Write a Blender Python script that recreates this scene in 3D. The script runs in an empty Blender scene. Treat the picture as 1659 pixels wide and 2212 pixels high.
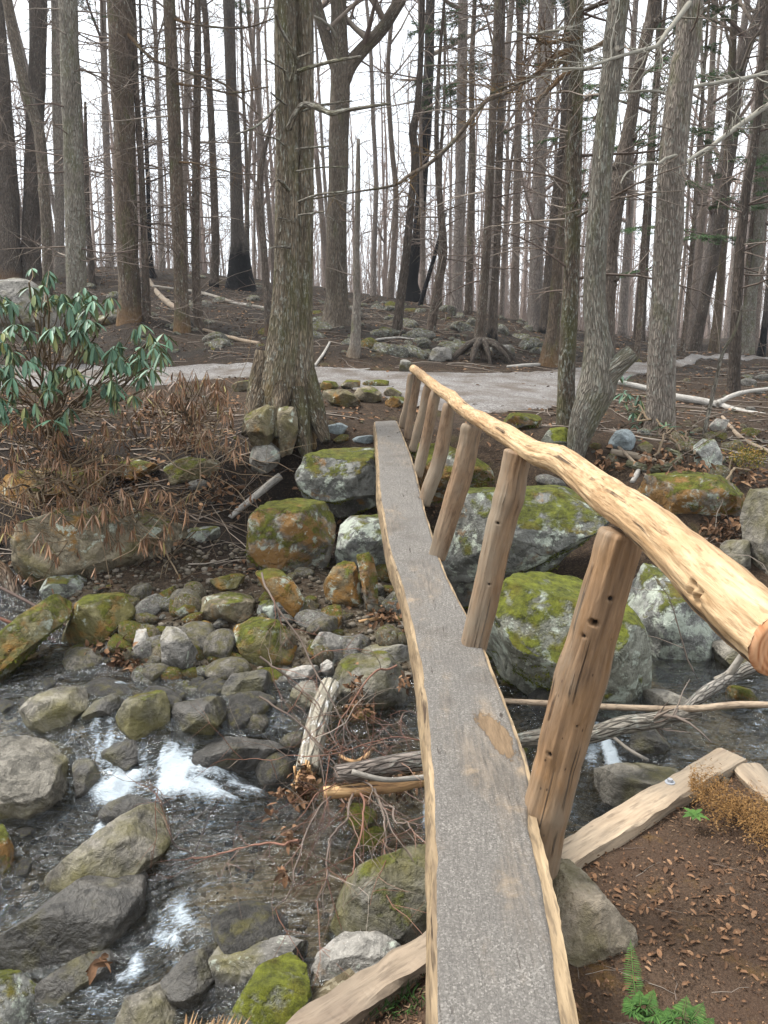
import bpy, bmesh, math, random
import numpy as np
from mathutils import Vector
PI = math.pi
# ------------------------------------------------------------------ camera, sky, sun, exposure
scene = bpy.context.scene
COL = scene.collection
CAMZ, PITCH, F = 1.6, math.radians(13.0), 1788.5      # F in the units of a 1659 x 2212 picture
cam = bpy.data.objects.new('camera', bpy.data.cameras.new('camera'))
COL.objects.link(cam); scene.camera = cam
cam.location = (0, 0, CAMZ); cam.rotation_euler = (PI/2 - PITCH, 0, 0)
cam.data.sensor_fit = 'VERTICAL'; cam.data.sensor_height = 24.0; cam.data.lens = 24.0*F/2212
cam.data.clip_start = 0.05; cam.data.clip_end = 1000
world = bpy.data.worlds.new("World"); scene.world = world; world.use_nodes = True
SUN_EL, SUN_AZ = math.radians(60), math.radians(-75)
nt = world.node_tree; nt.nodes.clear()
wo = nt.nodes.new('ShaderNodeOutputWorld'); bg = nt.nodes.new('ShaderNodeBackground')
sky = nt.nodes.new('ShaderNodeTexSky'); sky.sky_type = 'NISHITA'; sky.sun_disc = False
sky.sun_elevation = SUN_EL; sky.sun_rotation = SUN_AZ
tc = nt.nodes.new('ShaderNodeTexCoord'); nz = nt.nodes.new('ShaderNodeTexNoise')
nz.inputs['Scale'].default_value = 2.2; nz.inputs['Detail'].default_value = 5
nt.links.new(tc.outputs['Generated'], nz.inputs['Vector'])
cr = nt.nodes.new('ShaderNodeValToRGB'); cr.color_ramp.elements[0].position = .3; cr.color_ramp.elements[1].position = .75
cr.color_ramp.elements[0].color = (.86, .93, 1.0, 1); cr.color_ramp.elements[1].color = (.97, .985, 1.0, 1)
nt.links.new(nz.outputs['Fac'], cr.inputs['Fac'])
sc_ = nt.nodes.new('ShaderNodeVectorMath'); sc_.operation = 'SCALE'; sc_.inputs['Scale'].default_value = 13.0
nt.links.new(cr.outputs['Color'], sc_.inputs[0])
mx = nt.nodes.new('ShaderNodeMix'); mx.data_type = 'RGBA'; mx.inputs[0].default_value = .88
nt.links.new(sky.outputs['Color'], mx.inputs[6]); nt.links.new(sc_.outputs[0], mx.inputs[7])
nt.links.new(mx.outputs[2], bg.inputs['Color']); bg.inputs['Strength'].default_value = .08
nt.links.new(bg.outputs[0], wo.inputs['Surface'])
sun = bpy.data.lights.new('sun', 'SUN'); sun.energy = 3.4; sun.angle = math.radians(24); sun.color = (1, .965, .91)
so = bpy.data.objects.new('sun', sun); COL.objects.link(so)
sd = Vector((math.sin(SUN_AZ)*math.cos(SUN_EL), math.cos(SUN_AZ)*math.cos(SUN_EL), math.sin(SUN_EL)))
so.rotation_euler = sd.to_track_quat('Z', 'Y').to_euler()
scene.view_settings.view_transform = 'Standard'; scene.view_settings.look = 'None'
scene.view_settings.exposure = 1.0; scene.view_settings.gamma = 1
scene.render.engine = 'CYCLES'
cy = scene.cycles
cy.use_denoising = True
try: cy.denoiser = 'OPENIMAGEDENOISE'; cy.denoising_prefilter = 'ACCURATE'
except Exception: pass
cy.max_bounces = 6; cy.diffuse_bounces = 3; cy.glossy_bounces = 3; cy.transmission_bounces = 3
cy.transparent_max_bounces = 8; cy.caustics_reflective = False; cy.caustics_refractive = False
cy.sample_clamp_indirect = 4

# ------------------------------------------------------------------ picture <-> place
CAM = np.array([0, 0, CAMZ]); FW = np.array([0, math.cos(PITCH), -math.sin(PITCH)])
UP = np.array([0, math.sin(PITCH), math.cos(PITCH)]); RT = np.array([1., 0, 0])
def ray(dx, dy): return FW + RT*(dx - 829.5)/F - UP*(dy - 1106)/F
def atY(dx, dy, Y):
    d = ray(dx, dy); return CAM + d*(Y/d[1])
def atZ(dx, dy, z):
    d = ray(dx, dy); return CAM + d*((z - CAMZ)/d[2])
def mpp(p): return float(np.dot(np.asarray(p) - CAM, FW))/F      # metres per picture unit at p

def rs(seed): return np.random.RandomState(seed)
_H = rs(99).rand(4096)
def _h(ix, iy, iz): return _H[(ix*73 + iy*179 + iz*283 + (ix*iy) % 61) % 4096]
def vnoise(x, y, z):
    x = np.asarray(x, float); y = np.asarray(y, float)+np.zeros_like(x); z = np.asarray(z, float)+np.zeros_like(x)
    fx, fy, fz = np.floor(x), np.floor(y), np.floor(z)
    ix, iy, iz = fx.astype(np.int64), fy.astype(np.int64), fz.astype(np.int64)
    u, v, w = x-fx, y-fy, z-fz
    u = u*u*(3-2*u); v = v*v*(3-2*v); w = w*w*(3-2*w)
    def l(a, b, t): return a+(b-a)*t
    c = [[[_h(ix+i, iy+j, iz+k) for k in (0, 1)] for j in (0, 1)] for i in (0, 1)]
    a = l(l(c[0][0][0], c[1][0][0], u), l(c[0][1][0], c[1][1][0], u), v)
    b = l(l(c[0][0][1], c[1][0][1], u), l(c[0][1][1], c[1][1][1], u), v)
    return l(a, b, w)*2-1
def fbm(x, y, z, o=4):
    s = 0; a = 1; n = 0
    for i in range(o):
        s = s + a*vnoise(x*2**i+i*17.3, y*2**i+i*9.1, z*2**i+i*5.7); n += a; a *= .5
    return s/n

class TPS:
    def __init__(s, pts, lam):
        P = np.array(pts, float); s.c = P[:, :2]; n = len(P)
        K = s.k(s.c); A = np.zeros((n+3, n+3)); A[:n, :n] = K+lam*np.eye(n); A[:n, n] = 1; A[:n, n+1:] = s.c
        A[n, :n] = 1; A[n+1:, :n] = s.c.T
        s.w = np.linalg.solve(A, np.concatenate([P[:, 2], [0, 0, 0]]))
    def k(s, q):
        r2 = ((q[:, None, :]-s.c[None])**2).sum(-1)+1e-9
        return .5*r2*np.log(r2)
    def __call__(s, x, y):
        x = np.atleast_1d(np.asarray(x, float)); y = np.atleast_1d(np.asarray(y, float))
        q = np.stack([x.ravel(), y.ravel()], 1); out = np.empty(len(q)); n = len(s.c)
        for i in range(0, len(q), 20000):
            b = q[i:i+20000]; out[i:i+20000] = s.k(b)@s.w[:n]+s.w[n]+b@s.w[n+1:]
        return out.reshape(x.shape)

ctrl = []
for dx, dy, z in [  # picture point, height of the ground there
    (1300, 2212, -.35), (1659, 2212, -.35), (1659, 1850, -.33), (1450, 1900, -.35), (1230, 1960, -.38), (1620, 1720, -.36),
    (1520, 1600, -1.12), (1400, 1660, -1.25), (1300, 1710, -1.32), (1230, 1800, -1.36), (1060, 1800, -1.36), (1650, 1600, -1.1),
    (0, 2212, -1.66), (0, 2000, -1.55), (400, 2150, -1.56), (200, 2120, -1.62), (300, 1850, -1.42), (600, 1850, -1.4), (850, 1750, -1.36), (500, 1730, -1.4),
    (650, 2000, -1.4), (0, 1770, -1.36), (-250, 1900, -1.55), (-250, 1500, -1.0), (350, 1560, -1.04), (100, 1500, -1.0), (0, 1440, -.95),
    (500, 1510, -.98), (600, 1600, -1.12), (850, 1620, -1.1), (800, 2190, -.75), (900, 2120, -.75), (560, 2250, -1.2), (720, 2090, -1.25),
    (850, 1970, -1.2), (1000, 2212, -.45), (1000, 1980, -.8), (350, 1290, -.6), (600, 1290, -.6), (450, 1400, -.76), (650, 1400, -.77),
    (800, 1350, -.7), (750, 1430, -.83), (250, 1420, -.82), (800, 1500, -.9), (640, 1240, -.56), (800, 1200, -.55), (960, 1290, -.75),
    (700, 1490, -.93), (1150, 1480, -1.02), (1659, 1550, -1.0), (1800, 1550, -1.0), (1600, 1480, -.97), (1400, 1560, -1.08),
    (1250, 1400, -.9), (1600, 1340, -.62), (1659, 1250, -.4), (1800, 1250, -.4), (1500, 1180, -.25), (1400, 1080, .03), (1200, 1010, .2), (1659, 1000, .18), (1500, 930, .34),
    (1350, 900, .4), (1250, 930, .34), (1659, 850, .45), (1250, 1140, -.3), (1100, 1180, -.4), (1450, 790, .62), (1560, 776, .62), (1659, 745, .6),
    (560, 800, .75), (400, 795, .75), (0, 810, .72), (700, 810, .7), (700, 850, .6), (850, 800, .75), (850, 880, .5), (1100, 870, .5),
    (1100, 800, .7), (1000, 905, .4), (1250, 870, .46), (1250, 795, .68), (450, 850, .55), (450, 950, .22), (450, 1050, -.1), (450, 1150, -.38), (450, 1240, -.55),
    (200, 900, .42), (200, 1000, .06), (200, 1100, -.3), (100, 1250, -.62), (0, 1000, .06), (0, 1150, -.4), (0, 1300, -.76),
    (620, 1000, .12), (620, 1085, -.28), (740, 955, .3), (870, 915, .36), (980, 960, .3), (-200, 1000, .1), (-200, 1250, -.7)]:
    ctrl.append(atZ(dx, dy, z))
for dx, dy, Y in [(400, 760, 17), (100, 760, 17), (100, 700, 20), (100, 625, 24), (100, 585, 28), (300, 690, 19.5), (300, 625, 23.5), (300, 585, 28), (-200, 600, 26),
    (500, 705, 19.5), (500, 650, 23), (500, 610, 27), (720, 735, 17), (720, 695, 20), (750, 655, 25), (900, 748, 17.5), (900, 705, 20), (900, 658, 25),
    (1060, 765, 17), (1060, 728, 20), (1060, 690, 25), (1170, 785, 17.5), (1170, 740, 20.5), (1180, 708, 25), (1320, 762, 19), (1320, 742, 24),
    (1500, 747, 30), (1659, 735, 32)]:
    ctrl.append(atY(dx, dy, Y))
ctrl = [tuple(c) for c in ctrl] + [(-.45, 7.85, -.56), (.3, 7.85, -.58), (-.4, 8.45, -.2), (.4, 8.45, -.2), (.9, 7.9, -.45), (-30, 60, 3.2), (-12, 45, 3.0), (0, 45, 1.7), (0, 70, 1.0), (20, 60, .3), (45, 60, 0), (-45, 30, 3.6), (35, 25, .6), (14, 12, .5),
    (-15, 12, .9), (-12, 6, -.5), (13, 6, -.7), (9, 5, -.95), (-9, 3, -1.5), (2, -2, -.3), (-2, -1.5, -.4), (-1.3, .8, -.7), (7, 0, -.3), (-7, -2, -.5), (0, -8, 0),
    (0, .3, -.36), (-30, 0, .5), (30, 0, .5), (0, 200, 0), (-100, 200, 4), (100, 200, 0), (-120, 40, 5), (120, 40, 0)]
HT = TPS(ctrl, 2e-3)
def H(x, y):
    x = np.atleast_1d(np.asarray(x, float)); y = np.atleast_1d(np.asarray(y, float))
    h = HT(x, y)
    amp = np.clip((y-14.5)/4, 0, 1)*.16+.025
    amp = np.where((y > 6.5) & (y < 10.2), .05, amp)
    h = h + amp*fbm(x*.9, y*.9, 3.1, 4) + .035*fbm(x*3.5, y*3.5, 7.7, 3)*np.clip(1.0-(abs(y-12.6) < 2.2)*.8, 0, 1)
    return h
NEARBANK = None
def inpoly(x, y, poly):
    c = np.zeros(x.shape, bool); n = len(poly)
    for i in range(n):
        (x1, y1), (x2, y2) = poly[i], poly[(i+1) % n]
        k = ((y1 > y) != (y2 > y)) & (x < (x2-x1)*(y-y1)/(y2-y1+1e-12)+x1); c ^= k
    return c
def pdist(x, y, poly):
    d = np.full(x.shape, 1e9); n = len(poly)
    for i in range(n):
        a = np.array(poly[i]); b = np.array(poly[(i+1) % n]); e = b-a; t = np.clip(((x-a[0])*e[0]+(y-a[1])*e[1])/(e@e), 0, 1)
        d = np.minimum(d, np.hypot(x-a[0]-t*e[0], y-a[1]-t*e[1]))
    return d
NB = [tuple(atZ(*p)[:2]) for p in [(1195, 1862, -.33), (1590, 1615, -.33), (1830, 1850, -.33)]]+[(5, .5), (5, -1.5), (-1.2, -1.5)]+[tuple(atZ(*p)[:2]) for p in [(480, 2340, -.36), (985, 2010, -.36), (1060, 1960, -.36)]]
H0 = H
def H(x, y):
    x = np.atleast_1d(np.asarray(x, float)); y = np.atleast_1d(np.asarray(y, float)); h = H0(x, y)
    k = (np.abs(x) < 6) & (y < 5) & (y > -2)
    if k.any():
        xs, ys, hs = x[k], y[k], h[k]; ins = inpoly(xs, ys, NB); d = pdist(xs, ys, NB)
        lv = -.345+.03*fbm(xs*2, ys*2, 1.0, 3)+.012*fbm(xs*11, ys*11, 3.0, 3)-.10*np.clip((.35-xs)/.3, 0, 1)
        hs = np.where(ins, np.maximum(hs, lv), np.where(ys > .6, np.minimum(hs, np.maximum(-.95-6*d, -1.3)+np.maximum(0, d-.7)*2), hs)); h[k] = hs
    return h
def onT(dx, dy, dflt=30, surf=None):
    d = ray(dx, dy); Y = np.concatenate([np.arange(.6, 12, .03), np.arange(12, 70, .08)])
    P = CAM + d[None]*(Y/d[1])[:, None]
    hh = H(P[:, 0], P[:, 1])
    if surf is not None: hh = np.where(P[:, 1] < 7.3, np.maximum(hh, surf(P[:, 0], P[:, 1])), hh)
    b = np.nonzero(P[:, 2] < hh)[0]
    if len(b) == 0:
        p = atY(dx, dy, dflt); p[2] = H(p[0], p[1])[0]; return p
    return P[b[0]]

# ------------------------------------------------------------------ mesh building
class MB:
    def __init__(s): s.v = []; s.q = []; s.t = []; s.w = []; s.r = []; s.n = 0
    def add(s, v, q=None, t=None, w=None, r=None):
        v = np.asarray(v, float)
        s.v.append(v)
        if q is not None and len(q): s.q.append(np.asarray(q, np.int64)+s.n)
        if t is not None and len(t): s.t.append(np.asarray(t, np.int64)+s.n)
        s.w.append(v if w is None else np.asarray(w, float))
        s.r.append(np.full(len(v), .5) if r is None else np.zeros(len(v))+r)
        s.n += len(v)
    def empty(s): return s.n == 0
    def build(s, name, mat, parent=None, origin=(0, 0, 0), smooth=True):
        V = np.concatenate(s.v)-np.asarray(origin, float)
        Q = np.concatenate(s.q) if s.q else np.zeros((0, 4), np.int64)
        T = np.concatenate(s.t) if s.t else np.zeros((0, 3), np.int64)
        me = bpy.data.meshes.new(name)
        me.vertices.add(len(V)); me.vertices.foreach_set('co', V.astype(np.float32).ravel())
        L = np.concatenate([Q.ravel(), T.ravel()]); me.loops.add(len(L)); me.loops.foreach_set('vertex_index', L.astype(np.int32))
        st = np.concatenate([np.arange(len(Q))*4, len(Q)*4+np.arange(len(T))*3]).astype(np.int32)
        me.polygons.add(len(st)); me.polygons.foreach_set('loop_start', st)
        try: me.polygons.foreach_set('loop_total', np.concatenate([np.full(len(Q), 4), np.full(len(T), 3)]).astype(np.int32))
        except Exception: pass
        me.polygons.foreach_set('use_smooth', np.full(len(st), smooth))
        a = me.attributes.new('wood', 'FLOAT_VECTOR', 'POINT'); a.data.foreach_set('vector', np.concatenate(s.w).astype(np.float32).ravel())
        a = me.attributes.new('rnd', 'FLOAT', 'POINT'); a.data.foreach_set('value', np.concatenate(s.r).astype(np.float32))
        me.update(calc_edges=True); me.validate()
        me.materials.append(mat)
        o = bpy.data.objects.new(name, me); COL.objects.link(o)
        if parent is not None: o.parent = parent
        elif any(origin): o.location = origin
        return o

def tube(mb, P, R, n=8, cap=True, rough=0, seed=0, pits=None, lobes=None, r=.5, squash=1):
    P = np.asarray(P, float); R = np.asarray(R, float); k = len(P)
    T = np.gradient(P, axis=0); T /= np.linalg.norm(T, axis=1)[:, None]+1e-9
    ref = np.array([0, 0, 1.]) if abs(T[:, 2]).mean() < .75 else np.array([1., 0, 0])
    A = np.cross(T, ref); A /= np.linalg.norm(A, axis=1)[:, None]+1e-9; B = np.cross(A, T)
    L = np.concatenate([[0], np.cumsum(np.linalg.norm(np.diff(P, axis=0), axis=1))])
    th = np.arange(n)/n*2*PI; c, s = np.cos(th), np.sin(th)
    RR = R[:, None]*np.ones(n)[None]
    if rough:
        rb = R.mean()
        RR = RR*(1+rough*fbm(c[None]*2+seed*3.1+0*L[:, None], s[None]*2+seed+0*L[:, None], L[:, None]/(rb*6)+0*th[None], 3)
                 + rough*.6*fbm(c[None]*7+seed+0*L[:, None], s[None]*7+0*L[:, None], L[:, None]/(rb*5)+0*th[None], 2))
    if lobes is not None: RR = RR*lobes(th, L)
    V = P[:, None]+RR[..., None]*(c[None, :, None]*A[:, None]+squash*s[None, :, None]*B[:, None])
    rn = np.full((k, n), float(r))
    if pits is not None:
        for pc, pr, pd in pits:
            dd = np.linalg.norm(V-np.asarray(pc), axis=2); f = np.clip(1-dd/pr, 0, 1)
            f2 = np.clip(f*2.6, 0, 1)
            V = V-((V-P[:, None])/RR[..., None])*(f2*pd)[..., None]; rn = np.maximum(rn, f2)
    W = np.stack([R.max()*c[None]+0*L[:, None], R.max()*s[None]+0*L[:, None], L[:, None]+0*th[None]], -1)
    i = np.arange(k-1)[:, None]*n; j = np.arange(n)[None]; j2 = (j+1) % n
    q = np.stack([i+j, i+j2, i+n+j2, i+n+j], -1).reshape(-1, 4)
    V = V.reshape(-1, 3); W = W.reshape(-1, 3); rn = rn.ravel(); t = None
    if cap:
        V = np.concatenate([V, P[:1], P[-1:]]); W = np.concatenate([W, [[0, 0, 0]], [[0, 0, L[-1]]]]); rn = np.concatenate([rn, [r, r]])
        a = np.arange(n); b = (a+1) % n
        t = np.concatenate([np.stack([b, a, np.full(n, k*n)], 1), np.stack([a+(k-1)*n, b+(k-1)*n, np.full(n, k*n+1)], 1)])
    mb.add(V, q, t, W, rn)

def spline(P, m):
    P = np.asarray(P, float); k = len(P)
    if k < 3:
        t = np.linspace(0, 1, m)[:, None]; return P[0]*(1-t)+P[-1]*t
    E = np.concatenate([[2*P[0]-P[1]], P, [2*P[-1]-P[-2]]]); out = []
    for u in np.linspace(0, k-1-1e-6, m):
        i = int(u); t = u-i; a, b, c, d = E[i:i+4]
        out.append(.5*((2*b)+(c-a)*t+(2*a-5*b+4*c-d)*t*t+(3*b-a-3*c+d)*t**3))
    return np.array(out)

def twig(mb, p, d, L, r, depth, g, up=.0, wander=.25, kids=4, sides=3, spread=.8, r_end=.25):
    m = 4 if depth == 0 else 6
    p = np.asarray(p, float); d = np.asarray(d, float); d = d/np.linalg.norm(d)
    pts = [p]; dirs = [d]
    for i in range(m-1):
        d = d+g.normal(0, wander, 3)*.5+np.array([0, 0, up/m]); d /= np.linalg.norm(d)
        p = p+d*L/(m-1); pts.append(p); dirs.append(d)
    rr = np.linspace(r, r*r_end, m)
    tube(mb, pts, rr, sides+(1 if depth > 1 else 0), cap=False, r=g.rand())
    if depth > 0:
        for j in range(kids):
            u = g.uniform(.2, 1)*(m-1); i = min(int(u), m-2); f = u-i
            q = pts[i]*(1-f)+pts[i+1]*f; dd = dirs[i]
            side = np.cross(dd, g.normal(0, 1, 3)); side /= np.linalg.norm(side)+1e-9
            nd = dd*(1-spread*.5)+side*spread
            twig(mb, q, nd, L*g.uniform(.35, .65), max(rr[i]*.55, .0015), depth-1, g, up, wander, kids, sides, spread, r_end)
    return pts

def leafquads(mb, C, D, N, L, Wd, rn, bend=.25):
    """many leaves at once: base C, direction D, normal N (all nx3), length, width"""
    C, D, N = [np.asarray(a, float) for a in (C, D, N)]; n = len(C)
    D = D/np.linalg.norm(D, axis=1)[:, None]; S = np.cross(D, N); S /= np.linalg.norm(S, axis=1)[:, None]+1e-9; N = np.cross(S, D)
    L = np.zeros(n)+L; Wd = np.zeros(n)+Wd; L = L[:, None]; Wd = Wd[:, None]
    us = [0, .3, .7, 1.0]; ws = [.12, .85, .95, .12]
    V = []
    for u, w in zip(us, ws):
        c = C+D*L*u-N*L*bend*u*u
        V += [c-S*Wd*w*.5+N*Wd*w*.22, c, c+S*Wd*w*.5+N*Wd*w*.22]
    V = np.stack(V, 1).reshape(-1, 3)
    fq = []
    for i in range(3):
        for j in (0, 1): a = i*3+j; fq.append([a, a+1, a+4, a+3])
    q = (np.array(fq)[None]+np.arange(n)[:, None, None]*12).reshape(-1, 4)
    W = np.tile(np.array([[x, u*3, 0] for u in us for x in (-1, 0, 1)], float), (n, 1))
    mb.add(V, q, None, W, np.repeat(np.zeros(n)+rn, 12))

_ico = {}
def ico(s):
    if s not in _ico:
        bm = bmesh.new(); bmesh.ops.create_icosphere(bm, subdivisions=s, radius=1)
        bm.verts.ensure_lookup_table()
        _ico[s] = (np.array([v.co[:] for v in bm.verts]), np.array([[v.index for v in f.verts] for f in bm.faces])); bm.free()
    return _ico[s]

def thing(name, label, cat, loc, group=None, rz=0):
    o = bpy.data.objects.new(name, None); COL.objects.link(o); o.empty_display_size = .2
    o.location = [float(a) for a in loc]; o.rotation_euler = (0, 0, rz)
    return tag(o, label, cat, group)
def tag(o, label, cat=None, group=None, kind=None):
    if label: o['label'] = label
    if cat: o['category'] = cat
    if group: o['group'] = group
    if kind: o['kind'] = kind
    return o

# ------------------------------------------------------------------ materials
class NT:
    def __init__(s, name, rough=.85, spec=.3):
        s.m = bpy.data.materials.new(name); s.m.use_nodes = True; s.t = s.m.node_tree
        s.b = s.t.nodes['Principled BSDF']; s.b.inputs['Roughness'].default_value = rough
        s.b.inputs['Specular IOR Level'].default_value = spec
    def N(s, k, **kw):
        n = s.t.nodes.new(k)
        for a, v in kw.items():
            if hasattr(n, a): setattr(n, a, v)
            else: n.inputs[a.replace('_', ' ')].default_value = v
        return n
    def L(s, a, b): s.t.links.new(a, b)
    def vec(s, src='wood', scale=(1, 1, 1), rnd=True):
        if src == 'object': o = s.N('ShaderNodeTexCoord').outputs['Object']
        elif src == 'world': o = s.N('ShaderNodeNewGeometry').outputs['Position']
        else: o = s.N('ShaderNodeAttribute', attribute_name=src).outputs['Vector']
        mp = s.N('ShaderNodeMapping'); mp.inputs['Scale'].default_value = scale; s.L(o, mp.inputs['Vector'])
        if rnd:
            oi = s.N('ShaderNodeObjectInfo'); mm = s.N('ShaderNodeMath', operation='MULTIPLY'); mm.inputs[1].default_value = 37.0
            s.L(oi.outputs['Random'], mm.inputs[0]); cb = s.N('ShaderNodeCombineXYZ')
            for i in range(3): s.L(mm.outputs[0], cb.inputs[i])
            s.L(cb.outputs[0], mp.inputs['Location'])
        return mp.outputs['Vector']
    def noise(s, v, scale, detail=5, rough=.55, dist=0):
        n = s.N('ShaderNodeTexNoise'); n.inputs['Scale'].default_value = scale; n.inputs['Detail'].default_value = detail
        n.inputs['Roughness'].default_value = rough; n.inputs['Distortion'].default_value = dist
        s.L(v, n.inputs['Vector']); return n.outputs['Fac']
    def voro(s, v, scale, feature='F1', out='Distance'):
        n = s.N('ShaderNodeTexVoronoi'); n.feature = feature; n.inputs['Scale'].default_value = scale
        s.L(v, n.inputs['Vector']); return n.outputs[out]
    def ramp(s, f, stops):
        n = s.N('ShaderNodeValToRGB'); e = n.color_ramp.elements
        while len(e) < len(stops): e.new(.5)
        for x, (p, c) in zip(e, stops): x.position = p; x.color = (c, c, c, 1) if isinstance(c, (int, float)) else (*c, 1)
        s.L(f, n.inputs['Fac']); return n.outputs['Color']
    def mix(s, f, a, b, bt='MIX'):
        n = s.N('ShaderNodeMix', data_type='RGBA', blend_type=bt)
        for i, x in ((0, f), (6, a), (7, b)):
            if isinstance(x, (int, float)): n.inputs[i].default_value = x if i == 0 else (x, x, x, 1)
            elif isinstance(x, tuple): n.inputs[i].default_value = (*x, 1)
            else: s.L(x, n.inputs[i])
        return n.outputs[2]
    def math(s, op, a, b=None, clamp=False):
        n = s.N('ShaderNodeMath', operation=op, use_clamp=clamp)
        for i, x in enumerate((a, b)):
            if x is None: continue
            if isinstance(x, (int, float)): n.inputs[i].default_value = x
            else: s.L(x, n.inputs[i])
        return n.outputs[0]
    def bump(s, h, st=.5, dist=.02, prev=None):
        n = s.N('ShaderNodeBump'); n.inputs['Strength'].default_value = st; n.inputs['Distance'].default_value = dist
        s.L(h, n.inputs['Height'])
        if prev is not None: s.L(prev, n.inputs['Normal'])
        return n.outputs['Normal']
    def done(s, col=None, nrm=None, rough=None):
        if col is not None: s.L(col, s.b.inputs['Base Color']) if not isinstance(col, tuple) else setattr(s.b.inputs['Base Color'], 'default_value', (*col, 1))
        if nrm is not None: s.L(nrm, s.b.inputs['Normal'])
        if rough is not None: s.L(rough, s.b.inputs['Roughness'])
        return s.m
def dark(c, k): return tuple(x*k for x in c)

def bark(name, c1, c2, lichen=.0, lcol=(.34, .35, .30), base=None, baseh=.6, char=0, scale=1.0, green=0):
    n = NT(name, .9, .2); c1 = dark(c1, .62); c2 = tuple(x*k for x, k in zip(c2, (1.14, 1.11, 1.08)))
    v = n.vec('wood', (scale, scale, scale*.2)); v2 = n.vec('wood', (1, 1, .55))
    a = n.noise(v, 30, 6, .65, .6); fib = n.voro(v, 42, 'DISTANCE_TO_EDGE')
    fr = n.ramp(fib, [(0, 0.0), (.22, 1.0)])
    lo = n.noise(v2, 2.3, 4); fine = n.noise(v2, 90, 3)
    col = n.mix(n.ramp(a, [(.3, 0.0), (.72, 1.0)]), c1, c2)
    col = n.mix(.75, col, n.ramp(fr, [(0, .32), (1, 1.0)]), 'MULTIPLY')
    col = n.mix(n.ramp(lo, [(.35, 0.0), (.7, .6)]), col, dark(c1, .7))
    if green:
        gm = n.ramp(n.noise(v2, 4, 4), [(.62-green*.35, 0.0), (.8, .75)]); col = n.mix(gm, col, (.10, .11, .035))
    if lichen:
        lm = n.noise(v2, 26, 5, .7); lp = n.noise(v2, 3.0, 3)
        m = n.math('MULTIPLY', n.ramp(lm, [(.60-lichen*.16, 0.0), (.70-lichen*.12, .8)]), n.ramp(lp, [(.5-lichen*.35, 0.0), (.62-lichen*.2, 1.0)]))
        col = n.mix(m, col, lcol)
    sep = n.N('ShaderNodeSeparateXYZ'); at = n.N('ShaderNodeAttribute', attribute_name='wood'); n.L(at.outputs['Vector'], sep.inputs[0])
    hh = n.math('ADD', sep.outputs[2], n.math('MULTIPLY', n.math('SUBTRACT', n.noise(v2, 5, 4), .5), baseh*1.6))
    if base is not None:
        m = n.ramp(n.math('DIVIDE', hh, baseh*2), [(.35, .6), (.8, 0.0)]); col = n.mix(m, col, base)
    if char:
        m = n.ramp(n.math('DIVIDE', hh, char*2), [(.42, 1.0), (.6, 0.0)]); col = n.mix(m, col, (.006, .006, .007))
    h = n.math('ADD', n.math('MULTIPLY', a, .6), fr); h = n.math('ADD', h, n.math('MULTIPLY', fine, .3))
    return n.done(col, n.bump(h, .9, .016))

def rockmat(name, c1=(.13, .12, .105), c2=(.30, .28, .25), moss=0, lichen=0, orange=0, wet=0, mosscol=(.115, .125, .015), speck=.5, olive=0):
    n = NT(name, .85-.5*wet, .3+.25*wet)
    v = n.vec('object'); a = n.noise(v, 3.2, 6, .62); f = n.noise(v, 34, 5, .7); b = n.noise(v, 9, 5, .6, .8)
    col = n.mix(n.ramp(a, [(.32, 0.0), (.68, 1.0)]), c1, c2)
    col = n.mix(.55, col, n.ramp(f, [(.3, .45), (.62, 1.25)]), 'MULTIPLY')
    col = n.mix(n.ramp(b, [(.42, .55), (.5, 0.0)]), col, dark(c1, .55))
    sp = n.voro(v, 60); col = n.mix(n.ramp(sp, [(.10, speck), (.2, 0.0)]), col, dark(c2, 1.5))
    ge = n.N('ShaderNodeNewGeometry'); sx = n.N('ShaderNodeSeparateXYZ'); n.L(ge.outputs['Normal'], sx.inputs[0])
    rough = n.ramp(a, [(0, .85-.55*wet), (1, .9-.35*wet)])
    if olive: col = n.mix(n.ramp(n.noise(v, 2.6, 5, .6), [(.6-.3*olive, 0.0), (.75-.2*olive, .8)]), col, (.12, .105, .03))
    if orange: col = n.mix(n.ramp(n.noise(v, 4.1, 5, .65), [(.62-.3*orange, 0.0), (.72-.25*orange, .85)]), col, (.23, .115, .025))
    if lichen:
        l1 = n.noise(v, 7.5, 7, .72, .3); l2 = n.noise(v, 2.1, 2)
        m = n.math('MULTIPLY', n.ramp(l1, [(.59-lichen*.16, 0.0), (.65-lichen*.15, .9)]), n.ramp(l2, [(.5-lichen*.3, 0.0), (.56-lichen*.25, 1.0)]))
        col = n.mix(m, col, n.mix(n.noise(v, 40, 3), (.27, .31, .25), (.50, .53, .45)))
    nb = n.bump(n.math('ADD', b, n.math('MULTIPLY', f, .5)), 1.0, .04)
    if moss:
        mm = n.math('ADD', n.math('MULTIPLY', sx.outputs[2], .55), n.math('MULTIPLY', n.math('SUBTRACT', n.noise(v, 5, 6, .65), .5), 1.9))
        m = n.ramp(mm, [(.58-moss*.62, 0.0), (.78-moss*.62, .95)])
        mc = n.mix(n.ramp(n.noise(v, 13, 5, .75), [(.3, 0.0), (.7, 1.0)]), dark(mosscol, .16), dark(mosscol, 1.7)); mc = n.mix(n.ramp(n.noise(v, 3.3, 3), [(.52, 0.0), (.72, .6)]), mc, (.2, .12, .02))
        col = n.mix(m, col, mc); fz = n.noise(v, 150, 3, .8)
        nb = n.bump(n.math('MULTIPLY', n.math('ADD', fz, n.math('MULTIPLY', n.noise(v, 40, 2), .8)), m), 1, .02, nb)
        rough = n.mix(m, rough, 1.0)
    return n.done(col, nb, rough)

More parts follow.
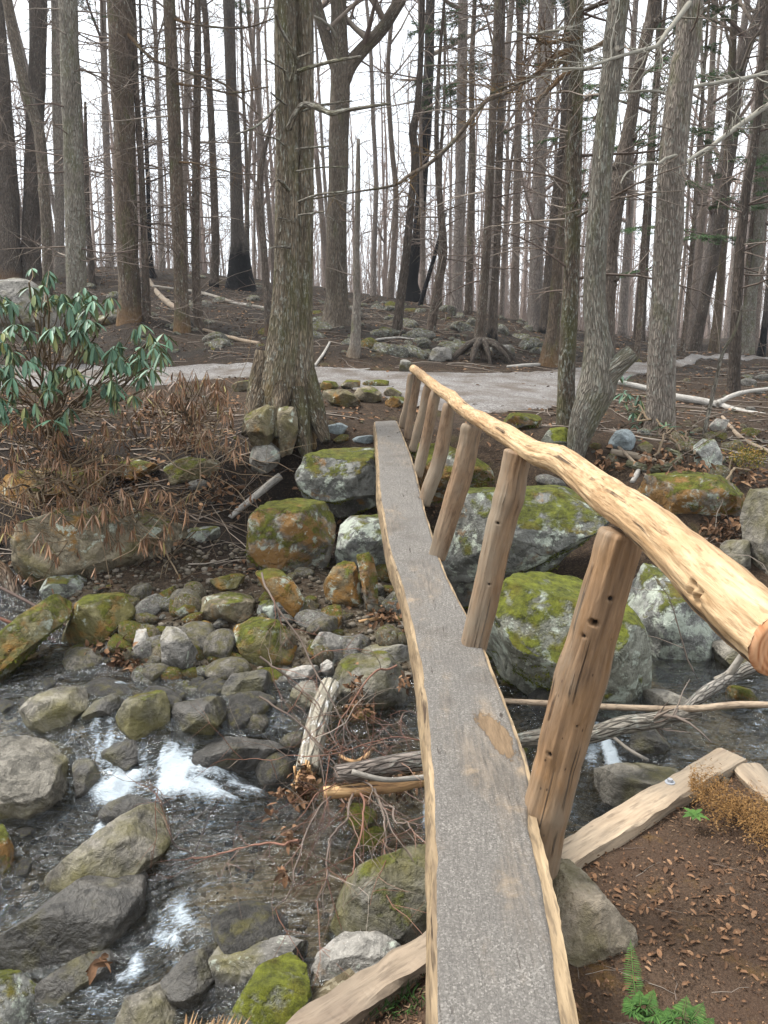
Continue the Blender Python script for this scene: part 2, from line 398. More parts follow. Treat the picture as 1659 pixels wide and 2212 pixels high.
def simple(name, stops, rough=.9, scale=20, src='object', attr=True, spec=.2, bump=.3):
    n = NT(name, rough, spec); v = n.vec(src, rnd=False)
    a = n.noise(v, scale, 4)
    if attr:
        r = n.N('ShaderNodeAttribute', attribute_name='rnd').outputs['Fac']
        a = n.math('ADD', n.math('MULTIPLY', r, .8), n.math('MULTIPLY', n.math('SUBTRACT', a, .4), .5), True)
    return n.done(n.ramp(a, stops), n.bump(n.noise(v, scale*4, 3), bump, .01) if bump else None)
M = {}
G1, G2 = (.05, .047, .04), (.27, .255, .22)
M['rock'] = rockmat('grey_rock', G1, G2, moss=.12, lichen=.25, olive=.3)
M['rock_plain'] = rockmat('plain_rock', (.085, .08, .07), (.32, .30, .27), moss=0, lichen=.1, olive=.25)
M['rock_pale'] = rockmat('pale_rock', (.18, .17, .15), (.42, .395, .355), lichen=.1, orange=.1)
M['rock_wet'] = rockmat('wet_rock', (.018, .016, .013), (.10, .092, .08), moss=0, wet=.85, olive=.35)
M['rock_flag'] = rockmat('flagstone', (.17, .14, .10), (.33, .28, .215), speck=.2, olive=.2)
M['rock_dampm'] = rockmat('damp_mossy_rock', (.045, .04, .03), (.23, .215, .18), moss=.22, wet=.3, olive=.6)
M['rock_damp'] = rockmat('damp_rock', (.05, .044, .034), (.28, .255, .21), moss=0, wet=.35, olive=.5)
M['rock_moss'] = rockmat('mossy_rock', (.09, .085, .07), (.27, .26, .23), moss=.7, lichen=.35, orange=.75)
M['rock_moss2'] = rockmat('moss_capped_rock', (.07, .07, .06), (.25, .25, .23), moss=.52, lichen=.4, orange=.15)
M['rock_green'] = rockmat('green_rock', (.11, .11, .08), (.30, .30, .25), moss=.66, lichen=.42, mosscol=(.155, .17, .016))
M['rock_lichen'] = rockmat('lichened_rock', (.10, .10, .09), (.29, .29, .27), moss=.3, lichen=.7)
M['rock_orange'] = rockmat('ochre_rock', (.06, .045, .025), (.23, .18, .10), moss=.4, lichen=.35, orange=.7)
M['rock_olive'] = rockmat('olive_rock', (.075, .065, .028), (.25, .225, .13), moss=.5, lichen=.2, orange=.45, olive=.9)
M['rock_tan'] = rockmat('tan_rock', (.085, .068, .042), (.27, .23, .16), moss=.2, lichen=.2, olive=.3, orange=.15)
M['rock_slate'] = rockmat('slate_rock', (.15, .175, .18), (.30, .34, .35))
M['hill_rock'] = rockmat('hillside_rock', (.05, .046, .038), (.25, .235, .20), moss=.18, lichen=.3, olive=.3)

def woodmat(name, c1, c2, c3, streak=.5, along=.12, spots=True, rough=.75, grey=.0):
    n = NT(name, rough, .3); v = n.vec('wood', (1, 1, along)); v2 = n.vec('wood', (1, 1, .45))
    a = n.noise(v, 38, 6, .6, .4); lo = n.noise(v2, 5, 4, .6)
    col = n.mix(n.ramp(a, [(.3, 0.0), (.7, 1.0)]), c1, c2); col = n.mix(n.ramp(lo, [(.42, 0.0), (.72, .8)]), col, c3)
    ck = n.noise(n.vec('wood', (1, 1, along*.3)), 26, 4, .55, 1.0)
    m = n.ramp(ck, [(.30+streak*.1, 1.0), (.335+streak*.1, 0.0)]); pm = n.ramp(n.noise(v2, 9, 3), [(.5, 0.0), (.6, .9)]); m = n.math('MULTIPLY', m, pm)
    col = n.mix(n.math('MULTIPLY', n.ramp(n.noise(n.vec('wood', (1, 1, along*1.6)), 75, 3, .6), [(.36, .55), (.5, 0.0)]), 1.0), col, dark(c3, .55)); col = n.mix(m, col, (.035, .02, .012))
    hgt = n.math('SUBTRACT', a, n.math('MULTIPLY', m, 1.5))
    if spots:
        sp = n.voro(n.vec('wood', (1, 1, .6)), 30); s = n.ramp(sp, [(.07, 1.0), (.12, 0.0)]); s = n.math('MULTIPLY', s, n.ramp(n.noise(v2, 4, 2), [(.5, 0.0), (.6, 1.0)]))
        col = n.mix(s, col, (.06, .03, .015))
    if grey: col = n.mix(n.ramp(n.noise(v2, 3, 5, .6), [(.5-.3*grey, 0.0), (.7-.2*grey, .9)]), col, (.21, .175, .13))
    pit = n.N('ShaderNodeAttribute', attribute_name='rnd').outputs['Fac']
    col = n.mix(n.ramp(pit, [(.35, 0.0), (.8, 1.0)]), col, (.012, .007, .004))
    return n.done(col, n.bump(hgt, .9, .008))
M['rail'] = woodmat('peeled_rail_wood', (.27, .17, .08), (.57, .415, .25), (.28, .15, .062), .66)
M['post'] = woodmat('brown_post_wood', (.085, .051, .028), (.27, .17, .095), (.27, .15, .065), .8, grey=.15)
M['post_pale'] = woodmat('weathered_post_wood', (.12, .073, .040), (.29, .19, .115), (.10, .058, .032), .7, grey=.2)
M['logside'] = woodmat('split_log_wood', (.16, .11, .06), (.37, .275, .165), (.12, .085, .055), .8, .08, False)
M['timber'] = woodmat('sawn_timber_wood', (.22, .16, .105), (.44, .345, .24), (.20, .145, .10), .45, .08, False, grey=.35)
M['timber_old'] = woodmat('old_timber_wood', (.15, .115, .08), (.32, .25, .18), (.15, .11, .08), .5, .08, False, grey=.3)
M['deadwood'] = woodmat('grey_dead_wood', (.20, .18, .155), (.40, .375, .335), (.13, .115, .095), .5, .2, False, grey=.3)
M['palewood'] = woodmat('pale_dead_wood', (.27, .25, .22), (.50, .475, .435), (.24, .22, .19), .4, .2, False)
M['drywood'] = woodmat('dry_brown_wood', (.25, .185, .125), (.42, .33, .235), (.14, .10, .07), .5, .2, False)
M['splinter'] = woodmat('orange_splintered_wood', (.40, .22, .09), (.62, .42, .22), (.22, .12, .06), .7, .1, False)

def cutmat():
    n = NT('cut_end_grain', .8, .2); at = n.N('ShaderNodeAttribute', attribute_name='wood').outputs['Vector']
    ln = n.N('ShaderNodeVectorMath', operation='LENGTH'); n.L(at, ln.inputs[0])
    w = n.math('SINE', n.math('ADD', n.math('MULTIPLY', ln.outputs['Value'], 520), n.math('MULTIPLY', n.noise(at, 20, 3), 5)))
    col = n.mix(n.math('ADD', n.math('MULTIPLY', w, .5), .5), (.32, .13, .055), (.50, .25, .12))
    wv = n.noise(n.vec('wood', (1, .12, 1), False), 90, 3); col = n.mix(n.ramp(wv, [(.4, .5), (.6, 0.0)]), col, (.62, .38, .22))
    return n.done(col, n.bump(wv, .4, .003))
M['cut'] = cutmat()

def gritmat():
    n = NT('gritty_deck', .88, .3); v = n.vec('world', rnd=False)
    g = n.voro(v, 210, 'F1', 'Color'); sepc = n.N('ShaderNodeSeparateColor'); n.L(g, sepc.inputs[0])
    f = n.noise(v, 260, 3, .8); big = n.noise(v, 5, 5, .6)
    gray = n.ramp(sepc.outputs[0], [(0, (.11, .10, .088)), (.5, (.155, .142, .126)), (.85, (.205, .188, .168)), (.98, (.285, .262, .235))])
    col = n.mix(.45, gray, n.ramp(f, [(.3, .5), (.7, 1.2)]), 'MULTIPLY')
    col = n.mix(n.ramp(big, [(.35, .5), (.6, 0.0)]), col, (.115, .105, .095))
    wv = n.vec('world', (1, .35, 1), False); wn = n.noise(wv, 3.4, 5, .6, .3)
    wear = n.ramp(wn, [(.52, 0.0), (.66, .8)]); wood = n.noise(n.vec('world', (1, .1, 1), False), 60, 4)
    wc = n.mix(n.ramp(wood, [(.35, 0.0), (.65, 1.0)]), (.075, .064, .052), (.235, .19, .145)); wc = n.mix(n.ramp(n.noise(v, 11, 4), [(.56, 0.0), (.72, .8)]), wc, (.42, .30, .18))
    col = n.mix(n.math('MULTIPLY', wear, .8), col, wc)
    cx = n.N('ShaderNodeVectorMath', operation='SUBTRACT'); n.L(v, cx.inputs[0]); PC = PITC; cx.inputs[1].default_value = PC
    m_ = n.N('ShaderNodeMapping'); m_.inputs['Rotation'].default_value = (0, 0, math.radians(-15.6)); n.L(cx.outputs[0], m_.inputs['Vector']); mp = n.N('ShaderNodeMapping'); mp.inputs['Scale'].default_value = (1/.05, 1/.20, 0); n.L(m_.outputs[0], mp.inputs['Vector'])
    ln = n.N('ShaderNodeVectorMath', operation='LENGTH'); n.L(mp.outputs[0], ln.inputs[0])
    d = n.math('ADD', ln.outputs['Value'], n.math('MULTIPLY', n.math('SUBTRACT', n.noise(n.vec('world', (1, .3, 1), False), 26, 6, .75), .5), 1.9))
    pm = n.ramp(d, [(.82, 1.0), (.92, 0.0)]); pc = n.mix(n.noise(n.vec('world', (1, .12, 1), False), 95, 4, .7), (.055, .034, .018), (.30, .205, .12))
    ck = n.noise(n.vec('world', (1, .05, 1), False), 34, 3, .5, .8); col = n.mix(n.math('MULTIPLY', n.ramp(ck, [(.335, 1.0), (.36, 0.0)]), n.ramp(big, [(.5, 0.0), (.6, .9)])), col, (.04, .03, .024))
    col = n.mix(n.ramp(n.noise(v, 2.2, 6, .7), [(.55, 0.0), (.68, .5)]), col, (.085, .072, .058))
    col = n.mix(pm, col, pc)
    h = n.math('ADD', n.math('MULTIPLY', sepc.outputs[0], .7), f); nb = n.bump(h, .9, .004)
    return n.done(col, n.bump(n.math('SUBTRACT', n.noise(n.vec('world', (1, .15, 1), False), 60, 4), pm), .7, .012, nb))

def groundmat():
    n = NT('forest_floor', .95, .15); v = n.vec('world', rnd=False)
    a = n.noise(v, 1.1, 5, .6); b = n.noise(v, 11, 6, .7); c = n.noise(v, 55, 5, .75); d = n.noise(v, 170, 3, .7)
    col = n.mix(n.ramp(b, [(.3, 0.0), (.7, 1.0)]), (.014, .010, .007), (.082, .055, .036))
    col = n.mix(n.ramp(c, [(.52, 0.0), (.68, .7)]), col, (.21, .145, .095)); col = n.mix(n.ramp(d, [(.35, .6), (.5, 0.0)]), col, (.02, .014, .01))
    sp = n.N('ShaderNodeSeparateXYZ'); n.L(v, sp.inputs[0])
    # scorched hillside beyond the trail
    ch = n.math('MULTIPLY', n.ramp(n.math('DIVIDE', sp.outputs[1], 40), [(.375, 0.0), (.41, 1.0)]), n.ramp(a, [(.36, .25), (.6, .9)]))
    chc = n.mix(n.ramp(c, [(.45, 0.0), (.66, 1.0)]), (.008, .007, .0065), (.078, .066, .055)); col = n.mix(ch, col, chc)
    # gravel and silt beside the stream
    gz = n.ramp(n.math('ADD', n.math('MULTIPLY', sp.outputs[2], .5), n.math('ADD', 1.0, n.math('MULTIPLY', a, .1))), [(.66, 1.0), (.78, 0.0)])
    g = n.voro(v, 34, 'F1', 'Color'); gs = n.N('ShaderNodeSeparateColor'); n.L(g, gs.inputs[0])
    gc = n.ramp(gs.outputs[0], [(0, (.045, .034, .02)), (.5, (.13, .105, .072)), (1, (.26, .23, .185))])
    gc = n.mix(n.ramp(b, [(.4, .7), (.6, 0.0)]), gc, (.07, .05, .03)); y9 = n.ramp(n.math('DIVIDE', sp.outputs[1], 10), [(.40, 0.0), (.44, 1.0)])
    bedm = n.ramp(n.math('ADD', sp.outputs[2], 1.5), [(.50, 1.0), (.62, 0.0)]); gc = n.mix(bedm, gc, n.ramp(n.math('ADD', n.math('MULTIPLY', gs.outputs[0], .5), n.math('MULTIPLY', b, .5)), [(.2, (.12, .095, .055)), (.5, (.27, .225, .145)), (.8, (.42, .37, .27))]))  # bed under water painted lighter, sunlight put into the gravel colour
    col = n.mix(gz, col, gc)
    mo = n.math('MULTIPLY', n.ramp(n.noise(v, 2.3, 4, .6), [(.58, 0.0), (.68, .75)]), n.math('SUBTRACT', 1.0, ch)); col = n.mix(n.math('MULTIPLY', mo, .35), col, (.09, .085, .02))
    # peaty black soil of the burnt left bank
    bx = n.ramp(n.math('ADD', n.math('DIVIDE', sp.outputs[0], 8), n.math('ADD', .6, n.math('MULTIPLY', n.math('SUBTRACT', a, .5), .25))), [(.48, 1.0), (.58, 0.0)])
    by = n.math('MULTIPLY', n.ramp(n.math('DIVIDE', sp.outputs[1], 20), [(.345, 0.0), (.37, 1.0)]), n.ramp(n.math('DIVIDE', sp.outputs[1], 20), [(.5, 1.0), (.54, 0.0)]))
    col = n.mix(n.math('MULTIPLY', n.math('MULTIPLY', bx, by), .92), col, n.mix(n.ramp(c, [(.5, 0.0), (.7, 1.0)]), (.014, .011, .009), (.07, .048, .034)))
    # fine pale duff of the near bank
    nb_ = n.math('MULTIPLY', n.ramp(n.math('DIVIDE', sp.outputs[1], 10), [(.36, 1.0), (.42, 0.0)]), n.ramp(n.math('ADD', sp.outputs[2], 1.0), [(.45, 0.0), (.55, 1.0)]))
    dn = n.noise(v, 120, 5, .8); dc = n.mix(n.ramp(dn, [(.32, 0.0), (.7, 1.0)]), (.03, .019, .013), (.20, .13, .085)); dc = n.mix(n.ramp(n.noise(v, 7, 4), [(.45, 0.0), (.65, .6)]), dc, (.10, .06, .04)); dc = n.mix(n.ramp(n.noise(v, 4.2, 5, .7), [(.56, 0.0), (.68, .6)]), dc, (.23, .13, .035))
    col = n.mix(n.math('MULTIPLY', nb_, .85), col, dc)
    h = n.math('ADD', n.math('MULTIPLY', b, .8), n.math('ADD', n.math('MULTIPLY', c, .5), n.math('MULTIPLY', d, .2)))
    return n.done(col, n.bump(h, 1, .05))
M['ground'] = groundmat()
def pathmat():
    n = NT('gravel_trail', .95, .15); v = n.vec('world', rnd=False)
    g = n.voro(v, 60, 'F1', 'Color'); gs = n.N('ShaderNodeSeparateColor'); n.L(g, gs.inputs[0]); b = n.noise(v, 1.7, 5); c = n.noise(v, 90, 4, .7)
    col = n.ramp(gs.outputs[0], [(0, (.14, .13, .12)), (.6, (.235, .22, .21)), (1, (.35, .335, .32))])
    col = n.mix(n.ramp(b, [(.42, 0.0), (.66, .75)]), col, (.10, .075, .055)); col = n.mix(n.ramp(c, [(.3, .6), (.5, 0.0)]), col, (.09, .085, .08))
    return n.done(col, n.bump(n.math('ADD', gs.outputs[0], c), .8, .02))
M['path'] = pathmat()

def watermat():
    n = NT('stream_water', .06, .5); t = n.t
    v = n.vec('world', rnd=False); fo = n.N('ShaderNodeAttribute', attribute_name='rnd').outputs['Fac']
    flow = n.N('ShaderNodeMapping'); flow.inputs['Rotation'].default_value = (0, 0, math.radians(-35)); flow.inputs['Scale'].default_value = (.8, 3.2, 1); n.L(v, flow.inputs['Vector'])
    r1 = n.noise(flow.outputs[0], 4.5, 4, .5, .8); r2 = n.noise(flow.outputs[0], 30, 3, .6, .4)
    h = n.math('ADD', r1, n.math('MULTIPLY', r2, .06)); nb = n.bump(h, 1.0, .14)
    tr = n.N('ShaderNodeBsdfTransparent'); tr.inputs[0].default_value = (.76, .71, .58, 1)
    gl = n.N('ShaderNodeBsdfGlossy'); gl.inputs['Roughness'].default_value = .06; gl.inputs['Color'].default_value = (.88, .95, 1, 1); n.L(nb, gl.inputs['Normal'])
    fr = n.N('ShaderNodeFresnel'); fr.inputs['IOR'].default_value = 1.4; n.L(nb, fr.inputs['Normal'])
    df = n.N('ShaderNodeBsdfDiffuse'); df.inputs[0].default_value = (.13, .12, .10, 1)
    m0 = n.N('ShaderNodeMixShader'); m0.inputs[0].default_value = .04; n.L(tr.outputs[0], m0.inputs[1]); n.L(df.outputs[0], m0.inputs[2])
    m1 = n.N('ShaderNodeMixShader'); n.L(n.math('MULTIPLY', fr.outputs[0], 1.5, True), m1.inputs[0]); n.L(m0.outputs[0], m1.inputs[1]); n.L(gl.outputs[0], m1.inputs[2])
    fd = n.N('ShaderNodeBsdfDiffuse'); fd.inputs[0].default_value = (.70, .79, .86, 1)
    fn = n.noise(flow.outputs[0], 34, 7, .8, .7); fm = n.math('ADD', fo, n.math('MULTIPLY', n.math('SUBTRACT', fn, .5), 1.9))
    fm = n.ramp(fm, [(.36, 0.0), (.88, .95)]); n.L(n.bump(fn, .8, .05), fd.inputs['Normal'])
    m2 = n.N('ShaderNodeMixShader'); n.L(fm, m2.inputs[0]); n.L(m1.outputs[0], m2.inputs[1]); n.L(fd.outputs[0], m2.inputs[2])
    out = t.nodes['Material Output']; n.L(m2.outputs[0], out.inputs['Surface']); return n.m
M['water'] = watermat()

M['litter'] = simple('dead_leaves', [(0, (.045, .026, .015)), (.4, (.11, .06, .033)), (.75, (.21, .115, .062)), (1, (.36, .235, .14))], scale=30)
M['chips'] = simple('wood_chips', [(0, (.035, .02, .012)), (.5, (.13, .078, .045)), (.85, (.27, .18, .11)), (1, (.60, .47, .33))], scale=30)
M['pebble'] = simple('pebbles', [(0, (.025, .02, .013)), (.5, (.085, .07, .05)), (1, (.23, .20, .165))], scale=30)
M['needles'] = simple('hemlock_needles', [(0, (.04, .08, .03)), (.5, (.075, .14, .055)), (1, (.13, .20, .085))], bump=0)
M['brush'] = simple('bare_brush', [(0, (.15, .11, .09)), (.5, (.27, .21, .18)), (1, (.42, .35, .31))], bump=0)  # lightened: the bright fade of the far wood is in this colour
M['twig'] = simple('twig_bark', [(0, (.085, .06, .05)), (.5, (.165, .13, .105)), (1, (.30, .26, .215))], bump=0)
M['twig_red'] = simple('red_twig_bark', [(0, (.13, .06, .04)), (.5, (.22, .12, .085)), (1, (.30, .22, .17))], bump=0)
M['stem'] = simple('rhododendron_stem', [(0, (.075, .052, .034)), (.5, (.15, .11, .07)), (1, (.26, .20, .13))], bump=0)
M['fern'] = simple('fern_green', [(0, (.02, .05, .012)), (.5, (.04, .09, .02)), (1, (.08, .155, .035))], bump=0)
M['dead_fern'] = simple('dead_fern', [(0, (.09, .045, .015)), (.5, (.20, .105, .035)), (1, (.34, .20, .075))], bump=0)
M['moss'] = simple('moss_tuft', [(0, (.05, .06, .01)), (.5, (.11, .12, .015)), (1, (.22, .17, .03))], bump=0)
M['bolt'] = simple('steel_bolt', [(0, (.25, .26, .28)), (1, (.35, .36, .38))], rough=.4, attr=False)
def leafmat(name, top, under, vein):
    n = NT(name, .5, .4); ge = n.N('ShaderNodeNewGeometry'); v = n.vec('object', rnd=False)
    r = n.N('ShaderNodeAttribute', attribute_name='rnd').outputs['Fac']
    c = n.mix(r, dark(top, .55), dark(top, 1.45)); c = n.mix(n.ramp(r, [(.86, 0.0), (.95, .8)]), c, (.26, .24, .06)); c = n.mix(n.math('MULTIPLY', ge.outputs['Backfacing'], 1.0), c, under)
    at = n.N('ShaderNodeAttribute', attribute_name='wood').outputs['Vector']; sx = n.N('ShaderNodeSeparateXYZ'); n.L(at, sx.inputs[0])
    c = n.mix(n.ramp(n.math('ABSOLUTE', sx.outputs[0]), [(.03, .8), (.14, 0.0)]), c, vein)
    return n.done(c)
M['rhodo'] = leafmat('rhododendron_leaf', (.065, .14, .085), (.15, .19, .085), (.15, .23, .11))
M['withered'] = leafmat('withered_leaf', (.15, .078, .04), (.30, .165, .09), (.22, .13, .07))

B = {}
B['hem'] = bark('hemlock_bark', (.11, .082, .060), (.28, .215, .16), lichen=.25, green=.3, base=(.19, .105, .04), baseh=.5)
B['brown'] = bark('brown_bark', (.098, .078, .062), (.25, .205, .168), lichen=.15, base=(.16, .085, .035), baseh=.4)
B['darkb'] = bark('dark_bark', (.066, .053, .043), (.18, .146, .12), lichen=.15)
B['red'] = bark('reddish_bark', (.11, .082, .063), (.26, .205, .163), lichen=.35, green=.1)
B['grey'] = bark('grey_bark', (.12, .095, .07), (.29, .24, .19), lichen=.3, green=.15)
B['pale'] = bark('pale_bark', (.25, .21, .175), (.44, .39, .335), lichen=.4, green=.15, base=(.16, .10, .05), baseh=.35)
B['lich'] = bark('lichened_bark', (.19, .165, .13), (.36, .33, .28), lichen=.5, green=.4)
B['main'] = bark('mossy_furrowed_bark', (.14, .112, .08), (.35, .29, .215), lichen=.45, green=.5, base=(.20, .115, .035), baseh=.55)
B['spot'] = bark('spotted_bark', (.095, .07, .05), (.22, .175, .135), lichen=.5, lcol=(.38, .40, .35), green=.55)
B['char'] = bark('charred_bark', (.10, .085, .072), (.235, .205, .18), lichen=.1, char=1.5)
B['charh'] = bark('deeply_charred_bark', (.05, .045, .04), (.14, .125, .11), char=7)
B['charb'] = bark('scorched_base_bark', (.09, .072, .058), (.22, .18, .148), char=.5)
B['far'] = bark('far_trunk_bark', (.30, .235, .19), (.42, .35, .30), lichen=.15, char=.25)  # far barks painted paler than near ones, glare and distance fade in the colour
B['far2'] = bark('far_grey_bark', (.34, .28, .245), (.50, .44, .395), lichen=.3)  # paler still, same painted distance fade

# ------------------------------------------------------------------ terrain, trail, water
def axis(a, b, fine, grow, lim):
    out = [0.0]; st = fine
    while out[-1] < b: out.append(out[-1]+st); st = fine if out[-1] < lim else st*grow
    return np.array(out)
xp = axis(0, 150, .075, 1.05, 7.5); X = np.concatenate([-xp[:0:-1], xp])
Yp = axis(0, 170, .07, 1.035, 24); Yn = -axis(0, 60, .3, 1.2, 2)[:0:-1]; Yg = np.concatenate([Yn, Yp])
gx, gy = np.meshgrid(X, Yg); gz = H(gx, gy)
mb = MB(); nx = len(X); ny = len(Yg)
i = np.arange(ny-1)[:, None]*nx; j = np.arange(nx-1)[None]
V = np.stack([gx, gy, gz], -1).reshape(-1, 3); mb.add(V, np.stack([i+j, i+j+1, i+j+1+nx, i+j+nx], -1).reshape(-1, 4), None, V)
tag(mb.build('ground', M['ground']), 'brown and scorched forest floor with banks down to the stream', kind='structure')

near = [onT(*p) for p in [(-500, 850), (0, 838), (300, 838), (450, 822), (560, 818), (690, 828), (790, 850), (880, 880), (1000, 897), (1120, 893), (1200, 880), (1270, 850), (1400, 805), (1480, 793), (1600, 779)]]+[np.array([19, 28, 0])]
far = [onT(*p) for p in [(-500, 792), (0, 790), (300, 789), (450, 789), (560, 789), (700, 795), (800, 800), (900, 805), (1000, 806), (1120, 804), (1200, 798), (1270, 790), (1400, 779), (1480, 774), (1600, 769)]]+[np.array([21, 32, 0])]
def strip(A, Bp, name, mat, label, lift=.02, m=260, k=26, edge=.12):
    A = spline(A, m); Bp = spline(Bp, m); t = np.linspace(0, 1, m)
    A[:, 1] += edge*fbm(t*40, 1.0, 2.0); Bp[:, 1] += edge*fbm(t*40, 8.0, 2.0)
    u = np.linspace(0, 1, k)[None, :, None]; V = A[:, None]*(1-u)+Bp[:, None]*u; V = V.reshape(-1, 3)
    V[:, 2] = H(V[:, 0], V[:, 1])+lift; e = np.tile(np.minimum(np.arange(k), k-1-np.arange(k)), m) == 0; V[e, 2] -= .09
    i = np.arange(m-1)[:, None]*k; j = np.arange(k-1)[None]
    mb = MB(); mb.add(V, np.stack([i+j, i+k+j, i+k+j+1, i+j+1], -1).reshape(-1, 4)[:, ::-1]); return tag(mb.build(name, mat), label, kind='structure')
strip(near, far, 'path', M['path'], 'grey gravel trail crossing behind the bridge')

wc = [atZ(*p) for p in [(-300, 1450, -.84), (0, 1440, -.84), (100, 1490, -.85), (300, 1480, -.85), (450, 1500, -.86), (600, 1540, -.9), (200, 1575, -.87), (330, 1595, -.89), (430, 1600, -.92),
    (250, 1720, -1.14), (400, 1750, -1.15), (540, 1740, -1.15), (600, 1640, -1.05), (780, 1600, -.98), (880, 1640, -1.0), (850, 1760, -1.15), (0, 1700, -1.1), (-200, 1700, -1.15),
    (1150, 1480, -.86), (1659, 1560, -.88), (1900, 1560, -.86), (1450, 1600, -.9), (1290, 1620, -.93), (1310, 1700, -1.1), (1230, 1790, -1.16), (1080, 1700, -1.1), (1050, 1560, -.93),
    (700, 1850, -1.18), (550, 1850, -1.18), (450, 1930, -1.2), (370, 2030, -1.3), (300, 2120, -1.4), (150, 2170, -1.45), (0, 2200, -1.5), (0, 1850, -1.24), (60, 1950, -1.32), (-200, 2100, -1.5), (650, 2050, -1.2), (1200, 1950, -1.2)]]
WT = TPS([tuple(c) for c in wc]+[(-8, 5.5, -.9), (8, 5, -.86), (0, 7, -.8), (-7, 2, -1.6), (0, 1, -1.4), (6, 2, -1.1)], 1e-3)
foam = []
for dx, dy, z, rx, ry, rot, s in [(375, 1700, -1.12, 75, 30, 6, 1.55), (460, 1722, -1.15, 115, 30, 10, 1.5), (325, 1645, -1.0, 40, 46, -30, .62), (240, 1660, -1.05, 16, 50, -15, .7), (470, 1775, -1.16, 90, 16, 12, .5), (215, 1775, -1.16, 40, 18, -20, .55), (265, 1715, -1.14, 85, 24, -12, 1.1), (215, 1640, -1.0, 25, 70, -20, .6), (160, 1590, -.88, 60, 20, -10, .5),
    (290, 1600, -.9, 90, 18, 5, .42), (255, 1480, -.85, 26, 22, 60, .7), (500, 1515, -.88, 70, 16, 15, .52), (620, 1560, -.93, 90, 20, 30, .35), (390, 2005, -1.3, 50, 55, -40, .95), (350, 2060, -1.36, 45, 38, -40, 1.1), (270, 2105, -1.4, 60, 30, -20, .8), (120, 2150, -1.45, 90, 32, -15, 1.05), (190, 2170, -1.45, 80, 30, -10, .6),
    (905, 1745, -1.13, 35, 62, 10, 1.0), (1325, 1650, -1.0, 38, 35, -20, 1.2), (1275, 1668, -1.08, 40, 20, 0, .7), (1240, 1760, -1.15, 45, 40, 0, .3), (420, 1560, -.9, 60, 25, 20, .4), (60, 1560, -.87, 70, 20, 0, .32), (40, 1960, -1.3, 50, 25, 0, .35), (600, 1700, -1.13, 80, 30, 15, .38), (1130, 1600, -.97, 50, 20, 0, .3)]:
    c = atZ(dx, dy, z); m = mpp(c); sn = (CAMZ-c[2])/np.linalg.norm(CAM-c)
    foam.append((c[0], c[1], rx*m, ry*m/sn, math.radians(rot), s))
wx = np.arange(-5.5, 6, .026); wy = np.arange(1.6, 7.4, .026); gx, gy = np.meshgrid(wx, wy); gz = WT(gx, gy)
fo = np.zeros_like(gx)
for cx, cy_, rx, ry, a, s in foam:
    ux, uy = gx-cx, gy-cy_; p = (ux*math.cos(a)-uy*math.sin(a))/rx; q = (ux*math.sin(a)+uy*math.cos(a))/ry
    al, ac = (p*rx, q*ry) if rx > ry*1.3 else (q*ry, p*rx); fo = np.maximum(fo, s*np.clip(1.15-.95*np.sqrt(p*p+q*q), 0, 1)*(.62+1.7*fbm(al*3.2+cx*7, ac*17, cy_, 4)))
gz = gz+.030*fbm(gx*2.6+gy*1.8, gy*7-gx*3, 1.0, 4)+.0025*fbm(gx*11+gy*7, gy*22-gx*9, 2.0, 2)+fo*.07*np.abs(fbm(gx*12, gy*12, 4.0, 3))+np.clip(fo, 0, 1)*.02
mb = MB(); nx = len(wx); i = np.arange(len(wy)-1)[:, None]*nx; j = np.arange(nx-1)[None]; V = np.stack([gx, gy, gz], -1).reshape(-1, 3)
mb.add(V, np.stack([i+j, i+j+1, i+j+1+nx, i+j+nx], -1).reshape(-1, 4), None, V, fo.ravel())
tag(mb.build('stream', M['water']), 'clear brown mountain stream with white riffles', kind='structure')

# ------------------------------------------------------------------ the footbridge
def onDeck(dx, dy):                       # deck plane z = .0658 Y - .105
    d = ray(dx, dy); t = (CAMZ+.105)/(.0658*d[1]-d[2]); return CAM+d*t
DL = [(931, 2212), (933, 1900), (930, 1749), (926, 1659), (911, 1500), (896, 1396), (866, 1266), (842, 1196), (828, 1122), (818, 1060), (815, 1003), (812, 950), (808, 912)]
DR = [(1249, 2212), (1199, 1925), (1160, 1770), (1141, 1659), (1096, 1530), (1037, 1382), (972, 1260), (947, 1196), (921, 1112), (908, 1060), (891, 995), (874, 950), (857, 910)]
L3 = np.array([onDeck(*p) for p in DL]); R3 = np.array([onDeck(*p) for p in DR])
def ext(A):
    e = A[0]+(A[0]-A[1])/np.linalg.norm(A[0]-A[1])*1.35; return np.concatenate([[e], A])
L3, R3 = ext(L3), ext(R3); m = 420
L3, R3 = spline(L3, m), spline(R3, m)
PITC = tuple(onDeck(1072, 1588)); M['grit'] = gritmat()
br = thing('footbridge', 'narrow split log footbridge with peeled rail on slanting posts over the stream', 'footbridge', (.4, 1.2, -.1))
O = np.array([.4, 1.2, -.1]); t = np.linspace(0, 1, m)
def add_sub(mb, name, mat, parent, off=None): return mb.build(name, mat, parent, origin=O if off is None else off)
mb = MB(); prof = [(0, 0)]                # cross-section from the left lip round the belly to the right lip
ks = 26; rows = []
wid = np.linalg.norm(R3-L3, axis=1); ctr = (L3+R3)/2
e1 = .005*fbm(t*40, 1.0, 0.0, 4)+.002*fbm(t*160, 1.0, 0.0, 2); e2 = .005*fbm(t*36, 9.0, 0.0, 4)+.002*fbm(t*160, 4.0, 0.0, 2)
sideL = (R3-L3)/wid[:, None]
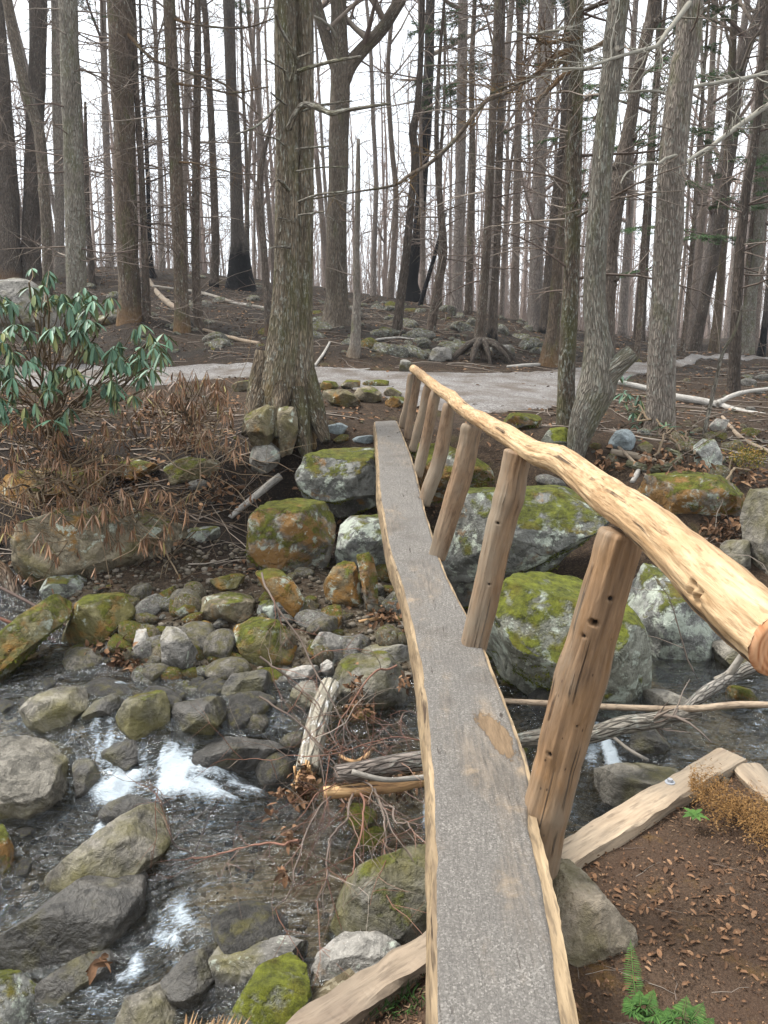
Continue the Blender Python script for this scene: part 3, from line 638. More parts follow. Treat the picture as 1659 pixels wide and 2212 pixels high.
for k in range(ks):
    a = k/(ks-1)*PI; c, s = math.cos(a), math.sin(a)
    bul = 1.0+(.34*math.sin(a)**.75 if c > 0 else .14*math.sin(a)**.7) if 0 < k < ks-1 else 1
    p = ctr-sideL*(c*bul*(wid/2)+(e1 if c > 0 else -e2)*max(0, 1-s*1.5))[:, None]
    depth = (.235*s**.8)*(1+.12*fbm(t*14, a*2, 3.0, 3))
    p = p+sideL*(.02*fbm(t*22, a*3, 6.0, 3)*s)[:, None]; p[:, 2] -= depth; rows.append(p)
V = np.stack(rows, 1); n_ = ks
W = np.stack([np.broadcast_to(.17*np.cos(np.linspace(0, PI, ks))[None], (m, ks)), np.broadcast_to(.17*np.sin(np.linspace(0, PI, ks))[None], (m, ks)), np.broadcast_to((t*9.5)[:, None], (m, ks))], -1)
i = np.arange(m-1)[:, None]*ks; j = np.arange(ks-1)[None]; q = np.stack([i+j, i+j+ks, i+j+ks+1, i+j+1], -1).reshape(-1, 4)
mb.add(V.reshape(-1, 3), q[:, ::-1], None, W.reshape(-1, 3), 0)
kt = 8; u = np.linspace(0, 1, kt)[None, :, None]; T = V[:, :1]*(1-u)+V[:, -1:]*u
i = np.arange(m-1)[:, None]*kt; j = np.arange(kt-1)[None]; q = np.stack([i+j, i+j+1, i+j+kt+1, i+j+kt], -1).reshape(-1, 4)
WT_ = np.stack([T[..., 0], T[..., 2], T[..., 1]], -1); mb.add(T.reshape(-1, 3), q, None, WT_.reshape(-1, 3), 0)
for e in (0, m-1): mb.add(V[e], None, [[0, a, a+1] for a in range(1, ks-1)], None, 0)
add_sub(mb, 'deck_log', M['logside'], br)
mb = MB(); kt = 34; u0 = .03+.03*np.abs(fbm(t*34, 3.0, 1.0, 4)); Yc = ctr[:, 1]
u1 = 1-(.018+.03*np.abs(fbm(t*38, 5.0, 1.0, 4)))-np.clip((2.45-Yc)/.12, 0, 1)*.075
uu = np.linspace(0, 1, kt)[None]; U = (u0[:, None]*(1-uu)+u1[:, None]*uu)[..., None]; T = L3[:, None]*(1-U)+R3[:, None]*U
lift = .006+.004*fbm(T[..., 0]*9, T[..., 1]*5, 2.0, 3)+.0015*fbm(T[..., 0]*60, T[..., 1]*60, 1.0, 2); edge = np.minimum(np.arange(kt), kt-1-np.arange(kt)) == 0
pd = np.hypot((T[..., 0]-PITC[0])/.07, (T[..., 1]-PITC[1])/.24); lift = lift+.0045; lift[:, edge] = -.004
T[..., 2] += lift-.006*np.clip(1.2-pd, 0, 1)
i = np.arange(m-1)[:, None]*kt; j = np.arange(kt-1)[None]; q = np.stack([i+j, i+j+1, i+j+kt+1, i+j+kt], -1).reshape(-1, 4); mb.add(T.reshape(-1, 3), q)
add_sub(mb, 'grit_surface', M['grit'], br)
# handrail
RAIL = [(1690, 1392, 182, 1.62), (1590, 1308, 164, 1.78), (1484, 1207, 130, 2.02), (1385, 1127, 104, 2.3), (1300, 1062, 84, 2.72), (1215, 1000, 66, 3.15), (1150, 972, 55, 3.5), (1085, 935, 46, 3.9), (1035, 908, 38, 4.5),
        (1000, 885, 33, 5.3), (972, 858, 31, 6.2), (945, 838, 27, 7.0), (925, 822, 23, 7.9), (903, 806, 22, 8.9), (893, 797, 20, 9.3)]
P = np.array([atY(a, b, d) for a, b, c, d in RAIL]); Rr = np.array([c*mpp(p)/2*.87 for (a, b, c, d), p in zip(RAIL, P)])
Q = spline(P, 620); rr = np.interp(np.linspace(0, len(P)-1, 620), np.arange(len(P)), Rr)
Q[:, 2] += .012*fbm(np.linspace(0, 14, 620), 2.0, 2.0, 3); rr = rr*(1+.12*fbm(np.linspace(0, 30, 620), 5.0, 2.0, 3))
pits = []
def pit(dx, dy, r, d):
    c = atY(dx, dy, 2.0); dv = c-CAM; dv /= np.linalg.norm(dv); k = np.argmin([np.linalg.norm(np.cross(q_-CAM, dv)) for q_ in Q]); dist = np.dot(Q[k]-CAM, dv)
    pits.append((CAM+dv*(dist-rr[k]*.92), r, d))
for a in [(1512, 1272, .030, .05), (1520, 1290, .022, .04), (1232, 1008, .014, .02), (1327, 1117, .011, .02), (1335, 1085, .009, .015), (1190, 985, .008, .012), (1395, 1100, .007, .012), (1130, 950, .01, .012), (1590, 1300, .011, .014), (1350, 1090, .006, .01), (1075, 925, .01, .012), (1270, 1075, .008, .01), (1455, 1225, .006, .01), (1500, 1215, .007, .01)]: pit(*a)
mb = MB(); tube(mb, Q, rr, 72, cap=False, rough=.11, seed=4, pits=pits, r=0)
hr = add_sub(mb, 'handrail', M['rail'], br)
def disc(P0, D, R, name, mat, parent, off, bulge=.012):
    D = D/np.linalg.norm(D); A = np.cross(D, [0, 0, 1.]); A /= np.linalg.norm(A); Bv = np.cross(A, D); mb = MB(); th = np.linspace(0, 2*PI, 48, endpoint=False)
    rg = [0, .35, .7, .93, 1.0]; V = [P0+D*bulge]; W = [[0, 0, 0]]
    for r_ in rg[1:]:
        for a in th: V.append(P0+D*bulge*(1 if r_ < .98 else -.3)+R*r_*(A*math.cos(a)+Bv*math.sin(a))); W.append([R*r_*math.cos(a), R*r_*math.sin(a), 0])
    q = []; tt = [[0, 1+a, 1+(a+1) % 48] for a in range(48)]
    for k in range(3):
        for a in range(48): q.append([1+k*48+a, 1+(k+1)*48+a, 1+(k+1)*48+(a+1) % 48, 1+k*48+(a+1) % 48])
    mb.add(V, q, tt, W, 0); return mb.build(name, mat, parent, origin=off)
disc(Q[0], Q[0]-Q[4], rr[0]*1.0, 'cut_end', M['cut'], hr, O)
disc(Q[-1], Q[-1]-Q[-5], rr[-1]*1.0, 'cut_end', M['cut'], hr, O)
POSTS = [((1342, 1150, 98), (1238, 1520, 107), (1150, 1870, 100), 2.42, 'post', [(1282, 1345, .016, .04), (1262, 1374, .009, .015), (1320, 1295, .011, .012), (1188, 1628, .012, .012), (1247, 1570, .006, .01)]),
    ((1120, 975, 60), (1080, 1150, 62), (1020, 1410, 55), 3.62, 'post', [(1075, 1130, .01, .012), (1057, 1262, .01, .01)]),
    ((1020, 918, 44), (990, 1050, 44), (944, 1205, 38), 4.85, 'post_pale', []), ((972, 872, 28), (948, 990, 30), (914, 1090, 28), 6.1, 'post_pale', []),
    ((943, 842, 23), (925, 930, 22), (902, 1030, 22), 7.0, 'post_pale', []), ((926, 830, 19), (909, 900, 19), (890, 975, 19), 8.0, 'post_pale', []),
    ((903, 808, 17), (892, 870, 18), (880, 948, 17), 8.9, 'post_pale', []), ((889, 808, 17), (880, 870, 17), (869, 925, 17), 9.3, 'post_pale', [])]
for k, (a, b, c, Y, mt, pp) in enumerate(POSTS):
    P = np.array([atY(q[0], q[1], Y) for q in (a, b, c)]); Rr = [q[2]*mpp(p)/2 for q, p in zip((a, b, c), P)]
    n = 260 if k < 2 else (90 if k < 3 else 40); S = spline(P, n); R_ = np.interp(np.linspace(0, 2, n), [0, 1, 2], Rr); ph = np.linspace(0, 3, n)
    S[:, 0] += .012*fbm(ph, k*3.3, 1.0, 3); R_ *= 1+.11*fbm(ph*2.4, k*5.1, 4.0, 3); R_[:3] *= [.86, .94, .98]
    pz = []
    for x, y, r_, d_ in pp:
        dv = atY(x, y, 2.0)-CAM; dv /= np.linalg.norm(dv); kk = np.argmin([np.linalg.norm(np.cross(q_-CAM, dv)) for q_ in S]); pz.append((CAM+dv*(np.dot(S[kk]-CAM, dv)-R_[kk]*.95), r_*.95, d_))
    mb = MB(); tube(mb, S, R_, 72 if k < 2 else (40 if k < 3 else 20), rough=.12, seed=k+11, pits=pz or None, r=0); add_sub(mb, 'post', M[mt], br)

# ------------------------------------------------------------------ sill timbers, bolt
def beam(name, A, Bp, w, h, mat, label, cat, seed=0, rough=.006, roll=0, group=None):
    A, Bp = np.array(A, float), np.array(Bp, float); D = Bp-A; Ln = np.linalg.norm(D); D /= Ln
    S = np.cross(D, [0, 0, 1.]); S /= np.linalg.norm(S); U = np.cross(S, D); cr_, sr = math.cos(roll), math.sin(roll); S, U = S*cr_+U*sr, U*cr_-S*sr
    m = max(30, int(Ln/.02)); t = np.linspace(0, Ln, m); k = 8; pts = []
    b = .12
    for (x, y) in [(-1, -1), (0, -1), (1, -1), (1, 0), (1, 1-b), (1-b, 1), (0, 1), (-1+b, 1), (-1, 1-b), (-1, 0)]: pts.append((x*w/2, y*h/2))
    n = len(pts); V = []
    for q, (x, y) in enumerate(pts):
        e = 1+rough/w*6*fbm(t*6+seed, q*1.7, seed*1.0, 3); V.append(A+D*t[:, None]+S*(x*e)[:, None]+U*(y+rough*fbm(t*9, q*2.2+seed, 3.0, 3))[:, None])
    V = np.stack(V, 1); W = np.stack([np.broadcast_to(np.array([p[0] for p in pts]), (m, n)), np.broadcast_to(np.array([p[1] for p in pts]), (m, n)), np.broadcast_to(t[:, None], (m, n))], -1)
    i = np.arange(m-1)[:, None]*n; j = np.arange(n)[None]; j2 = (j+1) % n; q = np.stack([i+j, i+j2, i+n+j2, i+n+j], -1).reshape(-1, 4)
    mb = MB(); mb.add(V.reshape(-1, 3), q[:, ::-1], None, W.reshape(-1, 3), 0)
    c0 = [[0, a, a+1] for a in range(1, n-1)]; mb.add(V[0], None, c0, W[0], 0); mb.add(V[-1], None, [[x, z, y] for x, y, z in c0], W[-1], 0)
    o = mb.build(name, M[mat], None, origin=(A+Bp)/2, smooth=False); return tag(o, label, cat, group)
# ------------------------------------------------------------------ boulders
def rock(poly, mat, label, Y=None, depth=.85, seed=0, sub=5, name='boulder', flat=.5, group=None, push=.55, facets=7, amp=.05, cat='boulder'):
    poly = np.array(poly, float); cx, cy_ = (poly.min(0)+poly.max(0))/2
    g = rs(seed+1)
    if Y == 'T': Y = onT(632, 952)[1]-.38
    if Y is None:
        b = onT(cx, min(poly[:, 1].max()-.06*np.ptp(poly[:, 1]), 2300), surf=WT); d = ray(cx, cy_); m = mpp(b)
        rad = min(np.ptp(poly[:, 0]), np.ptp(poly[:, 1])*1.6)*m/2*depth
        dist = np.linalg.norm(b-CAM)+rad*push; c = CAM+d/np.linalg.norm(d)*dist
    else: c = atY(cx, cy_, Y)
    m = mpp(c); D = (c-CAM)/np.linalg.norm(c-CAM)
    Rv = np.cross(D, [0, 0, 1.]); Rv /= np.linalg.norm(Rv); Uv = np.cross(Rv, D)
    q = (poly-[cx, cy_])*m; q[:, 1] *= -1
    dirs, faces = ico(sub)
    a, b, cc = dirs[:, 0], dirs[:, 1], dirs[:, 2]; th = np.arctan2(b, a)
    # silhouette radius for each angle round the outline
    TT = np.linspace(-PI, PI, 181); RR = np.zeros(181)
    for k, t in enumerate(TT):
        e = np.array([math.cos(t), math.sin(t)]); best = 1e-3
        for s in range(len(q)):
            p, r = q[s], q[(s+1) % len(q)]; ed = r-p; den = e[0]*ed[1]-e[1]*ed[0]
            if abs(den) < 1e-9: continue
            tt = (p[0]*ed[1]-p[1]*ed[0])/den; uu = (p[0]*e[1]-p[1]*e[0])/den
            if tt > 0 and 0 <= uu <= 1: best = max(best, tt)
        RR[k] = best
    kr = np.array([1, 2, 3, 2, 1])/9.; RR = np.convolve(np.concatenate([RR[-3:-1], RR, RR[1:3]]), kr, 'valid')
    r = np.interp(th, TT, RR); rho = np.sqrt(a*a+b*b); gg = rho**.62
    dz = depth*min(np.ptp(q[:, 0]), np.ptp(q[:, 1])*1.6)/2
    P = np.stack([r*np.cos(th)*gg, r*np.sin(th)*gg, dz*np.sign(cc)*np.abs(cc)**.78], 1)
    S = np.array([np.ptp(q[:, 0])/2, np.ptp(q[:, 1])/2, dz])
    vn = np.array([0, 0, 1.]); up_l = np.array([np.dot(Rv, vn), np.dot(Uv, vn), np.dot(D, vn)])
    for k in range(facets):
        if k == 0 and flat: n_ = up_l+g.normal(0, .18, 3); lim = .8-.25*flat
        else: n_ = g.normal(0, 1, 3); n_[2] = -abs(n_[2])-.25; lim = g.uniform(.6, .86)
        n_ /= np.linalg.norm(n_); sup = np.linalg.norm(n_*S)*1.0; dd = P@n_; ex = np.maximum(dd-sup*lim, 0)
        P = P-n_[None]*(ex*.95)[:, None]
    for ax in (0, 1):
        lo, hi = P[:, ax].min(), P[:, ax].max(); P[:, ax] = (P[:, ax]-lo)/(hi-lo)*(q[:, ax].max()-q[:, ax].min())*1.02+q[:, ax].min()*1.01
    s = S.mean(); nr = fbm(P[:, 0]/s*1.2+seed, P[:, 1]/s*1.2, P[:, 2]/s*1.2, 3)*amp*1.3+fbm(P[:, 0]/s*4+seed, P[:, 1]/s*4, P[:, 2]/s*4, 4)*amp*.75
    rg = 1-np.abs(fbm(P[:, 0]/s*2.3+seed*2, P[:, 1]/s*2.3, P[:, 2]/s*2.3, 2)); nr = nr-np.clip(rg-.86, 0, 1)*amp*3.2
    P = P*(1+nr)[:, None]
    Wd = P[:, :1]*Rv+P[:, 1:2]*Uv+P[:, 2:]*D
    low = (Wd[:, 2] < 0) & (P[:, 2] > -dz*.1); Wd[low, 2] *= 1.5
    mb = MB(); mb.add(Wd+c, None, faces); z0 = c+np.array([0, 0, Wd[:, 2].min()])
    o = mb.build(name, M[mat], None, origin=z0); tag(o, label, cat, group)
    if mat in MOSSY and sub >= 5:
        A_, B_, C_ = Wd[faces[:, 0]], Wd[faces[:, 1]], Wd[faces[:, 2]]; N_ = np.cross(B_-A_, C_-A_); ar = np.linalg.norm(N_, axis=1)/2; N_ = N_/(2*ar[:, None]+1e-12); ctr_ = (A_+B_+C_)/3
        w_ = ar*(np.clip((N_[:, 2]-MOSSY[mat])*2.5, 0, 1))*(fbm(ctr_[:, 0]*2.6/s+seed, ctr_[:, 1]*2.6/s, ctr_[:, 2]*2.6/s, 4) > -.06)
        if w_.sum() > 0:
            k = int(min(5200, 6500*w_.sum()/.5)); fi = g.choice(len(faces), k, p=w_/w_.sum()); u_, v_ = g.rand(k, 1), g.rand(k, 1); fl = (u_+v_) > 1; u_ = np.where(fl, 1-u_, u_); v_ = np.where(fl, 1-v_, v_)
            Pt = A_[fi]+(B_[fi]-A_[fi])*u_+(C_[fi]-A_[fi])*v_; mm_ = MB(); leafquads(mm_, Pt-N_[fi]*.004, N_[fi]*.7+g.normal(0, .6, (k, 3)), g.normal(0, 1, (k, 3)), g.uniform(.012, .034, k), g.uniform(.006, .014, k), np.clip(.45+.8*fbm(Pt[:, 0]*7, Pt[:, 1]*7, Pt[:, 2]*7, 3)+g.normal(0, .12, k), 0, 1)); V_ = mm_.v; mm_.v = [q_+c-z0 for q_ in V_]; mm_.build('moss', M['moss_fuzz'], o)
    return o
MOSSY = {'rock_moss': .35, 'rock_moss2': .5, 'rock_green': .45, 'rock_olive': .5, 'rock_dampm': .75}
M['moss_fuzz'] = simple('moss_fuzz', [(0, (.035, .045, .008)), (.4, (.085, .10, .014)), (.75, (.16, .17, .025)), (1, (.24, .17, .04))], bump=0)

ROCKS = [
 ([(637, 1020), (660, 985), (700, 972), (760, 966), (850, 968), (860, 1050), (830, 1068), (790, 1077), (735, 1087), (690, 1080), (655, 1062), (640, 1042)], 'rock_moss2', 'wide moss-capped boulder carrying the far end of the bridge, left of it', 8.1, .9),
 ([(885, 985), (905, 958), (960, 962), (1010, 982), (1055, 1010), (1064, 1035), (1040, 1047), (980, 1058), (910, 1060), (880, 1040)], 'rock_moss', 'mossy boulder behind the bridge posts below the far end', 7.95, .9),
 ([(533, 1200), (540, 1130), (575, 1092), (640, 1078), (690, 1083), (722, 1118), (727, 1165), (705, 1205), (650, 1236), (600, 1233), (560, 1226)], 'rock_moss', 'round green and orange mossy boulder under the log, left of the bridge', 7.2, .95),
 ([(722, 1195), (735, 1140), (760, 1120), (822, 1112), (850, 1130), (850, 1215), (800, 1226), (770, 1217), (732, 1213)], 'rock_lichen', 'white lichened boulder tucked under the bridge beside the round mossy one', 7.2, .9),
 ([(935, 1240), (945, 1120), (985, 1075), (1060, 1055), (1150, 1045), (1230, 1058), (1290, 1085), (1312, 1118), (1285, 1150), (1200, 1200), (1100, 1248), (1000, 1262)], 'rock_moss2', 'large dark mossy boulder right of the bridge behind the slanting posts', 6.6, .9),
 ([(1040, 1405), (1065, 1310), (1110, 1253), (1180, 1235), (1255, 1245), (1330, 1290), (1372, 1350), (1392, 1430), (1408, 1532), (1310, 1530), (1180, 1485), (1095, 1447)], 'rock_green', 'big green mossy boulder with white lichen spots right of the bridge at the water', 5.25, .85),
 ([(1345, 1250), (1395, 1225), (1450, 1285), (1520, 1328), (1574, 1385), (1560, 1430), (1480, 1472), (1410, 1490), (1388, 1440), (1355, 1330)], 'rock_lichen', 'pale lichen-covered boulder under the handrail at the right', 5.75, .9),
 ([(698, 1270), (722, 1235), (747, 1212), (767, 1225), (787, 1310), (772, 1328), (720, 1325)], 'rock_orange', 'ochre wedge of rock standing under the bridge', 6.4, .6),
 ([(770, 1212), (788, 1196), (803, 1215), (814, 1250), (816, 1300), (801, 1322), (782, 1265)], 'rock_moss', 'narrow upright mossy stone leaning beside the ochre wedge under the bridge', 6.35, .8),
 ([(35, 1190), (55, 1120), (150, 1093), (300, 1108), (390, 1160), (402, 1212), (330, 1247), (220, 1270), (120, 1252), (60, 1218)], 'rock_tan', 'huge flat tan boulder under the withered rhododendron at the left', 7.1, .55),
 ([(90, 1272), (108, 1243), (150, 1238), (184, 1255), (190, 1285), (160, 1302), (100, 1296)], 'rock_lichen', 'dark oval lichened stone below the huge tan boulder', None, .9),
 ([(-60, 1440), (0, 1372), (60, 1328), (120, 1298), (154, 1315), (140, 1350), (70, 1398), (0, 1445), (-60, 1480)], 'rock_olive', 'slanting olive slab with a white lichen streak at the left edge', None, .8),
 ([(148, 1360), (175, 1312), (225, 1282), (262, 1292), (282, 1330), (292, 1362), (270, 1395), (220, 1410), (160, 1412), (130, 1402)], 'rock_olive', 'olive and rust hump of rock rising from the still pool', None, .9),
 ([(425, 1320), (440, 1288), (495, 1278), (543, 1292), (550, 1325), (520, 1350), (470, 1356), (433, 1345)], 'rock_tan', 'flat oval grey stone with an ochre patch on the gravel bar', None, .9),
 ([(368, 1326), (385, 1298), (420, 1298), (427, 1325), (400, 1342)], 'rock_moss', 'small moss-covered stone left of the flat oval one', None, .9),
 ([(553, 1240), (575, 1228), (600, 1238), (628, 1268), (655, 1308), (664, 1345), (632, 1348), (600, 1312), (570, 1278)], 'rock_orange', 'long ochre stone lying like a log on the gravel bar', None, .6),
 ([(555, 1322), (565, 1295), (600, 1293), (622, 1320), (618, 1345), (580, 1352)], 'rock_lichen', 'white lichened stone beside the long ochre one', None, .8),
 ([(492, 1392), (508, 1348), (548, 1333), (600, 1350), (642, 1400), (622, 1440), (560, 1452), (508, 1432)], 'rock_olive', 'yellow-green mossy boulder in the middle of the stream bed', None, .85),
 ([(663, 1352), (672, 1332), (720, 1330), (731, 1346), (720, 1362), (680, 1367)], 'rock_plain', 'flat brick-shaped grey stone on the gravel bar near the bridge', None, .9),
 ([(668, 1402), (690, 1368), (730, 1366), (762, 1400), (752, 1432), (700, 1442), (673, 1430)], 'rock_plain', 'angular grey rock behind the big round grey boulder', None, .85),
 ([(720, 1455), (752, 1413), (820, 1404), (868, 1436), (889, 1490), (886, 1540), (850, 1560), (800, 1562), (755, 1532), (722, 1485)], 'rock_dampm', 'big round grey boulder with a mossy edge left of the bridge', None, .85),
 ([(762, 1405), (800, 1392), (850, 1390), (900, 1400), (900, 1440), (860, 1435), (800, 1415)], 'rock_plain', 'pale flat rock behind the big round grey boulder', None, .85),
 ([(348, 1440), (350, 1385), (370, 1352), (400, 1378), (426, 1420), (424, 1452), (400, 1467), (364, 1469)], 'rock_plain', 'upright egg-shaped grey stone beside the fallen leaves', None, .9),
 ([(287, 1400), (298, 1366), (318, 1359), (333, 1390), (322, 1425), (297, 1433)], 'rock_pale', 'small upright pale stone with a stick across it', None, .9),
 ([(413, 1402), (423, 1382), (455, 1380), (463, 1402), (442, 1422)], 'rock_orange', 'small ochre stone behind the egg-shaped grey one', None, .9),
 ([(424, 1352), (440, 1340), (458, 1350), (456, 1368), (432, 1372)], 'rock_orange', 'little rusty stone under the flat oval one', None, .9),
 ([(468, 1442), (475, 1400), (502, 1402), (532, 1430), (527, 1457), (488, 1457)], 'rock_olive', 'small brown stone against the yellow-green boulder', None, .9),
 ([(626, 1502), (638, 1476), (675, 1471), (690, 1500), (682, 1532), (650, 1537), (631, 1526)], 'rock_damp', 'round tan stone beside the broken birch log', None, .95),
 ([(617, 1452), (640, 1438), (682, 1440), (692, 1458), (660, 1472), (628, 1467)], 'rock_pale', 'pale flat cobble behind the round tan stone', None, .9),
 ([(692, 1436), (706, 1425), (720, 1432), (722, 1452), (706, 1460), (694, 1452)], 'rock_pale', 'small round pale stone touching the big round grey boulder', None, .9),
 ([(473, 1490), (500, 1455), (560, 1448), (588, 1470), (582, 1505), (530, 1514), (485, 1508)], 'rock_wet', 'dark wet round rock in the stream below the yellow-green boulder', None, .9),
 ([(48, 1525), (70, 1500), (150, 1488), (189, 1498), (182, 1540), (152, 1560), (130, 1592), (92, 1582), (58, 1548)], 'rock_damp', 'flat-topped grey rock standing in the stream at the upper left', None, .8),
 ([(178, 1542), (205, 1515), (250, 1503), (264, 1525), (240, 1560), (190, 1567)], 'rock_wet', 'low dark rock between two larger ones above the falls', None, .8),
 ([(252, 1552), (275, 1525), (315, 1503), (352, 1498), (366, 1540), (363, 1592), (332, 1622), (295, 1612), (265, 1572)], 'rock_dampm', 'tall mossy-ridged rock above the white falls', None, .85),
 ([(363, 1562), (380, 1517), (430, 1508), (488, 1520), (472, 1560), (440, 1600), (380, 1607)], 'rock_wet', 'wet scooped rock with water around it beside the falls', None, .8),
 ([(380, 1622), (420, 1600), (500, 1590), (590, 1610), (640, 1660), (600, 1690), (500, 1690), (400, 1670)], 'rock_wet', 'low brown rock under the riffles right of the falls', None, .6),
 ([(-90, 1700), (-60, 1605), (25, 1590), (82, 1600), (140, 1638), (172, 1690), (152, 1732), (90, 1762), (0, 1785), (-80, 1780)], 'rock_damp', 'large craggy grey boulder at the left edge beside the falls', None, .85),
 ([(160, 1640), (185, 1636), (210, 1660), (217, 1700), (192, 1738), (162, 1722)], 'rock_wet', 'black wet rock wedged right of the craggy boulder', None, .9),
 ([(205, 1768), (240, 1728), (300, 1714), (345, 1733), (357, 1755), (320, 1785), (240, 1800)], 'rock_wet', 'dark domed rock in the white water', None, .8),
 ([(215, 1612), (270, 1590), (330, 1625), (340, 1668), (285, 1672), (230, 1660)], 'rock_wet', 'dark rock that splits the falls', None, .7),
 ([(65, 1925), (110, 1870), (215, 1802), (295, 1765), (350, 1760), (382, 1788), (377, 1830), (332, 1872), (280, 1922), (200, 1940), (110, 1962), (72, 1958)], 'rock_damp', 'long sloping slab with a pale ridge in the lower pool', None, .65),
 ([(-50, 2020), (60, 1970), (150, 1922), (230, 1903), (300, 1915), (327, 1960), (320, 2012), (262, 2062), (150, 2092), (20, 2105), (-50, 2090)], 'rock_wet', 'long dark slab in front of the sloping one', None, .6),
 ([(85, 2102), (155, 2075), (240, 2062), (278, 2080), (267, 2130), (240, 2155), (150, 2155), (80, 2150)], 'rock_wet', 'flat wet slab with an orange leaf on its upper edge', None, .7),
 ([(-60, 2215), (-20, 2100), (30, 2110), (80, 2155), (95, 2200), (90, 2270), (-40, 2270)], 'rock_moss2', 'mossy boulder in the bottom left corner', None, .9),
 ([(348, 2112), (400, 2070), (470, 2056), (492, 2100), (472, 2162), (422, 2184), (368, 2152)], 'rock_wet', 'dark brown rounded rock at the bottom beside the small cascade', None, .9),
 ([(455, 2070), (480, 2030), (540, 2023), (620, 2043), (668, 2062), (640, 2105), (560, 2160), (480, 2155)], 'rock_plain', 'speckled grey boulder with a mossy rim at the bottom', None, .85),
 ([(225, 2230), (280, 2152), (365, 2138), (417, 2180), (410, 2260), (240, 2270)], 'rock_damp', 'rounded grey boulder cut by the bottom edge', None, .9),
 ([(495, 2190), (560, 2108), (640, 2078), (664, 2118), (672, 2180), (620, 2260), (490, 2270)], 'rock_green', 'bright mossy boulder with white lichen left of the sill timber', None, .8),
 ([(663, 2115), (690, 2060), (740, 2018), (822, 2025), (864, 2050), (850, 2085), (780, 2125), (690, 2145)], 'rock_pale', 'smooth pale wedge-shaped stone lying against the left sill timber', None, .8),
 ([(705, 1985), (718, 1920), (780, 1883), (880, 1848), (960, 1830), (960, 2000), (850, 2025), (780, 2030), (715, 2045)], 'rock_dampm', 'large grey boulder with olive stains just left of the bridge', None, .8),
 ([(860, 2012), (880, 1985), (920, 1972), (960, 1990), (950, 2035), (868, 2042)], 'rock_pale', 'tan stone beside the bridge above the left sill timber', None, .9),
 ([(-60, 1860), (-40, 1790), (10, 1795), (28, 1850), (20, 1920), (-10, 1945), (-50, 1940)], 'rock_moss', 'mossy yellow boulder at the left edge beside the lower pool', None, .9),
 ([(1225, 1712), (1270, 1678), (1340, 1655), (1430, 1640), (1492, 1658), (1450, 1700), (1350, 1745), (1258, 1772), (1225, 1750)], 'rock_damp', 'broad flat rock in the water behind the right timber', None, .7),
 ([(1165, 1962), (1185, 1900), (1225, 1878), (1262, 1900), (1330, 1968), (1377, 2008), (1362, 2040), (1322, 2100), (1282, 2124), (1240, 2084), (1190, 2040)], 'rock_flag', 'angular brown flagstone on the bank right of the bridge', None, .5),
 ([(1170, 955), (1188, 928), (1215, 922), (1238, 945), (1236, 980), (1200, 985)], 'rock_green', 'rounded pale green boulder at the foot of the leaning birch', None, .9),
 ([(1080, 925), (1095, 900), (1140, 892), (1168, 905), (1170, 925), (1120, 932)], 'rock_moss', 'low mossy hump behind the handrail', None, .9),
 ([(1316, 958), (1330, 932), (1360, 927), (1372, 950), (1362, 978), (1325, 978)], 'rock_slate', 'blocky blue-grey stone behind the charred log', None, .9),
 ([(1376, 965), (1395, 953), (1410, 962), (1406, 980), (1382, 982)], 'rock_tan', 'small tan stone right of the blocky blue-grey one', None, .9),
 ([(1533, 922), (1550, 905), (1572, 910), (1566, 930), (1545, 934)], 'rock_pale', 'lone pinkish stone on the right bank', None, .9),
 ([(1498, 968), (1512, 948), (1540, 955), (1556, 985), (1560, 1022), (1530, 1020), (1505, 1000)], 'rock_lichen', 'lichen-speckled boulder on the right bank by the sapling', None, .9),
 ([(1380, 1080), (1400, 1040), (1470, 1020), (1560, 1035), (1600, 1080), (1580, 1120), (1480, 1135), (1400, 1120)], 'rock_moss', 'broad mound of rock under green and orange moss behind the handrail', None, .8),
 ([(1600, 1140), (1615, 1085), (1680, 1055), (1740, 1100), (1740, 1270), (1660, 1240), (1612, 1190)], 'rock_damp', 'large dark boulder at the right edge', None, .9),
 ([(1555, 1190), (1580, 1165), (1612, 1180), (1620, 1230), (1580, 1250), (1558, 1230)], 'rock_damp', 'dark stone left of the large one at the right edge', None, .9),
 ([(1540, 1400), (1575, 1380), (1640, 1400), (1650, 1445), (1600, 1460), (1550, 1440)], 'rock_damp', 'dark damp rock beyond the pale boulder under the handrail', None, .9),
 ([(1390, 1500), (1430, 1490), (1480, 1505), (1490, 1530), (1440, 1545), (1395, 1530)], 'rock_damp', 'low grey rock at the water below the pale boulder', None, .8),
 ([(1340, 1575), (1400, 1560), (1440, 1580), (1445, 1640), (1400, 1655), (1345, 1640)], 'rock_wet', 'black wet rock behind the branching log', None, .9),
 ([(528, 905), (540, 882), (570, 876), (594, 885), (596, 930), (570, 955), (540, 950)], 'rock_tan', 'tan rock gripped by the left root of the great hemlock', 'T', .9),
 ([(597, 925), (603, 888), (622, 878), (642, 888), (644, 930), (628, 962), (606, 965)], 'rock_tan', 'upright brown rock between the two stems of the great hemlock', 'T', .9),
 ([(538, 990), (550, 962), (580, 955), (605, 970), (603, 995), (575, 1010), (545, 1008)], 'rock_pale', 'smooth pale rock below the roots of the great hemlock', 'T', .9),
 ([(700, 928), (715, 914), (738, 913), (751, 922), (738, 938), (712, 941)], 'rock_slate', 'flat blue slate beside the far end of the bridge', None, .7),
 ([(755, 955), (775, 942), (805, 940), (810, 952), (790, 960)], 'rock_slate', 'thin grey-green flat stone at the left corner of the bridge', None, .8),
 ([(697, 858), (705, 844), (735, 842), (762, 858), (778, 875), (745, 882), (715, 872)], 'rock_tan', 'long tan stone in the row beside the trail', None, .8),
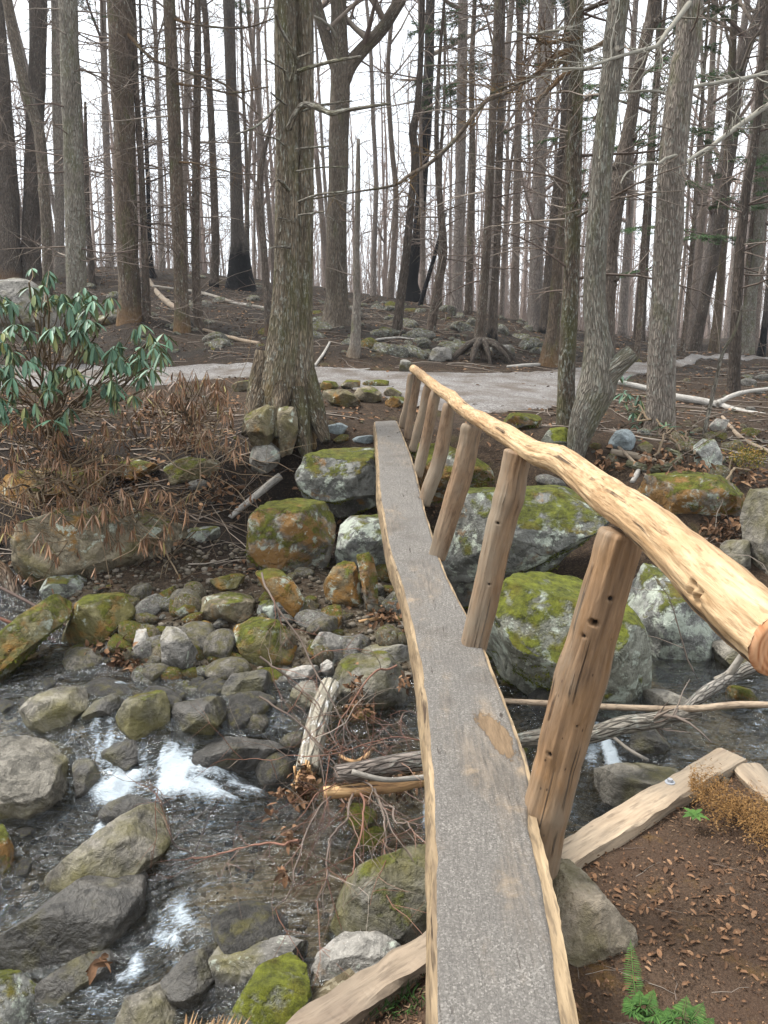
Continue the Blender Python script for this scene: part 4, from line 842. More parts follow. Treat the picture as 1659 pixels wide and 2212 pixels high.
 ([(760, 860), (775, 840), (805, 835), (824, 850), (825, 866), (800, 872)], 'rock_tan', 'blocky tan stone in the middle of the row beside the trail', None, .9),
 ([(828, 850), (838, 838), (860, 837), (868, 850), (855, 862), (836, 860)], 'rock_tan', 'rounded grey stone at the right of the row beside the trail', None, .9),
 ([(832, 870), (848, 858), (870, 856), (876, 872), (855, 882), (838, 880)], 'rock_orange', 'rusty wedge-shaped stone at the near side of the row', None, .9),
 ([(690, 838), (700, 824), (722, 822), (732, 836), (712, 846)], 'rock_olive', 'dark stone with green top at the back of the row', None, .9),
 ([(735, 833), (750, 820), (778, 822), (776, 838), (750, 842)], 'rock_tan', 'flat-topped pale stone at the back of the row', None, .9),
 ([(783, 830), (805, 820), (840, 824), (838, 835), (800, 838)], 'rock_olive', 'low olive stone behind the blocky tan one', None, .9),
 ([(862, 802), (866, 782), (880, 777), (891, 788), (890, 803), (874, 806)], 'rock_plain', 'upright grey stone at the trail edge behind the rail end', None, .9),
 ([(925, 778), (935, 758), (955, 750), (974, 758), (976, 778), (950, 784)], 'rock_plain', 'big grey-green stone beyond the trail right of the rail end', None, .9),
 ([(1062, 768), (1070, 750), (1090, 745), (1110, 752), (1112, 768), (1085, 772)], 'rock_plain', 'big grey stone beyond the trail right of the hollow stump roots', None, .9),
 ([(500, 835), (520, 822), (545, 826), (540, 842), (512, 848)], 'rock_tan', 'flat stone left of the great hemlock at the trail edge', None, .9),
 ([(-60, 640), (0, 605), (50, 612), (105, 650), (150, 680), (160, 705), (100, 715), (20, 700), (-60, 690)], 'rock_plain', 'long angular rock behind the green rhododendron', 15.5, .7),
 ([(205, 692), (220, 682), (255, 684), (262, 696), (240, 702), (212, 702)], 'rock_tan', 'small flat brown rock between rhododendron and trunk', None, .9),
 ([(600, 1290), (615, 1278), (640, 1283), (645, 1300), (620, 1308)], 'rock_plain', 'small dark grey stone in the cavity behind the gravel bar', None, .9),
 ([(455, 1250), (470, 1242), (510, 1240), (530, 1250), (520, 1275), (475, 1278)], 'rock_olive', 'flat greenish stone at the back of the gravel bar', None, .9),
 ([(240, 1160), (330, 1150), (420, 1170), (430, 1210), (350, 1215), (260, 1205)], 'rock_tan', 'weathered rock half hidden behind the huge tan boulder', 8.0, .9),
 ([(395, 1150), (430, 1138), (470, 1143), (475, 1165), (430, 1175), (400, 1170)], 'rock_lichen', 'pale lichened rock at the bank above the gravel', None, .9),
 ([(0, 1060), (30, 1020), (120, 1010), (200, 1030), (230, 1060), (150, 1085), (40, 1090)], 'rock_orange', 'orange mossy rock buried in the withered rhododendron', 8.6, .9),
 ([(355, 1010), (400, 985), (470, 1000), (490, 1035), (430, 1060), (370, 1050)], 'rock_tan', 'brown rock in the bank under the withered leaves', 8.9, .9),
 ([(240, 1015), (280, 990), (330, 1005), (340, 1035), (290, 1045)], 'rock_orange', 'rust-stained rock in the bank among dead leaves', 8.9, .9),
]
for k, (poly, mat, lab, Y, dep) in enumerate(ROCKS):
    big = max(np.ptp(np.array(poly)[:, 0]), np.ptp(np.array(poly)[:, 1]))
    rock(poly, mat, lab, Y, dep, seed=k*7+3, sub=6 if big > 170 else (5 if big > 60 else 4), facets=9 if big > 100 else 6, amp=.065 if big > 100 else .05)

# countable loose stones: copies of a few shapes
def protorock(seed, sub=3, sq=.62):
    g = rs(seed); dirs, faces = ico(sub); P = dirs.copy()*np.array([1, g.uniform(.65, .95), g.uniform(.45, .7)])
    for k in range(9):
        n_ = g.normal(0, 1, 3); n_ /= np.linalg.norm(n_); sup = np.linalg.norm(n_*np.array([1, .8, .6])); dd = P@n_; P = P-n_[None]*(np.maximum(dd-sup*g.uniform(.55, .85), 0)*.9)[:, None]
    P = P*(1+.12*fbm(P[:, 0]*2.2+seed, P[:, 1]*2.2, P[:, 2]*2.2, 4))[:, None]; return P, faces
def stones(n, region, name, cat, label, group, mats, smin, smax, seed, power=2.2, minvis=True, sink=.3):
    g = rs(seed); me = []
    for k in range(8):
        P, f = protorock(seed+k, 3); mb = MB(); mb.add(P, None, f); o = mb.build(name, M[mats[k % len(mats)]]); me.append(o.data); bpy.data.objects.remove(o)
    for k in range(n):
        dx, dy = region(g); p = onT(dx, dy)
        s = smin+(smax-smin)*g.rand()**power
        if name == 'stream_rock' and k % 3: p = onT(dx, dy, surf=WT)
        o = bpy.data.objects.new(name, me[g.randint(8)]); COL.objects.link(o); o.location = (p[0], p[1], (float(H(p[0], p[1])[0])+s*(.35-sink)) if not (name == 'stream_rock' and k % 3) else p[2]-s*.05); o.scale = (s, s*g.uniform(.7, 1.2), s*g.uniform(.7, 1.1))
        o.rotation_euler = (g.normal(0, .25), g.normal(0, .25), g.uniform(0, 6.28)); tag(o, label, cat, group)
def reg(*boxes):
    w = np.array([b[4] for b in boxes], float); w /= w.sum()
    def f(g):
        b = boxes[g.choice(len(boxes), p=w)]; return g.uniform(b[0], b[2]), g.uniform(b[1], b[3])
    return f
stones(290, reg((330, 590, 560, 770, 3), (560, 650, 1200, 775, 8), (0, 600, 330, 760, 1.5), (1200, 740, 1420, 790, .6), (840, 655, 1180, 770, 5)), 'field_stone', 'stone', 'half-buried grey stone on the scorched slope beyond the trail', 'stones on the scorched slope', ['hill_rock', 'hill_rock', 'hill_rock', 'hill_rock', 'rock', 'hill_rock', 'hill_rock', 'rock_olive'], .07, .42, 5, 2.6, sink=.45)
stones(80, reg((1440, 790, 1659, 1000, 3), (1300, 930, 1600, 1100, 2), (680, 880, 860, 960, 1), (1560, 785, 1659, 870, 3), (420, 820, 540, 1150, 1.2), (1160, 950, 1400, 1080, 1.2)), 'bank_stone', 'stone', 'loose weathered stone lying on the far bank near the trail', 'loose stones on the far bank', ['rock', 'rock_tan', 'rock_plain', 'rock_lichen', 'hill_rock', 'rock', 'rock_tan', 'rock_olive'], .03, .2, 6, 2.2)
stones(215, reg((200, 1270, 480, 1440, 5), (560, 1235, 860, 1440, 6), (300, 1440, 640, 1520, 3), (840, 1240, 1000, 1340, .7), (100, 1400, 350, 1480, 1), (640, 1500, 900, 1680, 1.5)), 'cobble', 'cobble', 'small stream-worn cobble on the gravel bar', 'cobbles on the gravel bar', ['rock_tan', 'rock_damp', 'rock_olive', 'rock_plain', 'rock_orange', 'rock', 'rock_tan', 'rock_damp'], .03, .19, 7, 1.6, sink=.2)
stones(52, reg((0, 1470, 520, 1550, 3), (440, 1500, 660, 1620, 3), (620, 1770, 880, 1870, .8), (0, 1740, 60, 2000, .6), (1060, 1490, 1300, 1660, 1.2), (420, 2020, 640, 2080, .4), (1440, 1480, 1659, 1540, .8), (480, 1640, 640, 1700, .6)), 'stream_rock', 'rock', 'dark wet rock in the moving stream', 'small wet rocks in the stream', ['rock_wet', 'rock_damp', 'rock_wet', 'rock_olive', 'rock_wet', 'rock_damp', 'rock_wet', 'rock_wet'], .07, .24, 8, 1.6, sink=0)

# uncountable small ground cover ------------------------------------------------
def spots(n, g, boxes):
    w = np.array([b[4] for b in boxes], float); w /= w.sum(); bi = g.choice(len(boxes), n, p=w); Bx = np.array([b[:4] for b in boxes], float)[bi]
    # boxes in metres (x0, y0, x1, y1)
    x = Bx[:, 0]+(Bx[:, 2]-Bx[:, 0])*g.rand(n); y = Bx[:, 1]+(Bx[:, 3]-Bx[:, 1])*g.rand(n)
    ok = np.abs(x) < .52*(y+.8)+.3; return x[ok], y[ok]
def dry(x, y, z): 
    w = WT(x, y); return (z > w+.015) | (y > 7.6)
def onpath(x, y):
    return (y > np.interp(x, near_x, near_y)+.1) & (y < np.interp(x, far_x, far_y)-.1)
near_x = np.array([p[0] for p in near]); near_y = np.array([p[1] for p in near]); far_x = np.array([p[0] for p in far]); far_y = np.array([p[1] for p in far])
def scatter_leaves(n, seed, boxes, mat, label, name, L=(.03, .09), asp=.45, tilt=.45, patch=-.28):
    g = rs(seed); x, y = spots(n, g, boxes); z = H(x, y); k = dry(x, y, z) & ~(onpath(x, y) & (g.rand(len(x)) < .62)) & (fbm(x*1.1, y*1.1, seed, 3) > patch+g.rand(len(x))*.2-.1); x, y, z = x[k], y[k], z[k]; m = len(x)
    a = g.uniform(0, 6.28, m); D = np.stack([np.cos(a), np.sin(a), g.normal(0, tilt*.5, m)], 1); Nn = np.stack([g.normal(0, tilt, m), g.normal(0, tilt, m), np.ones(m)], 1)
    Ls = L[0]+(L[1]-L[0])*g.rand(m)**1.5; mb = MB(); leafquads(mb, np.stack([x, y, z+.008], 1), D, Nn, Ls, Ls*asp*g.uniform(.6, 1.3, m), g.rand(m), bend=.3)
    tag(mb.build(name, M[mat]), label, kind='stuff')
scatter_leaves(22000, 21, [(.5, 1.2, 3.2, 3.6, 5), (-.9, 1.5, .3, 2.6, 2.4)], 'litter', 'dead leaves and bark crumbs covering the near bank', 'leaf_litter', (.003, .017), .5, .9, patch=-.1)
scatter_leaves(16000, 22, [(-6, 7, 1, 12, 4), (0, 7.5, 10, 14, 5), (-10, 13.5, 12, 30, 10), (-3, 6.2, 1, 8.5, 1)], 'litter', 'brown dead leaves lying over the far bank and slope', 'leaf_litter', (.03, .11), .5)
scatter_leaves(26000, 23, [(.5, 1.2, 3.2, 3.8, 5), (-.8, 1.4, .3, 2.4, .8)], 'chips', 'fine chips and needles on the near bank', 'leaf_litter', (.008, .030), .24, .5)
scatter_leaves(11000, 24, [(-9, 13.8, 9, 26, 1)], 'chips', 'charred bark flakes on the scorched slope', 'leaf_litter', (.03, .14), .25, .3)
def leafclump(spots_, seed, name, label, cat, mat='litter', L=.07):
    g = rs(seed); mb = MB()
    for dx, dy, rx, ry, n, z in spots_:
        for _ in range(1):
            c = onT(dx, dy) if z is None else (atZ(dx, dy, z) if z < 9 else atY(dx, dy, z-10)); m_ = mpp(c); q = g.normal(0, .5, (n, 3))*np.array([rx*m_, rx*m_, ry*m_]); D = g.normal(0, 1, (n, 3)); D[:, 2] *= .7; Nn = g.normal(0, .7, (n, 3))+[0, 0, 1]
            leafquads(mb, c+q+[0, 0, .03], D, Nn, L*g.uniform(.5, 1.2, n), L*.5*g.uniform(.5, 1.2, n), g.rand(n), bend=.5)
    tag(mb.build(name, M[mat]), label, kind='stuff')
leafclump([(215, 1420, 30, 20, 40, None), (245, 1400, 35, 16, 60, None), (260, 1440, 25, 25, 60, None), (300, 1450, 20, 20, 30, None), (160, 1440, 16, 8, 14, None), (830, 1340, 40, 20, 90, None), (870, 1380, 30, 14, 40, None), (455, 1330, 20, 8, 20, None), (210, 2085, 14, 8, 9, -1.25)], 31, 'leaf_drift', 'drifts of dead leaves caught between the stones of the bar', 'leaves')
g_ = rs(77); mb = MB(); Pp, ff = ico(1); x, y = spots(9000, g_, [(-4.6, 5.0, 1.0, 7.6, 5), (-4, 3.2, 2, 6, 1.3), (-5, 14, 8, 24, 1), (3, 6, 8, 12, .6)]); z = H(x, y)
for a, b, c in zip(x, y, z):
    s = .008+.032*g_.rand()**2.2; R2 = Pp*np.array([s, s*g_.uniform(.6, 1), s*.6]); an = g_.uniform(0, 6.28); ca, sa = math.cos(an), math.sin(an)
    mb.add(np.stack([R2[:, 0]*ca-R2[:, 1]*sa+a, R2[:, 0]*sa+R2[:, 1]*ca+b, R2[:, 2]+c+s*.2], 1), None, ff, None, g_.rand())
tag(mb.build('pebbles', M['pebble']), 'pebbles and gravel between the stones of the stream bed', kind='stuff')
def scatter_twigs(n, seed, boxes, label, L, r):
    g = rs(seed); x, y = spots(n, g, boxes); z = H(x, y); k = dry(x, y, z) & ~onpath(x, y); mb = MB()
    for a, b, c in zip(x[k], y[k], z[k]):
        an = g.uniform(-.6, .6) if g.rand() < .6 else g.uniform(0, 3.14); ln = L*g.uniform(.3, 1); d = np.array([math.cos(an), math.sin(an), g.normal(0, .05)]); pr = np.cross(d, [0, 0, 1.]); pts = np.array([[a, b, c+r]]+[[0, 0, 0]]*4)
        for i in range(1, 5): pts[i] = pts[0]+d*ln*i/4+pr*g.normal(0, .03)*ln
        pts[:, 2] = H(pts[:, 0], pts[:, 1])+r*1.2; tube(mb, pts, np.linspace(r, r*.4, 5)*g.uniform(.5, 1.3), 4, r=g.rand()*.6+.4, cap=False)
    tag(mb.build('fallen_twigs', M['twig']), label, kind='stuff')
scatter_twigs(900, 41, [(-9, 13.6, 9, 27, 5), (1.5, 8, 9, 13, 2), (-5.5, 7, -1, 11, 2)], 'thin fallen twigs strewn over the slope and far bank', 1.1, .009)
scatter_twigs(260, 42, [(.5, 1.3, 3, 3.6, 1)], 'fine twigs and rootlets on the near bank', .14, .0014)
# ------------------------------------------------------------------ sticks, logs and timbers
def log(name, pts, mat, label, cat='fallen log', rough=.06, seed=0, n=14, splinter=None, group=None, twigs=0, twl=.5, sides_up=.3):
    """pts: picture x, y, thickness, then distance Y or None to lie on the ground"""
    P = []; R = []
    for a in pts:
        c = onT(a[0], a[1]+a[2]*.4) if a[3] is None else atY(a[0], a[1], a[3]); r = a[2]*mpp(c)/2
        if a[3] is None: c = c+np.array([0, 0, r*.7])
        P.append(c); R.append(r)
    P = np.array(P); m = max(24, int(np.linalg.norm(np.diff(P, axis=0), axis=1).sum()/.03)); m = min(m, 260); S = spline(P, m); rr = np.interp(np.linspace(0, len(P)-1, m), np.arange(len(P)), R)
    g = rs(seed+5); s_ = np.linspace(0, m/12, m); S[:, 2] += rr*.35*fbm(s_, seed*1.3, 2.0, 3); rr = rr*(1+.14*fbm(s_*1.5, seed*2.7, 5.0, 3))
    O_ = P.mean(0); mb = MB(); tube(mb, S, rr, n, rough=rough, seed=seed, r=0)
    if twigs == 0: o = mb.build(name, mat, None, origin=O_); return tag(o, label, cat, group)
    t = thing(name, label, cat, O_, group); mb.build('log_body' if name == 'fallen_log' else 'stem', mat, t, origin=O_)
    mb = MB()
    for _ in range(twigs):
        k = g.randint(m//6, m-1); d = S[min(k+1, m-1)]-S[k-1]; d = d/np.linalg.norm(d); sd_ = g.normal(0, 1, 3); sd_[2] = abs(sd_[2])*sides_up; sd_ /= np.linalg.norm(sd_)
        twig(mb, S[k], d*.7+sd_, twl*g.uniform(.4, 1.2), max(rr[k]*.35, .003), 1, g, 0, .3, 3)
    mb.build('side_twigs', M['twig'], t, origin=O_); return t
A = atZ(1186, 1862, -.30); Bq = atZ(1580, 1622, -.30)
A[2] = Bq[2] = -.375; beam('sill_timber', A, Bq, .125, .14, 'timber', 'pale squared timber with a bolt edging the near right bank', 'timber', 1, .007)
Cq = atZ(1612, 1640, -.30); Dq = atZ(1800, 1830, -.30); Cq[2] = Dq[2] = -.39; beam('sill_timber', Cq, Dq, .13, .14, 'timber', 'short squared timber turning the corner at the right edge', 'timber', 2, .006)
bp = atZ(1447, 1690, -.305); mb = MB(); tube(mb, [bp-[0, 0, .03], bp+[0, 0, .003], bp+[0, 0, .0035]], [.021, .021, .019], 20); tube(mb, [bp+[0, 0, .003], bp+[0, 0, .016]], [.0115, .0115], 6)
tag(mb.build('bolt', M['bolt'], None, origin=bp, smooth=False), 'steel bolt head with washer on the right timber', 'bolt')
beam('sill_timber', atZ(470, 2340, -.42)-[0, 0, .05], atZ(985, 2010, -.36)-[0, 0, .05], .105, .11, 'timber_old', 'grey splintered timber slanting under the bridge at the bottom left', 'timber', 3, .012)
sb = atY(430, 2215, 2.1); t = thing('splintered_log', 'torn end of a yellow splintered log at the bottom edge', 'fallen log', sb); g = rs(3); mb = MB()
for _ in range(60):
    p = atY(g.uniform(385, 500), 2260, g.uniform(2.03, 2.14)); tp = p+np.array([g.normal(.03, .02), g.normal(0, .01), g.uniform(.05, .125)]); tube(mb, [p, (p+tp)/2+g.normal(0, .003, 3), tp], [.014, .010*g.uniform(.5, 1), .002], 5, r=0, squash=.4)
mb.build('splinters', M['splinter'], t, origin=sb)
# soil shelf over the right timber comes from the ground; chips hide the joint
bl = atY(700, 1560, 4.6)
t = thing('broken_log', 'upright broken birch log with white patches standing in the leaf jam', 'fallen log', bl)
S = spline([atY(x, y, Y) for x, y, Y in [(715, 1478, 5.05), (692, 1535, 4.85), (678, 1600, 4.65), (664, 1665, 4.45)]], 60); mb = MB(); tube(mb, S, np.linspace(.064, .074, 60), 30, rough=.07, seed=3, r=0)
mb.build('log_body', bark('birch_log_bark', (.36, .32, .25), (.48, .45, .37), lichen=.3, lcol=(.85, .85, .83), scale=.5), t, origin=bl)
mb = MB(); g = rs(12)
for k in range(46):
    p = atY(662+g.normal(0, 14), 1655+g.uniform(-20, 60), 4.42+g.normal(0, .04)); tube(mb, [p, p+np.array([g.normal(0, .02), g.normal(0, .02), -.12*g.uniform(.5, 1.4)])], [.010*g.uniform(.4, 1.2), .003], 4, r=0)
mb.build('splinters', M['splinter'], t, origin=bl)
log('fallen_log', [(725, 1672, 38, 4.05), (800, 1664, 40, 4.1), (870, 1650, 42, 4.15), (950, 1640, 42, 4.2)], bark('jam_log_bark', (.16, .13, .11), (.32, .28, .25), lichen=.5), 'grey log lying across the stream under the bridge', seed=5, n=22)
log('split_log', [(700, 1712, 26, 4.0), (780, 1706, 30, 4.05), (860, 1694, 28, 4.1), (940, 1676, 24, 4.15)], M['splinter'], 'orange split log below the grey one in the leaf jam', seed=6, n=14, rough=.25)
log('fallen_branch', [(760, 1668, 12, 3.95), (830, 1684, 11, 3.95), (900, 1680, 12, 4.0), (960, 1674, 12, 4.05)], M['deadwood'], 'slim grey branch resting along the grey log under the bridge', 'branch', seed=7, n=10)
log('fallen_branch', [(720, 1625, 9, 4.75), (770, 1645, 9, 4.55), (815, 1610, 9, 4.8), (835, 1585, 7, 4.9)], M['splinter'], 'thin orange stick poking out of the leaf jam', 'branch', seed=8, n=8)
# leaf jam twigs
jm = thing('twig_jam', 'tangle of fine red twigs hanging from the leaf jam left of the bridge', 'twigs', atY(760, 1700, 4.3)); jo = atY(760, 1700, 4.3); g = rs(50)
mb = MB(); mr = MB()
ARCS = [[(560, 1240, 4.9), (640, 1370, 4.6), (735, 1560, 4.3), (760, 1650, 4.2)], [(560, 1420, 4.6), (660, 1500, 4.5), (740, 1640, 4.25)], [(860, 1440, 4.9), (790, 1470, 4.6), (735, 1560, 4.3), (748, 1640, 4.25)], [(560, 1500, 4.5), (640, 1560, 4.4), (700, 1640, 4.3), (780, 1700, 4.1)],
        [(740, 1650, 4.2), (780, 1680, 4.1), (820, 1720, 3.9), (845, 1790, 3.6), (895, 1850, 3.4)], [(770, 1700, 4.1), (790, 1760, 3.8), (775, 1850, 3.5), (740, 1900, 3.3)], [(740, 1690, 4.1), (700, 1740, 3.9), (650, 1810, 3.6), (625, 1900, 3.4), (600, 1960, 3.2)],
        [(800, 1700, 4.05), (830, 1780, 3.7), (825, 1850, 3.5), (810, 1890, 3.4)], [(860, 1640, 4.3), (780, 1660, 4.2), (700, 1700, 4.0), (640, 1760, 3.8)], [(760, 1720, 4), (720, 1800, 3.7), (700, 1870, 3.5), (690, 1960, 3.3)], [(810, 1720, 3.9), (870, 1780, 3.6), (900, 1800, 3.5)], [(640, 1830, 3.6), (560, 1830, 3.7), (470, 1850, 3.8), (400, 1855, 3.9)],
        [(400, 1850, 3.9), (365, 1790, 3.9), (345, 1730, 3.9), (332, 1690, 4.0)], [(910, 1540, 4.6), (850, 1560, 4.5), (770, 1620, 4.3)], [(905, 1600, 4.5), (830, 1600, 4.4), (700, 1630, 4.3), (590, 1640, 4.4), (500, 1640, 4.5)]]
for k, a in enumerate(ARCS):
    S = spline([atY(*q) for q in a], 26); S[:, :] += np.stack([fbm(np.linspace(0, 5, 26), k*2.1, j*3.0, 3)*.05 for j in range(3)], 1); tube((mb, mr)[k % 3 == 2], S, np.linspace(.0075, .0022, 26)*(1 if k < 12 else .6), 5, r=.4, cap=False)
    for _ in range(8):
        i = g.randint(3, 25); d = S[i]-S[i-1]; d /= np.linalg.norm(d); twig((mb, mr)[g.rand() < .55], S[i], d+g.normal(0, .7, 3), g.uniform(.15, .5), .0032, 1, g, -.3, .35, 3)
for _ in range(26):
    p = atY(g.uniform(640, 900), g.uniform(1590, 1720), g.uniform(4.1, 4.5)); twig((mb, mr)[g.rand() < .5], p, g.normal(0, 1, 3)+[0, -.5, -.2], g.uniform(.25, .7), .004, 1, g, -.2, .4, 3)
mb.build('grey_twigs', M['twig'], jm, origin=jo); mr.build('red_twigs', M['twig_red'], jm, origin=jo)
leafclump([(770, 1500, 14, 40, 60, 14.75), (760, 1545, 30, 26, 40, 14.9), (800, 1550, 22, 16, 24, 14.9), (760, 1620, 50, 26, 50, 14.8), (815, 1630, 40, 20, 30, 14.8), (660, 1700, 20, 36, 90, 14.35), (640, 1735, 18, 20, 40, 14.3), (760, 1715, 60, 16, 80, 14.4), (860, 1700, 50, 20, 130, 14.45), (890, 1670, 30, 16, 40, 14.5), (603, 1730, 10, 14, 14, 14.1), (627, 1820, 8, 22, 22, 13.65), (615, 1905, 8, 18, 16, 13.4), (590, 1770, 10, 8, 8, 14.0), (870, 1480, 14, 14, 22, 14.95)], 33, 'leaf_jam', 'rusty dead leaves caught in the log and twig jam', 'leaves', L=.05)
# right-hand logs over the water
log('fallen_log', [(1120, 1602, 32, 4.3), (1180, 1592, 36, 4.3), (1270, 1588, 38, 4.32), (1340, 1566, 38, 4.38), (1420, 1553, 36, 4.45), (1510, 1538, 22, 4.55)], bark('stream_log_bark', (.19, .165, .13), (.38, .35, .30), lichen=.4), 'forked grey log lying over the water right of the bridge', seed=9, n=22, twigs=5, twl=.35)
log('fallen_branch', [(1478, 1535, 22, 4.55), (1530, 1490, 26, 4.7), (1580, 1462, 28, 5.0), (1640, 1436, 28, 5.0), (1760, 1400, 26, 5.0)], bark('stream_branch_bark', (.22, .2, .17), (.42, .39, .35), lichen=.4), 'thick pale branch rising to the right edge under the handrail', 'branch', seed=10, n=16)
log('fallen_branch', [(1545, 1470, 14, 5.0), (1575, 1455, 15, 4.98), (1600, 1420, 15, 4.95), (1615, 1400, 12, 4.9)], M['deadwood'], 'short upright fork of grey branch under the rail end', 'branch', seed=11, n=10)
log('fallen_branch', [(1090, 1514, 11, 4.9), (1200, 1520, 13, 4.8), (1290, 1526, 14, 4.7), (1400, 1530, 14, 4.6), (1500, 1530, 14, 4.5), (1600, 1523, 14, 4.45), (1720, 1526, 14, 4.4)], M['drywood'], 'long straight stick spanning the water behind the nearest post', 'branch', seed=12, n=12)
log('fallen_branch', [(1100, 1560, 9, 4.7), (1128, 1620, 9, 4.6), (1140, 1665, 8, 4.4)], M['drywood'], 'short stick leaning by the foot of the nearest post', 'branch', seed=13, n=8)
log('fallen_branch', [(1325, 1592, 8, 4.6), (1360, 1620, 8, 4.5), (1400, 1642, 7, 4.4)], M['deadwood'], 'thin bent stick above the small cascade', 'branch', seed=14, n=8)
log('fallen_log', [(497, 1118, 11, None), (550, 1072, 16, None), (606, 1028, 17, None)], M['palewood'], 'short pale log leaning on the bank above the round mossy boulder', seed=15, n=16)
log('fallen_log', [(1335, 826, 12, 12.6), (1395, 838, 14, 12.5), (1460, 858, 15, 12.2), (1540, 872, 15, 12.0), (1600, 888, 13, 11.7), (1680, 902, 13, 11.5)], M['palewood'], 'long pale fallen trunk on the right bank', seed=16, n=16)
log('fallen_branch', [(1548, 872, 13, 11.9), (1590, 852, 10, 12.0), (1640, 842, 9, 12.1), (1720, 836, 8, 12.2)], M['palewood'], 'pale limb rising from the fallen trunk to the right edge', 'branch', seed=17, n=10)
log('fallen_branch', [(322, 605, 9, None), (340, 632, 11, None), (365, 655, 13, None), (392, 672, 13, None)], M['timber_old'], 'curved grey log on the left slope between two trunks', 'branch', seed=18, n=12)
log('fallen_branch', [(330, 618, 6, None), (430, 632, 8, None), (510, 655, 9, None), (585, 668, 9, None)], M['deadwood'], 'long thin pale log across the left slope', 'branch', seed=19, n=10)
log('fallen_branch', [(440, 712, 7, None), (500, 730, 9, None), (560, 742, 9, None)], M['drywood'], 'dark mossy stick below the long pale log', 'branch', seed=20, n=10)
log('fallen_branch', [(720, 798, 4, None), (760, 800, 5, None), (800, 797, 4, None)], M['palewood'], 'thin pale stick at the far edge of the trail', 'branch', seed=21, n=8)
log('fallen_branch', [(680, 790, 6, None), (700, 762, 6, None), (712, 740, 5, None)], M['palewood'], 'pale stick pointing up the slope beside the dead sapling', 'branch', seed=22, n=8)
log('fallen_branch', [(1165, 788, 8, None), (1130, 790, 8, None), (1095, 792, 6, None)], M['palewood'], 'pale stick at the trail edge left of the orange-based tree', 'branch', seed=23, n=8)
log('fallen_branch', [(770, 742, 4, None), (850, 730, 5, None), (930, 738, 5, None)], M['palewood'], 'long thin stick across the middle of the slope', 'branch', seed=24, n=8, twigs=5, twl=.5)
log('charred_log', [(1320, 975, 14, None), (1370, 985, 17, None), (1440, 1003, 16, None)], M['timber_old'], 'partly charred split log behind the handrail', seed=25, n=14, rough=.2)
log('fallen_branch', [(1355, 1000, 16, None), (1400, 1012, 18, None), (1445, 1008, 18, None), (1470, 985, 14, None), (1440, 970, 9, None)], bark('mossy_root_bark', (.09, .085, .05), (.26, .24, .17), lichen=.5, green=.9), 'curved mossy root in front of the charred log', 'branch', seed=26, n=14)
log('fallen_branch', [(1365, 1040, 11, None), (1380, 1018, 12, None), (1392, 1000, 9, None)], M['palewood'], 'short bleached stick behind the handrail', 'branch', seed=27, n=10)
log('fallen_branch', [(1560, 900, 7, None), (1600, 945, 10, None), (1680, 985, 11, None)], M['drywood'], 'brown root running down the right bank', 'branch', seed=28, n=10)
log('fallen_branch', [(285, 1413, 8, None), (315, 1402, 11, 6.35), (352, 1387, 10, 6.35)], M['palewood'], 'weathered stick lying across the small pale stone', 'branch', seed=29, n=10)
log('fallen_branch', [(775, 1342, 7, None), (810, 1337, 8, None), (850, 1333, 6, None)], M['splinter'], 'short orange stick on the leaves under the bridge', 'branch', seed=30, n=8)
log('fallen_branch', [(-40, 1320, 7, 6.2), (70, 1365, 8, 6.1), (160, 1400, 8, 6.0), (225, 1413, 6, 5.95)], M['twig_red'], 'long reddish stem reaching over the still pool from the left', 'branch', seed=31, n=8, twigs=5, twl=.4)
log('fallen_branch', [(-30, 1255, 6, 6.4), (60, 1300, 7, 6.2), (140, 1350, 7, 6.0), (215, 1400, 6, 5.9), (270, 1455, 5, 5.7)], M['twig'], 'thin dark stem drooping across the olive rocks', 'branch', seed=32, n=8)
log('fallen_log', [(-60, 1190, 30, 7.0), (10, 1240, 34, 6.9), (45, 1325, 38, 6.7)], B['brown'], 'rotten cut log at the left edge above the slanting slab', seed=33, n=18, rough=.1)
log('fallen_log', [(770, 1992, 24, 3.3), (800, 2002, 26, 3.28), (845, 2015, 26, 3.25)], M['timber_old'], 'short stub of wood lodged between boulder and pale stone', seed=34, n=14, rough=.1)
log('fallen_log', [(1190, 1168, 12, None), (1250, 1140, 14, None), (1290, 1128, 12, None)], M['drywood'], 'brown rotten log wedged behind the big green boulder', seed=35, n=12, rough=.2)

# ------------------------------------------------------------------ trees
def crown_bare(mb, S, R, k0, g, n, Lm, up=.55, depth=2, r_k=.45):
    for _ in range(n):
        k = g.randint(k0, len(S)-1); a = g.uniform(0, 6.28); d = np.array([math.cos(a), math.sin(a), up*g.uniform(.3, 1.6)]); twig(mb, S[k], d, Lm*g.uniform(.5, 1.1), R[k]*r_k, depth, g, .35, .22, 5, 3, .75, .15)
def dead_side(mb, S, R, z0, z1, g, n, Lm, droop=-.15):
    zz = S[:, 2]-S[0, 2]
    for _ in range(n):
        z = g.uniform(z0, z1); k = int(np.clip(np.searchsorted(zz, z), 1, len(S)-2)); a = g.uniform(0, 6.28); L = Lm*g.uniform(.15, 1)**1.2
        d = np.array([math.cos(a), math.sin(a), g.uniform(-.15, .3)]); twig(mb, S[k]+d*R[k]*.7, d, L, min(.008+.008*L, R[k]*.35), 1 if L > .35 else 0, g, droop, .18, int(3+L*4), 3, .8, .2)
